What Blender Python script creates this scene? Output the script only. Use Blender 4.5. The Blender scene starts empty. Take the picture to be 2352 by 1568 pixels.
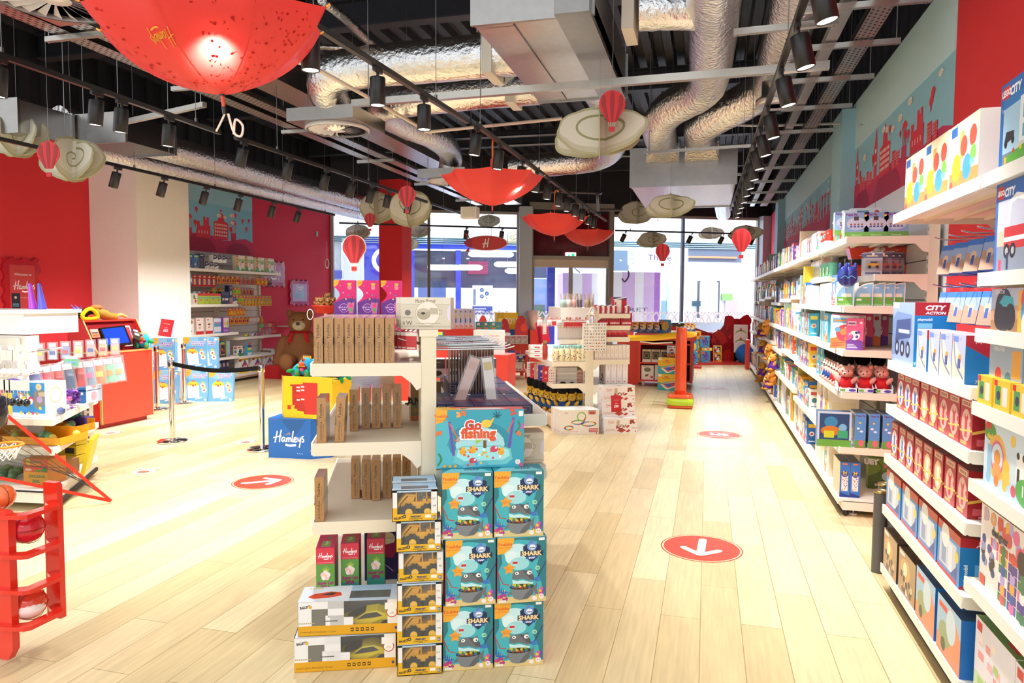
import bpy,math,random
from mathutils import Vector,Matrix
PI=math.pi
scn=bpy.context.scene
COL=scn.collection
# ---------------------------------------------------------------- camera
W,H,F,HC=2352,1568,1650.0,1.65
ROLL=0.006
def _solve(vx,vy):
 u,v=vx-W/2,vy-H/2
 c,s=math.cos(ROLL),math.sin(ROLL)
 u2,v2=c*u+s*v,-s*u+c*v
 p=math.atan(-v2/F)
 return p,math.atan(u2/(F/math.cos(p)))
PITCH,YAW=_solve(1625,687)
FW=Vector((-math.sin(YAW)*math.cos(PITCH),math.cos(YAW)*math.cos(PITCH),-math.sin(PITCH)))
_r0=Vector((math.cos(YAW),math.sin(YAW),0));_u0=_r0.cross(FW)
_c,_s=math.cos(ROLL),math.sin(ROLL)
RT=_r0*_c+_u0*_s
UP=_u0*_c-_r0*_s
EYE=Vector((0,0,HC))
cam_data=bpy.data.cameras.new('camera')
cam_data.sensor_width=36.0
cam_data.lens=36.0*F/W
cam_data.clip_end=200
cam=bpy.data.objects.new('camera',cam_data)
COL.objects.link(cam)
m3=Matrix((RT,UP,-FW)).transposed()
cam.matrix_world=Matrix.Translation(EYE)@m3.to_4x4()
scn.camera=cam
# ---------------------------------------------------------------- world and exposure
scn.view_settings.view_transform='Standard'
scn.view_settings.look='None'
scn.view_settings.gamma=1.0
scn.view_settings.exposure=0.62
scn.view_settings.use_curve_mapping=False
wd=bpy.data.worlds.new('world');scn.world=wd;wd.use_nodes=True
bgn=wd.node_tree.nodes['Background']
bgn.inputs[0].default_value=(.96,.98,1.0,1)
bgn.inputs[1].default_value=0.92
SPOT_W=82.0
# fill light added behind the viewer, and ceiling lighting of the mall street outside
def area(name,loc,sx,sy,energy,color,rot=(0,0,0)):
 l=bpy.data.lights.new(name,'AREA');l.shape='RECTANGLE';l.size=sx;l.size_y=sy
 l.energy=energy;l.color=color
 o=bpy.data.objects.new(name,l);o.location=loc;o.rotation_euler=rot
 COL.objects.link(o);return o
area('rear_fill_light',(-3.5,-2.5,4.4),9,2.5,120,(1,.97,.93))  # unseen area lamp, added as fill for the near end of the shop
area('mall_skylight',(-3.5,26,7.5),16,8,3200,(.86,.93,1))
# ---------------------------------------------------------------- pixel -> place helpers (photo frame)
def ray(px,py):return FW*F+RT*(px-W/2)-UP*(py-H/2)
TF=[None]
def _er(px,py):
 d=ray(px,py)
 if TF[0]is None:return EYE,d
 i=TF[0].inverted();return i@EYE,i.to_3x3()@d
def PZ(px,py,z=0.0):
 e,d=_er(px,py);return e+d*((z-e.z)/d.z)
def PX(px,py,x):
 e,d=_er(px,py);return e+d*((x-e.x)/d.x)
def PY(px,py,y):
 e,d=_er(px,py);return e+d*((y-e.y)/d.y)
class Turned:
 """whatever is built inside is laid out square and then turned about (ox, oy)"""
 def __init__(s,ox,oy,ang):s.T=Matrix.Translation((ox,oy,0))@Matrix.Rotation(ang,4,'Z')@Matrix.Translation((-ox,-oy,0))
 def __enter__(s):s.old=set(o.name for o in bpy.data.objects);TF[0]=s.T
 def __exit__(s,*a):
  TF[0]=None
  for o in bpy.data.objects:
   if o.name not in s.old and o.parent is None:o.matrix_basis=s.T@o.matrix_basis
def PD(px,py,dist):return EYE+ray(px,py)*(dist/F)
SA=math.radians(24)
SN=Vector((-math.sin(SA),math.cos(SA),0));SD=Vector((math.cos(SA),math.sin(SA),0))
S0=Vector((-9.3,16.6,0))
def PS(px,py,off=0.0):
 d=ray(px,py);p0=S0+SN*off
 return EYE+d*((p0-EYE).dot(SN)/d.dot(SN))
# ---------------------------------------------------------------- materials
def lin(c):
 if isinstance(c,(tuple,list)):return tuple(c[:3])
 c=c.lstrip('#')
 if len(c)==3:c=''.join(x*2 for x in c)
 out=[]
 for i in(0,2,4):
  v=int(c[i:i+2],16)/255
  out.append(v/12.92 if v<=.04045 else((v+.055)/1.055)**2.4)
 return tuple(out)
MATS={}
def newmat(key,name):
 m=bpy.data.materials.new(name);m.use_nodes=True
 nt=m.node_tree;nt.nodes.clear()
 out=nt.nodes.new('ShaderNodeOutputMaterial')
 MATS[key]=m
 return m,nt,out
def attr(nt):
 a=nt.nodes.new('ShaderNodeVertexColor');a.layer_name='Col';return a.outputs[0]
def noise(nt,scale,detail=3,coord='Object',stretch=None):
 t=nt.nodes.new('ShaderNodeTexCoord');n=nt.nodes.new('ShaderNodeTexNoise')
 n.inputs['Scale'].default_value=scale;n.inputs['Detail'].default_value=detail
 src=t.outputs[coord]
 if stretch:
  mp=nt.nodes.new('ShaderNodeMapping');mp.inputs['Scale'].default_value=stretch
  nt.links.new(src,mp.inputs[0]);src=mp.outputs[0]
 nt.links.new(src,n.inputs['Vector'])
 return n.outputs[0]
def bump(nt,src,strength,dist=0.01):
 b=nt.nodes.new('ShaderNodeBump');b.inputs['Strength'].default_value=strength
 b.inputs['Distance'].default_value=dist
 nt.links.new(src,b.inputs['Height']);return b.outputs[0]
def pbr(key,name,rough,metal=0.0,spec=0.5,bmp=None,vary=0.0,coat=0.0):
 m,nt,out=newmat(key,name)
 b=nt.nodes.new('ShaderNodeBsdfPrincipled')
 col=attr(nt)
 if vary:
  mx=nt.nodes.new('ShaderNodeMixRGB');mx.blend_type='MULTIPLY';mx.inputs[0].default_value=1
  rm=nt.nodes.new('ShaderNodeMapRange')
  rm.inputs['To Min'].default_value=1-vary;rm.inputs['To Max'].default_value=1+vary*.4
  nt.links.new(noise(nt,14,4),rm.inputs[0]);nt.links.new(col,mx.inputs[1]);nt.links.new(rm.outputs[0],mx.inputs[2])
  col=mx.outputs[0]
 nt.links.new(col,b.inputs['Base Color'])
 b.inputs['Roughness'].default_value=rough;b.inputs['Metallic'].default_value=metal
 b.inputs['Specular IOR Level'].default_value=spec
 b.inputs['Coat Weight'].default_value=coat
 if bmp:
  nt.links.new(bump(nt,noise(nt,bmp[0],5),bmp[1],bmp[2]),b.inputs['Normal'])
 nt.links.new(b.outputs[0],out.inputs[0])
 return m,nt,b
pbr('card','printed_card',.42,vary=.05)
pbr('wrap','shrink_wrapped_card',.16,vary=.18,bmp=(30,.5,.004))
pbr('matte','matte_paint',.8,vary=.04)
pbr('paint','powder_coat',.38,vary=.02)
pbr('gloss','glossy_plastic',.14,coat=.3)
pbr('black','black_structure',.55,vary=.3)
pbr('metal','brushed_galvanised',.3,metal=1,vary=.15,bmp=(6,.12,.01))
pbr('chrome','polished_chrome',.07,metal=1)
pbr('foil','crinkled_foil',.2,metal=1,vary=.15,bmp=(26,.8,.02))
pbr('fur','plush_fur',.95,vary=.25,bmp=(160,.9,.01),spec=.1)
pbr('cloth','woven_cloth',.9,vary=.08,bmp=(300,.4,.003),spec=.2)
# mesh fabric lit through from lamps
m,nt,b=pbr('silk','umbrella_nylon',.5)
tr=nt.nodes.new('ShaderNodeBsdfTranslucent');ms=nt.nodes.new('ShaderNodeMixShader');ms.inputs[0].default_value=.26
nt.links.new(attr(nt),tr.inputs[0]);nt.links.new(b.outputs[0],ms.inputs[1]);nt.links.new(tr.outputs[0],ms.inputs[2])
nt.links.new(ms.outputs[0],nt.nodes['Material Output'].inputs[0])
def clearmat(key,name,tint_w,gloss_w,alpha_noise=None):
 m,nt,out=newmat(key,name)
 t=nt.nodes.new('ShaderNodeBsdfTransparent');g=nt.nodes.new('ShaderNodeBsdfGlossy');g.inputs['Roughness'].default_value=.04
 d=nt.nodes.new('ShaderNodeBsdfDiffuse');nt.links.new(attr(nt),d.inputs[0])
 a=nt.nodes.new('ShaderNodeMixShader');a.inputs[0].default_value=tint_w
 c=nt.nodes.new('ShaderNodeMixShader');c.inputs[0].default_value=gloss_w
 nt.links.new(t.outputs[0],a.inputs[1]);nt.links.new(d.outputs[0],a.inputs[2])
 nt.links.new(a.outputs[0],c.inputs[1]);nt.links.new(g.outputs[0],c.inputs[2]);nt.links.new(c.outputs[0],out.inputs[0])
clearmat('film','clear_film',.06,.07)
clearmat('bag','cellophane_bag',.1,.1)
clearmat('glass','shop_window_glass',.015,.05)
clearmat('net','fine_mesh_net',.28,.0)
def emis(key,name,strength):
 m,nt,out=newmat(key,name)
 e=nt.nodes.new('ShaderNodeEmission');e.inputs[1].default_value=strength
 nt.links.new(attr(nt),e.inputs[0]);nt.links.new(e.outputs[0],out.inputs[0])
emis('lamp','lamp_light',14);emis('tube','mall_tube_light',7);emis('lit','lit_sign',1.6);emis('glow','lit_shop_interior',.95)
# ---------------------------------------------------------------- text
_tc={}
def glyphs(s,bold=0.0,shear=0.0):
 k=(s,bold,shear)
 if k in _tc:return _tc[k]
 cu=bpy.data.curves.new('t','FONT');cu.body=s;cu.size=1;cu.resolution_u=2;cu.offset=bold;cu.shear=shear
 cu.space_character=1.02
 ob=bpy.data.objects.new('t',cu)
 me=bpy.data.meshes.new_from_object(ob)
 vs=[(v.co.x,v.co.y)for v in me.vertices];fs=[tuple(p.vertices)for p in me.polygons]
 bpy.data.meshes.remove(me);bpy.data.objects.remove(ob);bpy.data.curves.remove(cu)
 if not vs:vs=[(0,0)]
 x0=min(v[0]for v in vs);x1=max(v[0]for v in vs);y0=min(v[1]for v in vs);y1=max(v[1]for v in vs)
 _tc[k]=(vs,fs,x0,x1,y0,y1)
 return _tc[k]
def smooth_path(p,n=5):
 q=[]
 P=[p[0]]+list(p)+[p[-1]]
 for i in range(1,len(P)-2):
  a,b,c,d=(Vector(P[i-1]),Vector(P[i]),Vector(P[i+1]),Vector(P[i+2]))
  for k in range(n):
   t=k/n
   q.append(.5*((2*b)+(c-a)*t+(2*a-5*b+4*c-d)*t*t+(3*b-a-3*c+d)*t**3))
 q.append(Vector(p[-1]));return q
SCRIPT=[[(.55,2.2),(.35,1.2),(.0,-.25)],[(-.35,.75),(.4,.95),(1.45,1.15)],[(1.45,2.45),(1.15,1.2),(1.0,-.1)],[(2.15,.85),(1.7,.85),(1.5,.35),(1.75,.02),(2.1,.5),(2.2,.85),(2.15,.3),(2.35,0)],[(2.6,.85),(2.6,0)],[(2.62,.45),(2.95,.85),(3.05,.4),(3.0,0)],[(3.03,.45),(3.4,.85),(3.5,.4),(3.55,0)],[(4.05,2.3),(3.85,1.1),(3.85,.2),(4.1,0)],[(4.25,.42),(4.65,.62),(4.6,.95),(4.3,.85),(4.2,.3),(4.5,0),(4.9,.3)],[(5.05,.95),(5.1,.4),(5.4,.3),(5.6,.9)],[(5.65,1.0),(5.55,.1),(5.3,-1.1)],[(6.3,1.25),(5.95,1.1),(6.0,.75),(6.3,.5),(6.2,.15),(5.85,.1)]]
SWOOSH=[(2.3,-.55),(3.2,-.75),(4.6,-.6)]
# ---------------------------------------------------------------- mesh builder
class MB:
 def __init__(s):s.V=[];s.Fc=[];s.C=[];s.M=[];s.S=[];s.X=None
 def add(s,vs,fs,col,mat='card',smooth=False):
  n=len(s.V);c=lin(col)
  if s.X is not None:vs=[s.X@Vector(v)for v in vs]
  s.V.extend([tuple(v)for v in vs])
  for f in fs:
   s.Fc.append([i+n for i in f]);s.C.append(c);s.M.append(mat);s.S.append(smooth)
  return s
 def box(s,a,b,col,mat='card'):
  x0,y0,z0=a;x1,y1,z1=b
  if x0>x1:x0,x1=x1,x0
  if y0>y1:y0,y1=y1,y0
  if z0>z1:z0,z1=z1,z0
  v=[(x0,y0,z0),(x1,y0,z0),(x1,y1,z0),(x0,y1,z0),(x0,y0,z1),(x1,y0,z1),(x1,y1,z1),(x0,y1,z1)]
  return s.add(v,[(0,3,2,1),(4,5,6,7),(0,1,5,4),(1,2,6,5),(2,3,7,6),(3,0,4,7)],col,mat)
 def beam(s,p0,p1,w,h,col,mat='metal',up=(0,0,1)):
  p0=Vector(p0);p1=Vector(p1);d=(p1-p0).normalized();u=Vector(up)
  x=d.cross(u)
  if x.length<1e-4:x=Vector((1,0,0))
  x.normalize();u=x.cross(d)
  v=[]
  for p in(p0,p1):
   for a,b in((-1,-1),(1,-1),(1,1),(-1,1)):v.append(p+x*(a*w/2)+u*(b*h/2))
  return s.add(v,[(0,1,2,3),(7,6,5,4),(0,4,5,1),(1,5,6,2),(2,6,7,3),(3,7,4,0)],col,mat)
 def tube(s,path,r,col,mat='metal',n=10,caps=True,crinkle=0.0,seed=0):
  P=[Vector(p)for p in path];rs=r if isinstance(r,(list,tuple))else[r]*len(P)
  rnd=random.Random(seed);vs=[];fs=[];prev=None
  for i,p in enumerate(P):
   t=(P[min(i+1,len(P)-1)]-P[max(i-1,0)]).normalized()
   if prev is None:
    a=Vector((0,0,1))if abs(t.z)<.9 else Vector((1,0,0));x=t.cross(a).normalized()
   else:
    x=(prev-t*prev.dot(t)).normalized()
   prev=x;y=t.cross(x)
   for k in range(n):
    q=rs[i]*(1+(rnd.uniform(-crinkle,crinkle)if crinkle else 0))
    vs.append(p+x*math.cos(2*PI*k/n)*q+y*math.sin(2*PI*k/n)*q)
  for i in range(len(P)-1):
   for k in range(n):
    a=i*n+k;b=i*n+(k+1)%n;fs.append((a,b,b+n,a+n))
  s.add(vs,fs,col,mat,True)
  if caps:
   s.add(vs[:n],[tuple(range(n))[::-1]],col,mat);s.add(vs[-n:],[tuple(range(n))],col,mat)
  return s
 def cyl(s,p0,p1,r,col,mat='metal',n=20,r1=None):
  return s.tube([p0,p1],[r,r if r1 is None else r1],col,mat,n)
 def lathe(s,prof,c,col,mat='gloss',n=20,axis=None):
  vs=[];fs=[];c=Vector(c)
  ax=Vector(axis).normalized()if axis else Vector((0,0,1))
  x=ax.orthogonal().normalized()if axis else Vector((1,0,0));y=ax.cross(x)
  for r,z in prof:
   for k in range(n):vs.append(c+x*r*math.cos(2*PI*k/n)+y*r*math.sin(2*PI*k/n)+ax*z)
  for i in range(len(prof)-1):
   for k in range(n):
    a=i*n+k;b=i*n+(k+1)%n;fs.append((a,b,b+n,a+n))
  cap=not(prof[0][0]>1e-5 and prof[-1][0]>1e-5 and abs(prof[0][1]-prof[-1][1])<.02)
  if cap and prof[0][0]>1e-5:fs.append(tuple(range(n))[::-1])
  if cap and prof[-1][0]>1e-5:fs.append(tuple(range((len(prof)-1)*n,len(prof)*n)))
  return s.add(vs,fs,col,mat,len(prof)>2)
 def ball(s,c,r,col,mat='gloss',n=14,m=9,rot=None,lump=0.0,seed=0):
  if not isinstance(r,(tuple,list)):r=(r,r,r)
  c=Vector(c);rnd=random.Random(seed);vs=[];fs=[]
  for i in range(m+1):
   th=PI*i/m
   for k in range(n):
    ph=2*PI*k/n;q=1+(rnd.uniform(-lump,lump)if lump else 0)
    v=Vector((r[0]*math.sin(th)*math.cos(ph)*q,r[1]*math.sin(th)*math.sin(ph)*q,r[2]*math.cos(th)*q))
    if rot:v=rot@v
    vs.append(c+v)
  for i in range(m):
   for k in range(n):
    a=i*n+k;b=i*n+(k+1)%n;fs.append((a,a+n,b+n,b))
  return s.add(vs,fs,col,mat,True)
 def prism(s,poly,O,U,V,t,col,mat='card',side=None):
  """polygon in (U, V) extruded by t along U x V"""
  O=Vector(O);U=Vector(U);V=Vector(V);N=U.cross(V).normalized();n=len(poly)
  a=[O+U*p[0]+V*p[1]for p in poly];b=[p+N*t for p in a]
  s.add(b,[tuple(range(n))],col,mat);s.add(a,[tuple(range(n))[::-1]],col,mat)
  s.add(a+b,[(i,(i+1)%n,(i+1)%n+n,i+n)for i in range(n)],side or col,mat)
  return s
 def build(s,name,parent=None,at=None,smooth_angle=None):
  me=bpy.data.meshes.new(name)
  off=Vector(at)if at is not None else Vector((0,0,0))
  if parent is not None:off=off+Vector(parent['_o']if '_o' in parent else(0,0,0))
  V=[(v[0]-off.x,v[1]-off.y,v[2]-off.z)for v in s.V]
  me.from_pydata(V,[],s.Fc)
  keys=list(dict.fromkeys(s.M));ix={k:i for i,k in enumerate(keys)}
  for k in keys:me.materials.append(MATS[k])
  me.polygons.foreach_set('material_index',[ix[k]for k in s.M])
  me.polygons.foreach_set('use_smooth',s.S)
  ca=me.color_attributes.new('Col','FLOAT_COLOR','CORNER')
  buf=[]
  for p,c in zip(s.Fc,s.C):buf.extend((c[0],c[1],c[2],1.0)*len(p))
  ca.data.foreach_set('color',buf)
  me.update()
  o=bpy.data.objects.new(name,me);COL.objects.link(o)
  if parent is not None:o.parent=parent
  if at is not None:o.location=at
  return o
def tag(o,label=None,cat=None,group=None,kind=None):
 if label:o['label']=label
 if cat:o['category']=cat
 if group:o['group']=group
 if kind:o['kind']=kind
 return o
def thing(name,label,cat,loc=(0,0,0),group=None,kind=None,rotz=0):
 """empty at the thing's base; parts given in world coordinates are made relative to it"""
 o=bpy.data.objects.new(name,None);COL.objects.link(o);o.location=loc;o.rotation_euler=(0,0,rotz)
 o['_o']=(0.0,0.0,0.0)if rotz else tuple(loc)
 return tag(o,label,cat,group,kind)
KIDS={}
def dup(root,loc=None,rot=None,label=None,group=None):
 r=root.copy();COL.objects.link(r)
 if loc is not None:r.location=loc
 if rot is not None:r.rotation_euler=rot
 tag(r,label,None,group)
 if root.name not in KIDS:KIDS[root.name]=[(c,list(c.children))for c in root.children]
 for c,gs in KIDS[root.name]:
  k=c.copy();COL.objects.link(k);k.parent=r
  for g in gs:
   j=g.copy();COL.objects.link(j);j.parent=k
 return r
def struct(name,mb,at=None):
 return tag(mb.build(name,at=at),kind='structure')
ORD=['first','second','third','fourth','fifth','sixth','seventh','eighth','ninth','tenth','eleventh','twelfth','thirteenth','fourteenth','fifteenth','sixteenth','seventeenth','eighteenth','nineteenth','twentieth']
# ---------------------------------------------------------------- printed artwork on a face
class Art:
 def __init__(s,mb,O,U,V,w,h,mat='card',step=.00002):
  s.mb=mb;s.O=Vector(O);s.U=Vector(U).normalized();s.V=Vector(V).normalized()
  s.N=s.U.cross(s.V).normalized();s.w=w;s.h=h;s.k=1;s.mat=mat;s.step=step;s.clip=w!=1
 def P(s,x,y):return s.O+s.U*(x*s.w)+s.V*(y*s.h)+s.N*(s.step*s.k)
 def poly(s,pts,col,mat=None):
  if s.clip:
   for ax,lim,sg in((0,0,1),(0,1,-1),(1,0,1),(1,1,-1)):
    if all((p[ax]-lim)*sg>=0 for p in pts):continue
    o=[]
    for i,p in enumerate(pts):
     q=pts[i-1];dp,dq=(p[ax]-lim)*sg,(q[ax]-lim)*sg
     if(dp>=0)!=(dq>=0):t=dq/(dq-dp);o.append((q[0]+(p[0]-q[0])*t,q[1]+(p[1]-q[1])*t))
     if dp>=0:o.append(p)
    pts=o
    if len(pts)<3:return s
  s.mb.add([s.P(x,y)for x,y in pts],[tuple(range(len(pts)))],col,mat or s.mat);s.k+=1;return s
 def rect(s,x,y,w,h,col,mat=None):return s.poly([(x,y),(x+w,y),(x+w,y+h),(x,y+h)],col,mat)
 def ell(s,x,y,rx,col,ry=None,n=18,a0=0,a1=2*PI,mat=None):
  ry=ry if ry is not None else rx*s.w/s.h
  m=n if a1-a0>6.2 else n+1
  pts=[(x+rx*math.cos(a0+(a1-a0)*i/n),y+ry*math.sin(a0+(a1-a0)*i/n))for i in range(m)]
  return s.poly(pts,col,mat)
 def ring(s,x,y,rx,th,col,n=22):
  a=s.w/s.h;vs=[];fs=[]
  for i in range(n):
   t=2*PI*i/n
   vs.append(s.P(x+rx*math.cos(t),y+rx*a*math.sin(t)));vs.append(s.P(x+(rx-th)*math.cos(t),y+(rx-th)*a*math.sin(t)))
  for i in range(n):
   j=(i+1)%n;fs.append((2*i,2*j,2*j+1,2*i+1))
  s.mb.add(vs,fs,col,s.mat);s.k+=1;return s
 def star(s,x,y,r,col,n=5,inner=.45,rot=0):
  a=s.w/s.h;pts=[]
  for i in range(2*n):
   q=r if i%2==0 else r*inner;t=PI/2+PI*i/n+rot
   pts.append((x+q*math.cos(t),y+q*a*math.sin(t)))
  vs=[s.P(x,y)]+[s.P(*p)for p in pts]
  s.mb.add(vs,[(0,i+1,(i+1)%(2*n)+1)for i in range(2*n)],col,s.mat);s.k+=1;return s
 def line(s,pts,th,col,smooth=True,mat=None):
  """ribbon; th in metres"""
  p=smooth_path(pts)if smooth and len(pts)>2 else[Vector(q)for q in pts]
  q=[(v[0]*s.w,v[1]*s.h)for v in p];vs=[];fs=[]
  for i in range(len(q)):
   a=q[max(i-1,0)];b=q[min(i+1,len(q)-1)];dx,dy=b[0]-a[0],b[1]-a[1];L=math.hypot(dx,dy)or 1
   nx,ny=-dy/L*th/2,dx/L*th/2
   for sg in(1,-1):vs.append(s.O+s.U*(q[i][0]+nx*sg)+s.V*(q[i][1]+ny*sg)+s.N*(s.step*s.k))
  for i in range(len(q)-1):fs.append((2*i+1,2*i+3,2*i+2,2*i))
  s.mb.add(vs,fs,col,mat or s.mat);s.k+=1;return s
 def text(s,t,x,y,size,col,w=None,bold=0.0,shear=0.0,rot=0.0,center=True,mat=None):
  """x, y centre in face units; size: cap height in metres; w: fit to this width (face units)"""
  vs,fs,x0,x1,y0,y1=glyphs(t,bold,shear)
  sy=size/.7;sx=sy
  if w:sx=w*s.w/(x1-x0)
  cx=(x0+x1)/2 if center else x0;c,sn=math.cos(rot),math.sin(rot);out=[]
  for a,b in vs:
   a=(a-cx)*sx;b=(b-.35)*sy
   out.append(s.O+s.U*(x*s.w+a*c-b*sn)+s.V*(y*s.h+a*sn+b*c)+s.N*(s.step*s.k))
  s.mb.add(out,fs,col,mat or s.mat);s.k+=1;return s
 def script(s,x,y,width,col,th=.16,rot=0.0,stars=None,flip=False):
  """shop name; width in metres, centred at x, y"""
  k=width/6.6;c,sn=math.cos(rot),math.sin(rot)
  if flip:c=-c;sn=-sn
  def T(p):
   a=(p[0]-3.0)*k;b=(p[1]-.6)*k
   return((x*s.w+a*c-b*sn)/s.w,(y*s.h+a*sn+b*c)/s.h)
  k0=s.k
  for st in SCRIPT:s.k=k0;s.line([T(p)for p in st],th*k,col)
  s.line([T(p)for p in SWOOSH],th*k*1.8,col)
  if stars:
   for i,(a,b)in enumerate(((2.1,1.35),(2.5,1.5),(2.85,1.6),(3.2,1.75))):
    q=T((a,b));s.star(q[0],q[1],(.1+.05*i)*k/s.w,stars)
  return s
def fbox(mb,w,h,d,front,side=None,top=None,mat='card'):
 """carton: front at y=0 facing -Y, base at z=0, x centred"""
 side=side or front;top=top or side
 x0,x1=-w/2,w/2
 v=[(x0,0,0),(x1,0,0),(x1,d,0),(x0,d,0),(x0,0,h),(x1,0,h),(x1,d,h),(x0,d,h)]
 mb.add([v[0],v[1],v[5],v[4]],[(0,1,2,3)],front,mat)
 mb.add([v[1],v[2],v[6],v[5]],[(0,1,2,3)],side,mat);mb.add([v[3],v[0],v[4],v[7]],[(0,1,2,3)],side,mat)
 mb.add([v[2],v[3],v[7],v[6]],[(0,1,2,3)],side,mat)
 mb.add([v[4],v[5],v[6],v[7]],[(0,1,2,3)],top,mat);mb.add([v[0],v[3],v[2],v[1]],[(0,1,2,3)],side,mat)
 return(Art(mb,(x0,0,0),(1,0,0),(0,0,1),w,h,mat),Art(mb,(x1,0,0),(0,1,0),(0,0,1),d,h,mat),Art(mb,(x0,d,0),(0,-1,0),(0,0,1),d,h,mat),Art(mb,(x0,0,h),(1,0,0),(0,1,0),w,d,mat))
# ================================================================ SHELL
XL,XR,ZW,ZC=-9.3,1.65,3.97,5.35
RED,CREAM='dc3038','ece6da'
m,nt,out=newmat('floor','pale_oak_planks')
b=nt.nodes.new('ShaderNodeBsdfPrincipled');tc=nt.nodes.new('ShaderNodeTexCoord')
mp=nt.nodes.new('ShaderNodeMapping');mp.inputs['Rotation'].default_value=(0,0,PI/2)
br=nt.nodes.new('ShaderNodeTexBrick');br.offset=.37;br.inputs['Scale'].default_value=1
br.inputs['Brick Width'].default_value=1.25;br.inputs['Row Height'].default_value=.2
br.inputs['Mortar Size'].default_value=.0022;br.inputs['Mortar Smooth'].default_value=.3;br.inputs['Bias'].default_value=0
br.inputs['Color1'].default_value=(*lin('e6d5ab'),1);br.inputs['Color2'].default_value=(*lin('cfb98a'),1);br.inputs['Mortar'].default_value=(*lin('a08a60'),1)
nt.links.new(tc.outputs['Object'],mp.inputs[0]);nt.links.new(mp.outputs[0],br.inputs[0])
g=noise(nt,3,6,stretch=(16,1.0,1));g2=noise(nt,1.1,3,stretch=(3,.8,1))
def mul(a,src,lo,hi):
 r=nt.nodes.new('ShaderNodeMapRange');r.inputs['From Min'].default_value=.3;r.inputs['From Max'].default_value=.7
 r.inputs['To Min'].default_value=lo;r.inputs['To Max'].default_value=hi
 x=nt.nodes.new('ShaderNodeMixRGB');x.blend_type='MULTIPLY';x.inputs[0].default_value=1
 nt.links.new(src,r.inputs[0]);nt.links.new(a,x.inputs[1]);nt.links.new(r.outputs[0],x.inputs[2]);return x.outputs[0]
c=mul(mul(br.outputs[0],g,.86,1.06),g2,.9,1.05)
nt.links.new(c,b.inputs['Base Color']);b.inputs['Roughness'].default_value=.33;b.inputs['Specular IOR Level'].default_value=.35
nt.links.new(bump(nt,g,.05,.003),b.inputs['Normal']);nt.links.new(b.outputs[0],out.inputs[0])
def SP(s,z,off=0.0):p=S0+SD*s+SN*off;return Vector((p.x,p.y,z))
def sz(px,py,off=0.0):p=PS(px,py,off);return((p-S0).dot(SD),p.z)
SEND=(XR-XL)/math.cos(SA)
fl=MB();e0=SP(0,0,.15);e1=SP(SEND,0,.15)
fl.prism([(XL-.1,-4),(XR+.1,-4),(e1.x+.1,e1.y),(e0.x-.1,e0.y)],(0,0,-.12),(1,0,0),(0,1,0),.12,'dccca2','floor')
struct('floor',fl)
# ceiling: dark profiled metal deck
ce=MB();x=XL-.1;BLK='1b1b20'
prof=[]
while x<XR+.1:
 prof+=[(x,ZC),(x+.12,ZC),(x+.15,ZC+.09),(x+.27,ZC+.09)];x+=.3
poly=prof+[(prof[-1][0]+.03,ZC+.2),(XL-.1,ZC+.2)]
vs=[(p[0],3,p[1])for p in prof]+[(p[0],23,p[1])for p in prof];n=len(prof)
ce.add(vs,[(i,i+1,i+1+n,i+n)for i in range(n-1)],'25252c','black')
ce.box((XL-.1,3,ZC+.12),(XR+.2,23,ZC+.2),BLK,'black')
struct('ceiling',ce)
for i,y in enumerate((4.9,8.4,12.0,15.6,19.2)):
 t=MB();t.box((XL,y-.09,ZC-.34),(XR,y+.09,ZC-.32),'33333a','black');t.box((XL,y-.012,ZC-.32),(XR,y+.012,ZC-.02),'2a2a31','black')
 t.box((XL,y-.09,ZC-.02),(XR,y+.09,ZC),'2a2a31','black');struct('trim_%d'%(i+1),t)
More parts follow.
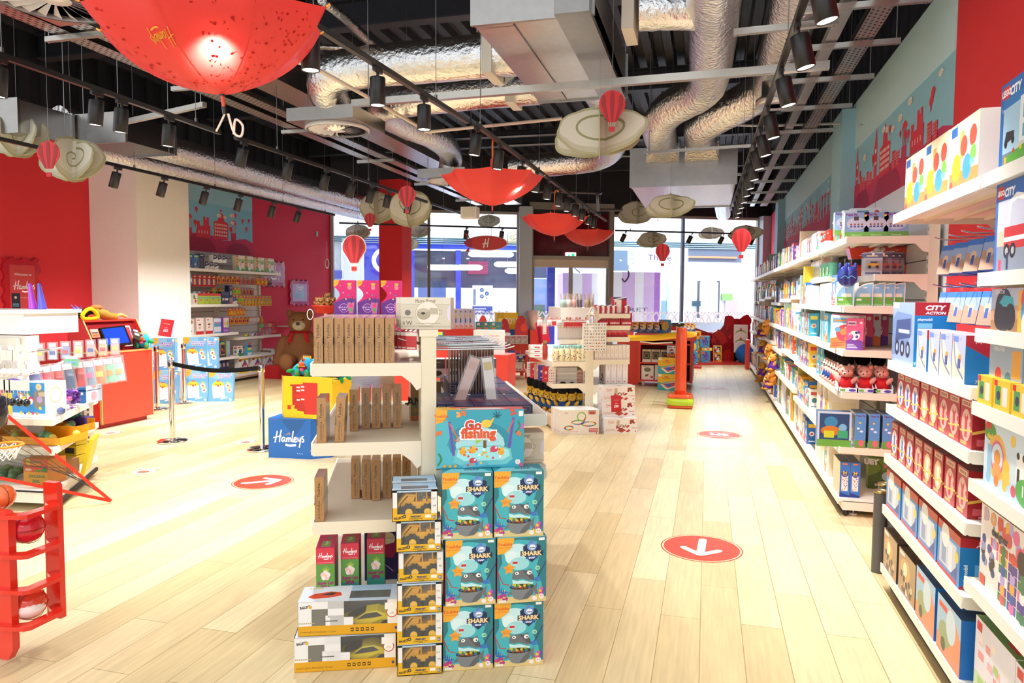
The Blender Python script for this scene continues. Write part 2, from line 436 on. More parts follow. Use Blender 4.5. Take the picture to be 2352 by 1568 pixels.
# ---- skyline printed on the wall panels
def skyline(a,W_,H_,seed=0):
 """a in metres: w=h=1"""
 R=random.Random(seed);a.h=H_/1.16;H_=1.16;M1,M2,M3='c8325c','d8364a','9c2850'
 a.poly([(0,0),(W_,0),(W_,.34),(W_*.93,.42),(W_*.86,.4),(W_*.78,.33),(W_*.7,.32),(W_*.6,.4),(W_*.5,.44),(W_*.3,.38),(W_*.15,.46),(0,.5)],M1)
 a.ell(W_*.12,.0,min(.5,W_*.12),M3,.34,a0=0,a1=PI);a.ell(W_*.45,.0,.55,'a8284c',.4,a0=0,a1=PI);a.ell(W_*.85,.0,.4,'a8284c',.3,a0=0,a1=PI)
 x=.05
 while x<W_-.5:
  k=R.choice(['spire','clock','mansion','dome','blocks','castle','bridge']);y=.33
  if k=='spire':
   a.poly([(x,y),(x+.18,y),(x+.16,y+.3),(x+.13,y+.34),(x+.1,y+.72),(x+.09,y+.72),(x+.06,y+.34),(x+.02,y+.3)],M2);x+=.26
  elif k=='clock':
   a.rect(x,y,.15,.55,M2);a.poly([(x+.02,y+.55),(x+.13,y+.55),(x+.085,y+.8),(x+.065,y+.8)],M2)
   a.ell(x+.075,y+.46,.035,'f0e0d8',.035);a.rect(x+.03,y+.25,.09,.04,'f0c8c4');x+=.26
  elif k=='mansion':
   a.poly([(x,y),(x+.42,y),(x+.44,y+.42),(x+.32,y+.46),(x+.3,y+.6),(x+.22,y+.66),(x+.14,y+.6),(x+.12,y+.46),(x,y+.42)],M2)
   for r_ in range(4):
    for c_ in range(7):a.rect(x+.03+c_*.055,y+.08+r_*.085,.035,.05,'f3d6cc')
   a.ell(x+.22,y+.71,.025,M2,.03);x+=.52
  elif k=='dome':
   a.rect(x,y,.16,.2,M1);a.ell(x+.08,y+.42,.09,M2,.1,a0=0,a1=PI)
   for c_ in range(4):a.rect(x+.02+c_*.038,y+.2,.012,.22,M2)
   x+=.28
  elif k=='blocks':
   for q in range(2):
    a.rect(x,y-.02,.12,.26-.04*q,M2)
    for r_ in range(5):
     for c_ in range(3):a.rect(x+.02+c_*.035,y+.02+r_*.04,.012,.02,'e8a8a8')
    x+=.15
   x+=.05
  elif k=='castle':
   a.poly([(x,y),(x+.4,y),(x+.4,y+.3),(x+.36,y+.3),(x+.36,y+.5),(x+.3,y+.5),(x+.3,y+.44),(x+.26,y+.44),(x+.26,y+.5),(x+.2,y+.5),(x+.2,y+.28),(x+.1,y+.28),(x+.1,y+.38),(x+.02,y+.38),(x+.02,y+.2),(x,y+.2)],M2)
   for c_ in range(4):a.rect(x+.06+c_*.08,y+.1,.03,.07,'e8a8a8')
   x+=.5
  else:
   for q in range(2):
    a.line([(x,y+.02),(x+.12,y+.18),(x+.24,y+.2),(x+.36,y+.18),(x+.48,y+.02)],.016,M2)
    for c_ in range(5):a.rect(x+.05+c_*.09,y,.008,.18,M2)
   a.rect(x,y,.5,.02,M2);x+=.55
 for i in range(int(W_*2.6)):
  bx,by=R.uniform(.1,W_-.1),R.uniform(.62,1.0);q=R.uniform(.03,.05)
  a.ell(bx,by,q,M2,q*1.25);a.poly([(bx-q*.8,by-.4*q),(bx+q*.8,by-.4*q),(bx+.2*q,by-1.8*q),(bx-.2*q,by-1.8*q)],M2);a.rect(bx-.3*q,by-2.5*q,.6*q,.5*q,M2)
 for i in range(int(W_*2.2)):
  bx,by=R.uniform(.1,W_-.1),R.uniform(.78,min(1.25,H_-.1));q=R.uniform(.055,.075)
  a.ell(bx,by,q,'e9e2d6',q*.7);a.ell(bx+.2*q,by-.1*q,q*.5,'d8cfbf',q*.3)
def wallface(mb,O,U,n_len,segs):
 """vertical wall slab pieces; segs: (u0, u1, z0, z1, colour)"""
 for u0,u1,z0,z1,c in segs:
  mb.prism([(u0,z0),(u1,z0),(u1,z1),(u0,z1)],Vector(O),U,(0,0,1),.0,c,'matte')
# right wall (faces -X): u runs along -Y so that U x V = -X
wr=MB()
wr.box((XR,1.4,0),(XR+.12,5.8,ZW),RED,'matte')
wr.box((XR,5.8,0),(XR+.12,18,2.66),'dfe1e8','paint')
wr.box((XR,5.8,2.66),(XR+.12,18,3.42),'8fc4da','matte');wr.box((XR-.012,5.8,3.42),(XR+.12,18,ZW),'bfe2ec','matte')
wr.box((XR,18,0),(XR+.12,21.6,ZW),'dc2c54','matte')
wr.box((XR+.06,2.5,ZW),(XR+.14,23,ZC),BLK,'black')
y=2.6
while y<22:wr.box((XR+.02,y,ZW),(XR+.07,y+.16,ZC),'202026','black');y+=.34
for y0,y1 in((5.8,9.35),(10.0,17.3)):
 a=Art(wr,(XR,y1,2.66),(0,-1,0),(0,0,1),1,1,'matte');skyline(a,y1-y0,.78,3 if y0<6 else 8)
for y in(8.2,12.4,14.8):wr.box((XR-.002,y,1.9),(XR,y+.006,3.42),'6d8d9c','matte')
struct('wall_right',wr)
for i,(y0,y1)in enumerate(((9.35,10.0),(17.3,18.0))):
 t=MB();t.box((XR-.16,y0,0),(XR,y1,3.9),'a4d0e0','matte');struct('trim_%d'%(7+i),t)
wl=MB()
wl.box((XL-.12,5,0),(XL,9.2,ZW),RED,'matte')
wl.box((XL-.12,9.2,0),(XL,13.3,2.5),'c9c6c4','matte')
wl.box((XL-.12,9.2,2.5),(XL,13.3,3.43),'86c4e2','matte');wl.box((XL-.12,9.2,3.43),(XL+.006,13.3,ZW),'9ccee4','matte')
wl.box((XL-.12,13.3,0),(XL,16.75,ZW),'dc2c4e','matte')
wl.box((XL-.14,5,ZW),(XL-.06,23,ZC),BLK,'black')
y=5
while y<17:wl.box((XL-.07,y,ZW),(XL-.03,y+.16,ZC),'202026','black');y+=.34
a=Art(wl,(XL,10.2,2.5),(0,1,0),(0,0,1),1,1,'matte');skyline(a,3.1,.93,21)
struct('wall_left',wl)
t=MB();t.box((XL,9.15,0),(-8.42,10.3,ZW-.03),'f0ebe2','matte');struct('wall_pillar',t)
t=MB();t.box((XL,8.0,0),(XL+.03,9.15,.12),RED,'matte');struct('baseboard_left',t)
t=MB();pc=PY(905,500,14.8);t.box((pc.x-.27,14.6,0),(pc.x+.27,15.14,4.22),'e0282c','matte');struct('wall_column',t)
AL,PALE='a9a79f','c3d2e2'
def sbox(mb,s0,s1,z0,z1,o0,o1,col,mat='paint'):
 v=[SP(s,z,o)for z in(z0,z1)for s,o in((s0,o0),(s1,o0),(s1,o1),(s0,o1))]
 mb.add(v,[(0,3,2,1),(4,5,6,7),(0,1,5,4),(1,2,6,5),(2,3,7,6),(3,0,4,7)],col,mat)
sx=lambda px:sz(px,560)[0]
sA,sB,sC,sD,sE,sF,sG,sH=0.02,sx(985),sx(1190),sx(1219),sx(1402),sx(1568),sx(1740),SEND
def people(mb,s0,s1,z,off=-.02):
 s=s0+.12;a=Art(mb,SP(0,0,off),SD,(0,0,1),1,1,'silk')
 while s<s1-.12:
  k=a.k;a.ell(s,z+.26,.035,'ffffff',.035);a.k=k
  a.line([(s-.1,z+.27),(s-.03,z+.17),(s,z+.15),(s+.03,z+.17),(s+.1,z+.27)],.035,'ffffff');a.k=k
  a.line([(s-.08,z-.03),(s-.03,z+.08),(s,z+.17),(s+.03,z+.08),(s+.08,z-.03)],.04,'ffffff');a.k=k
  s+=.21
ZT,ZH=2.68,3.92
n_w=0
for s0,s1 in((sA,sB),(sB,sC),(sE,sF),(sF,sG)):
 n_w+=1
 wn=MB()
 for q in(s0,s1):sbox(wn,q-.035,q+.035,0,ZH,-.06,.06,AL if q!=sF else 'b8c6d6')
 sbox(wn,s0,s1,0,.12,-.05,.05,AL);sbox(wn,s0,s1,ZH-.07,ZH,-.05,.05,AL)
 r=struct('window_%d'%n_w,wn)
 gl=MB();sbox(gl,s0+.03,s1-.03,.12,ZH-.07,-.006,.006,'dfeaf0','glass');gl.build('glass_pane',r)
 dc=MB();people(dc,s0+.05,s1-.05,1.02);o=dc.build('paper_people_decal',r)
hd=MB();sbox(hd,0,SEND,ZH,ZC,-.05,.12,'24242a','black');struct('wall_front',hd)
t=MB();sbox(t,sC,sD,0,4.05,-.25,.1,PALE);struct('trim_9',t)
t=MB();sbox(t,sG,SEND,0,3.95,-.3,.1,PALE);struct('trim_10',t)
t=MB();sbox(t,sD,sE,ZT,ZT+.1,-.12,.1,AL);sbox(t,sD-.06,sE+.06,4.0,4.18,-.16,.1,'8f8d86');sbox(t,sD-.04,sD+.05,0,4.1,-.14,.1,'8f8d86');sbox(t,sE-.06,sE+.06,0,4.1,-.14,.1,'8f8d86')
struct('trim_11',t)
t=MB();sbox(t,sD+.05,sE-.06,ZT+.1,4.0,-.02,.02,'5c1220','gloss');struct('wall_transom',t)
dr=MB();mid=(sD+sE)/2
for q0,q1 in((sD+.05,mid-.005),(mid+.005,sE-.06)):
 sbox(dr,q0,q0+.05,.02,ZT-.2,-.03,.03,AL);sbox(dr,q1-.05,q1,.02,ZT-.2,-.03,.03,AL);sbox(dr,q0,q1,.02,.14,-.03,.03,AL)
sbox(dr,sD+.05,sE-.06,ZT-.2,ZT,-.05,.05,'d8cdb8')
d1=struct('door_1',dr)
gl=MB();sbox(gl,sD+.08,mid-.05,.14,ZT-.2,-.005,.005,'dfeaf0','glass');sbox(gl,mid+.05,sE-.1,.14,ZT-.2,-.005,.005,'dfeaf0','glass');gl.build('glass_pane',d1)
dc=MB();people(dc,sD+.1,sE-.1,1.02);dc.build('paper_people_decal',d1)
t=thing('exit_sign','small green and white lit exit sign above the glass entrance doors','exit sign',SP(sx(1311),2.85,-.05))
b_=MB();p0=sz(1298,580);p1=sz(1321,593)
sbox(b_,p0[0],p1[0],p1[1],p0[1],-.1,-.03,'e6fff4','lit');b_.build('lit_panel',t)
b_=MB();a=Art(b_,SP(p0[0],p1[1],-.101),SD,(0,0,1),p1[0]-p0[0],p0[1]-p1[1],'lit');a.rect(.55,.25,.3,.5,'1fae72');a.ell(.3,.5,.08,'1fae72');b_.build('pictogram',t)
# ================================================================ MALL STREET
mf=MB()
v=[SP(-9,-.02,.14),SP(SEND+9,-.02,.14),SP(SEND+9,-.02,16),SP(-9,-.02,16)];mf.add(v,[(0,1,2,3)],'d5dade','paint');struct('floor_mall',mf)
OF=7.0
def fac(mb,px0,py0,px1,py1,col,off=OF,depth=.1,mat='paint'):
 s0,z1=sz(px0,py0,off);s1,z0=sz(px1,py1,off);sbox(mb,s0,s1,z0,z1,off-depth,off,col,mat)
wm=MB();sbox(wm,-9,SEND+9,0,7.5,OF+6,OF+6.2,'eef3f8','paint');sbox(wm,-9,SEND+9,3.9,7.5,OF+.2,OF+.5,'f4f8fb','paint');struct('wall_mall',wm)
lv=MB();fac(lv,700,540,1900,575,'5d8296')
k=0
s0,z1=sz(760,540,OF);s1,z0=sz(1800,575,OF)
while z0+k*.07<z1:sbox(lv,-3,SEND+4,z0+k*.07,z0+k*.07+.03,OF-.16,OF-.1,'8fb0c0','paint');k+=1
struct('trim_12',lv)
def mallthing(name,label,cat,rects,off=OF,depth=.1):
 mb=MB();c=PS((rects[0][0]+rects[0][2])/2,rects[0][3],off)
 for r in rects:fac(mb,*r[:5],off=off-(.04*(r[6]if len(r)>6 else 0)),depth=depth,mat=r[5]if len(r)>5 else 'paint')
 return tag(mb.build(name,at=(c.x,c.y,0)),label,cat)
mallthing('shop_fascia','glossy royal blue panelled shop fascia seen through the leftmost window','shop front',[(700,548,786,800,'b9c9d8'),(786,548,836,800,'dde9f2','paint',1),(836,545,944,830,'2b3fd0','paint',1),(700,620,786,640,'2440c0','paint',2)])
rb=MB();s_,z_=sz(884,598,OF-.2);a=Art(rb,SP(s_,z_,OF-.2),SD,(0,0,1),1,1,'lit');a.ring(0,0,.45,.14,'ffffff')
tag(rb.build('ring_sign'),'white lit ring letter on the blue fascia behind the red column','sign')
mallthing('shop_fascia','bright blue shop frame with dark glass beyond the second window','shop front',[(944,552,1190,575,'3a56e0'),(944,575,1190,662,'39415c'),(960,640,1024,800,'5870b8'),(1046,575,1058,790,'3148d8','paint',2),(944,575,952,790,'3148d8','paint',2),(1058,662,1190,800,'e8f2fa'),(958,636,1026,640,'22283c','paint',2),(1074,600,1120,630,'8a2a58','paint',1)])
for i,(px,py,w_)in enumerate(((1128,584,104),(1020,614,76),(1078,614,60),(1166,607,62),(1190,622,60))):
 s_,z_=sz(px,py,4.5);k=w_/1650*(PS(px,py,4.5)-EYE).dot(FW);mb=MB()
 mb.tube([SP(s_-k/2,z_,4.5),SP(s_-k/2+.1,z_,4.5),SP(s_+k/2-.1,z_,4.5),SP(s_+k/2,z_,4.5)],[.04,.09,.09,.04],'f2f6ff','tube',10)
 mb.tube([SP(s_,z_+.08,4.5),SP(s_,z_+1.0,4.5)],.008,'666a70','paint',5)
 tag(mb.build('pendant_light',at=SP(s_,z_,4.5)),'long glowing pendant light in the shop opposite, %s from the left'%ORD[[1,0,2,3,4][i]if i!=1 else 0]if i else 'largest and highest glowing pendant light in the shop opposite','light','pendant lights across the mall')
ph=MB();fac(ph,1085,655,1131,722,'f4f8fc',off=OF-1,depth=.06);s0,z1=sz(1085,655,OF-1.07);s1,z0=sz(1131,722,OF-1.07)
a=Art(ph,SP(s0,z0,OF-1.07),SD,(0,0,1),s1-s0,z1-z0,'paint')
a.rect(.05,.32,.12,.55,'7d94b8');a.rect(.25,.3,.7,.68,'dfe9f4');a.rect(.33,.5,.55,.46,'edf3fa')
for x_,y_ in((.47,.84),(.72,.72),(.47,.62)):a.ell(x_,y_,.1,'35508e');a.ell(x_,y_,.05,'8fb2e8')
a.ell(.7,.56,.03,'35508e');a.rect(0,0,1,.28,'3f57b0');a.rect(.08,.18,.6,.03,'ffffff');a.rect(.08,.1,.4,.03,'ffffff')
tag(ph.build('phone_poster'),'tall white poster of a phone back with three round lenses behind the second window','poster')
mallthing('display_stand','blue floor standing panel behind the left leaf of the entrance doors','panel',[(1256,606,1272,790,'3a4fd8')],off=3.5)
for(x0,y0,x1,y1,lab,cols,of)in((1293,627,1372,790,'pink and white striped display box behind the entrance doors',['e3c3f0','ffffff','e3c3f0','ffffff'],4.0),(1404,624,1514,790,'pink and white striped display box lettered CRET behind the third window',['fdfdff','e6c8f3','fdfdff','e6c8f3','b97fd6'],3.0)):
 mb=MB();s0,z1=sz(x0,y0,of);s1,z0=sz(x1,y1,of);n_=len(cols);dz=(s1-s0)/n_
 for i,c_ in enumerate(cols):
  k=[0,.22,.48,.66,.88,1]if n_==5 else[0,.27,.55,.82,1]
  sbox(mb,s0+(s1-s0)*k[i],s0+(s1-s0)*k[i+1],0,z1,of,of+.8,c_,'paint')
 if n_==5:
  a=Art(mb,SP(s0,0,of-.002),SD,(0,0,1),1,1);s_,z_=sz(1467,711,of);a.text('SECRET',s_-s0-.32,z_,.13,'555a78',w=1.25)
  s_,z_=sz(1437,632,of);a.line([(s_-s0-.12,z_-.1),(s_-s0-.02,z_-.2),(s_-s0+.1,z_-.02),(s_-s0+.08,z_+.14)],.05,'2b2740')
 else:
  mb.tube([SP(s0+.2,z1,of+.1),SP(s0+.35,z1+.22,of+.1),SP(s0+.6,z1+.02,of+.1)],.02,'40506a','paint',6)
 tag(mb.build('striped_display_box',at=SP((s0+s1)/2,0,of)),lab,'display box')
mb=MB();fac(mb,1442,572,1570,610,'f6fbff',off=5.2,depth=.25,mat='lit');s0,z0=sz(1442,610,4.94)
a=Art(mb,SP(s0,z0,4.94),SD,(0,0,1),1,1,'paint');s_,z_=sz(1513,591,4.94);a.text('Three',s_-s0+.03,z_-z0,.2,'16226a',w=.83);s_,z_=sz(1451,590,4.94)
for q in(.16,0,-.16):a.ring(s_-s0,z_-z0+q,.1,.03,'9fb4cc',12)
tag(mb.build('shop_sign',at=SP(s0,z0,5.2)),'white lit sign reading Three above the shop opposite','sign')
mallthing('shop_interior','white shop interior with an orange strip behind the rightmost window','shop front',[(1580,560,1700,603,'5d6f86'),(1580,588,1690,594,'c98c6a','paint',2),(1576,603,1735,790,'eaf4fb'),(1605,648,1646,722,'ffffff','lit',3),(1602,645,1605,730,'3d4a5c','paint',3),(1646,645,1649,730,'3d4a5c','paint',3),(1656,674,1680,690,'7fae6a','paint',3),(1664,690,1692,716,'b6a4cc','paint',3),(1589,691,1607,703,'1f4a5c','paint',4)])
mb=MB();s0,z0=sz(1577,745,2.0);a=Art(mb,SP(s0,z0,2.0),SD,(0,0,1),1,1,'paint')
sbox(mb,s0-.1,s0+1.3,0,.95,2.0,2.06,'c9dceb');a.O=SP(s0,0,1.99)
a.text('Needs',.25,.82,.1,'ffffff',center=True);a.text('a Big',.22,.66,.1,'ffffff');a.text('Network',.33,.5,.1,'ffffff')
tag(mb.build('window_advert'),'pale blue advert panel reading Needs a Big Network outside the rightmost window','advert')
mallthing('opposite_shop','pale lit shop bay with grey frames beyond the third window','shop front',[(1404,575,1442,622,'5b7188'),(1404,622,1576,790,'dfeef8'),(1518,690,1526,800,'6f93a8','paint',2),(1530,640,1534,780,'9fb6c6','paint',2),(1546,655,1556,700,'f8fbff','paint',2)],off=OF-.3)
mallthing('opposite_shop','pale stone shop bay with dark window beyond the entrance doors','shop front',[(1219,606,1402,640,'44506a'),(1219,640,1256,790,'6f88b8'),(1256,615,1402,800,'d9e4ec','paint',1),(1228,700,1250,760,'3d5a50','paint',2)],off=OF-.2)
# TOYS boxes stand in the shop window: see furniture
# ================================================================ TRACKS AND SPOTLIGHTS
BK='1a1a1c'
def track(label,p0,p1,drops):
 p0=Vector(p0);p1=Vector(p1)
 t=thing('lighting_track',label,'lighting track',(p0+p1)/2)
 b=MB();b.beam(p0,p1,.036,.034,BK,'paint');b.build('rail',t)
 for k in drops:
  q=p0.lerp(p1,k);b=MB();b.tube([q,(q.x,q.y,ZC)],.003,'8a8a8a','metal',5);b.cyl(q+Vector((0,0,.015)),q+Vector((0,0,.05)),.012,'777777','metal',8);b.build('suspension_wire',t)
 return t
ZTk=3.12
XC,XRt,XLt,XW=-1.98,.40,-4.22,-6.48
track('black lighting track with umbrellas along it, nearer half over the middle aisle',(-2.14,2.6,ZTk),(-1.97,5.8,ZTk),(.3,.8))
track('black lighting track over the umbrellas, far half towards the doors',(-1.93,5.86,ZTk),(-1.89,13.75,ZTk),(.02,.3,.6,.9))
track('black lighting track above the right hand aisle by the blue wall',(.44,2.6,ZTk),(.34,12.4,ZTk),(.2,.5,.9))
track('black lighting track at upper left passing under the cable trays',(-4.2,2.4,ZTk),(-4.27,5.65,ZTk),(.35,.9))
track('black lighting track continuing above the queue posts',(-4.25,5.84,ZTk),(-4.19,12.5,ZTk),(.1,.4,.8))
track('black lighting track before the white pillar and the left mural',(-6.47,5.2,ZTk),(-6.5,11.72,ZTk),(.28,.5,.75,.95))
sp0=PZ(779,512,ZTk);sp1=PZ(1187,524,ZTk)
track('black lighting track crossing before the two left windows',sp0,sp1,(.1,.9))
sp2=PZ(1413,529,ZTk);sp3=PZ(1745,538,ZTk)
track('black lighting track crossing before the two right windows',sp2,sp3,(.1,.9))
# spotlight prototype, hanging point at origin
def make_spot():
 t=thing('track_spotlight','x','spotlight',(0,0,0),'black cylinder spotlights on the tracks')
 b=MB();b.box((-.012,-.05,-.028),(.012,.05,0),BK,'paint');b.cyl((0,0,-.028),(0,0,-.075),.009,BK,'paint',8);b.build('adapter',t)
 b=MB();b.lathe([(0,-.06),(.046,-.06),(.05,-.066),(.05,-.235),(.046,-.237),(.043,-.232),(.03,-.205)],(0,0,0),BK,'paint',20);b.build('housing',t)
 b=MB();b.lathe([(.0,-.206),(.03,-.206),(.042,-.231)],(0,0,0),'fff6e8','lamp',16);b.build('reflector',t)
 l=bpy.data.lights.new('spot_beam','SPOT');l.energy=SPOT_W;l.spot_size=math.radians(92);l.spot_blend=.75;l.shadow_soft_size=.035;l.color=(1,.97,.93)
 o=bpy.data.objects.new('spot_beam',l);COL.objects.link(o);o.parent=t;o.location=(0,0,-.24)
 return t
spot0=make_spot();first_spot=True;flood=[None]
def spot(p,label,rot=(0,0,0)):
 global first_spot
 if first_spot:
  first_spot=False;spot0.location=p;spot0.rotation_euler=rot;spot0['label']=label;return spot0
 o=dup(spot0,p,rot,label)
 if flood[0]:
  for c_ in bpy.data.objects:
   if c_.parent is o and c_.type=='LIGHT':c_.data=flood[0]
 return o
def spots(pix,where,x_line,tilt=(0,0,0),z=ZTk-.018):
 """one head under the rail for every listed photo column"""
 for i,(px,py)in enumerate(pix):
  p=PZ(px,py,z-.13);p=Vector((x_line(p.y),p.y,z))
  spot(p,'%s black spotlight from the near end %s'%(ORD[i],where),tilt)
spots([(590,-20),(780,110),(917,200),(1009,262)],'on the near middle track',lambda y:-2.14+(y-2.6)*.053)
spots([(1100,328),(1153,363),(1198,398),(1233,420),(1265,438),(1290,455),(1312,468),(1330,480),(1350,490),(1366,500),(1383,508)],'on the far middle track',lambda y:-1.93+(y-5.86)*.005,(0,.12,0))
fl_=bpy.data.lights['spot_beam'].copy();fl_.energy=SPOT_W*1.3;flood[0]=fl_
spots([(1855,0),(1808,115),(1777,208),(1753,288),(1735,332),(1725,365),(1715,392),(1707,414),(1702,432),(1697,448),(1692,462),(1688,474),(1684,485)],'on the right hand track',lambda y:.44-(y-2.6)*.01,(0,-.22,0))
spots([(0,182),(238,252),(326,268),(404,305)],'on the upper left track',lambda y:-4.2-(y-2.4)*.02,(0,.1,0))
fl_=fl_.copy();fl_.energy=SPOT_W*1.25;fl_.spot_size=math.radians(110);flood[0]=fl_
spots([(575,358),(675,390),(760,416),(830,434),(890,447),(955,458),(1026,472)],'on the track over the queue posts',lambda y:-4.25+(y-5.84)*.009,(0,.25,0))
spots([(290,410),(400,432),(493,452),(573,468),(643,484),(706,496)],'on the track before the left mural',lambda y:-6.47-(y-5.2)*.005,(0,.35,0))
def xspots(pix,where,a,b,tilt):
 for i,(px,py)in enumerate(pix):
  k=(PZ(px,py,ZTk)-a).dot(b-a)/(b-a).length_squared;q=a.lerp(b,k)
  spot(q-Vector((0,0,.018)),'%s angled black spotlight from left %s'%(ORD[i],where),tilt)
xspots([(1070,522),(1152,524)],'on the cross track before the left windows',sp0,sp1,(.3,.25,0))
xspots([(1437,530),(1590,534),(1662,536),(1732,538)],'on the cross track before the right windows',sp2,sp3,(.1,.45,0))
# ================================================================ CABLE TRAYS, STRUTS, PIPES
def tray(label,xc,z,y0,y1,w,holes=True):
 t=thing('cable_tray',label,'cable tray',(xc,(y0+y1)/2,z))
 b=MB();b.box((xc-w/2,y0,z),(xc+w/2,y1,z+.004),'c4c2c0','metal');b.box((xc-w/2,y0,z),(xc-w/2+.004,y1,z+.05),'77777a','metal');b.box((xc+w/2-.004,y0,z),(xc+w/2,y1,z+.05),'77777a','metal')
 y=y0+.03
 while y<min(y1,10)and holes:
  for i in range(4):
   xx=xc-w*.36+w*.24*i;b.add([(xx-.008,y+(i%2)*.03,z-.0006),(xx-.008,y+.028+(i%2)*.03,z-.0006),(xx+.008,y+.028+(i%2)*.03,z-.0006),(xx+.008,y+(i%2)*.03,z-.0006)],[(0,1,2,3)],'222226','black')
  y+=.06
 b.build('perforated_channel',t)
 return t
tray('outer perforated cable tray of the left pair',-4.98,3.72,2.6,15.5,.17)
tray('inner perforated cable tray of the left pair',-4.70,3.72,2.6,15.5,.17)
tray('perforated cable tray beside the right wall',1.12,3.66,2.6,16.5,.15)
b=MB();b.box((.84,2.6,3.66),(.93,16.5,3.72),'b8b8b8','metal');tag(b.build('cable_trunking',at=(.88,9,3.66)),'smooth steel cable trunking running beside the right wall tray','trunking')
b=MB();b.box((-4.5,2.4,3.78),(-4.12,16,4.02),'b9b4ae','metal');b.box((-4.512,7.4,3.76),(-4.1,7.46,4.04),'8e8e90','metal');b.box((-4.512,11.4,3.76),(-4.1,11.46,4.04),'8e8e90','metal')
tag(b.build('rectangular_duct',at=(-4.3,9,3.8)),'long flat galvanised duct between the trays and the round diffusers','air duct')
def strut(p0,p1,where,th=.04,drop=True):
 p0=Vector(p0);p1=Vector(p1);b=MB();b.beam(p0,p1,th,th,'b4b0a8','metal')
 if drop:
  for k in(.04,.96):q=p0.lerp(p1,k);b.tube([(q.x,q.y,q.z-.03),(q.x,q.y,ZC)],.005,'9a9a9c','metal',5)
 tag(b.build('support_strut',at=(p0+p1)/2),where,'ceiling strut','slotted steel struts under the ceiling services')
for i,y in enumerate((4.7,6.1,8.0,10.0,12.2,14.4)):strut((-5.15,y,3.69),(-4.55,y,3.69),'short slotted strut carrying the left tray pair, %s from the near end'%ORD[i])
for i,y in enumerate((4.55,5.4,6.2,7.1,8.1,9.2,10.4,11.6,12.9,14.2,15.6)):strut((.55 if i%2 else.7,y,3.63),(1.38,y,3.63),'slotted strut carrying the right wall tray, %s from the near end'%ORD[i])
strut(PZ(810,238,3.42),PZ(1905,150,3.42),'long steel channel crossing the room before the big air unit',.06)
strut(PZ(1480,350,3.35),PZ(1765,332,3.35),'round ended strut before the twin duct bends',.03)
strut(PZ(1485,406,3.3),PZ(1702,400,3.3),'strut passing beneath the air handling box with two foil ducts',.03)
strut(PZ(1685,75,3.6),PZ(1925,50,3.6),'thick strut at upper right above the nearest right spotlight',.045)
strut(PZ(265,285,3.4),PZ(470,240,3.4),'flat perforated strut under the left duct',.045)
def pipe(path,r,name,label,cat='pipe',col='e0d2c4',mat='paint'):
 b=MB();b.tube(smooth_path(path,4)if len(path)>3 else path,r,col,mat,10);c=Vector(path[len(path)//2])
 tag(b.build(name,at=c),label,cat)
pipe([PZ(660,140,3.55),PZ(740,165,3.55),PZ(975,298,3.55),PZ(985,302,3.55),PZ(1000,301,3.55),PZ(1290,272,3.55)],.018,'conduit_pipe','pale plastic pipe bending beneath the foil ducts')
pipe([PZ(1235,440,3.6),PZ(1370,443,3.5),PZ(1372,447,3.4),PZ(1374,480,3.25),PZ(1378,482,3.25),PZ(1430,482,3.25)],.025,'sprinkler_pipe','dark brown pipe stepping down before the door bulkhead',col='4c4448')
pipe([PZ(720,472,3.7),PZ(850,478,3.7)],.04,'fire_pipe','dull red pipe crossing in front of the left window head',col='9c4a48')
pipe([PZ(380,60,4.4),PZ(560,100,4.4),PZ(880,115,4.4)],.03,'foil_wrapped_pipe','thin foil wrapped pipe above the middle lighting track',col='d8d0c8',mat='foil')
pipe([PZ(740,0,4.2),PZ(790,40,4.2),PZ(860,105,4.2)],.045,'foil_wrapped_pipe','foil wrapped pipe slanting above the nearest middle spotlight',col='d8d0c8',mat='foil')
pipe([PZ(1650,285,3.75),PZ(1760,288,3.75),PZ(1965,283,3.75),PZ(1978,290,3.6)],.016,'conduit_pipe','thin conduit ending in a hook by the blue wall',col='b8b8b8')
for i in range(7):pipe([(-4.3+.9*i,11.5+.7*i,4.3),(-1.5+.4*i,11.6+.7*i,4.3)],.025,'ceiling_conduit','dim steel conduit high over the far shop, %s from the left'%ORD[i],col='7a7c84',mat='metal')
def duct(label,path,r,seed,n=5):
 P=smooth_path(path,n);b=MB();b.tube(P,r,'e6e8ea','foil',22,True,.03,seed)
 c=P[len(P)//2];tag(b.build('foil_duct',at=c),label,'air duct','foil wrapped round ducts')
duct('fat foil duct from the big air unit bending down to the nearer round diffuser',[PZ(1215,120,3.8),PZ(1080,132,3.8),PZ(900,148,3.82),PZ(815,158,3.82),(-3.62,6.4,3.78),(-3.75,6.75,3.62),(-3.78,6.9,3.5)],.19,1)
duct('second foil duct running behind the fat one to the farther diffuser',[PZ(1240,200,3.75),PZ(1100,212,3.75),PZ(930,232,3.75),PZ(880,250,3.75),PZ(930,285,3.75),PZ(1000,315,3.75),(-3.72,10.15,3.78),(-3.8,10.35,3.55)],.17,2)
duct('foil duct straight down the right aisle then bending left into the far air box',[(.02,3.0,3.85),(0,5.2,3.85),(-.02,7.3,3.85),(-.12,7.9,3.82),(-.45,8.4,3.78),(-.6,8.8,3.7),(-.6,9.4,3.65),(-.58,10.1,3.6)],.2,3)
duct('outer foil duct near the right wall bending left into the far air box',[(.62,3.0,3.95),(.6,5.5,3.95),(.6,7.6,3.9),(.5,8.2,3.85),(.05,8.75,3.75),(-.12,9.1,3.7),(-.12,9.6,3.65),(-.1,10.1,3.6)],.2,4)
duct('short foil branch joining the right aisle duct from a round collar',[(-.55,5.7,3.85),(-.35,5.72,3.85),(-.05,5.8,3.85)],.15,5)
duct('foil duct leaving the far end of the big air unit',[(-1.2,7.0,3.85),(-1.15,8.3,3.85),(-1.25,9.8,3.75),(-1.6,10.6,3.7),(-2.3,10.9,3.7),(-3.0,11.0,3.7)],.18,6)
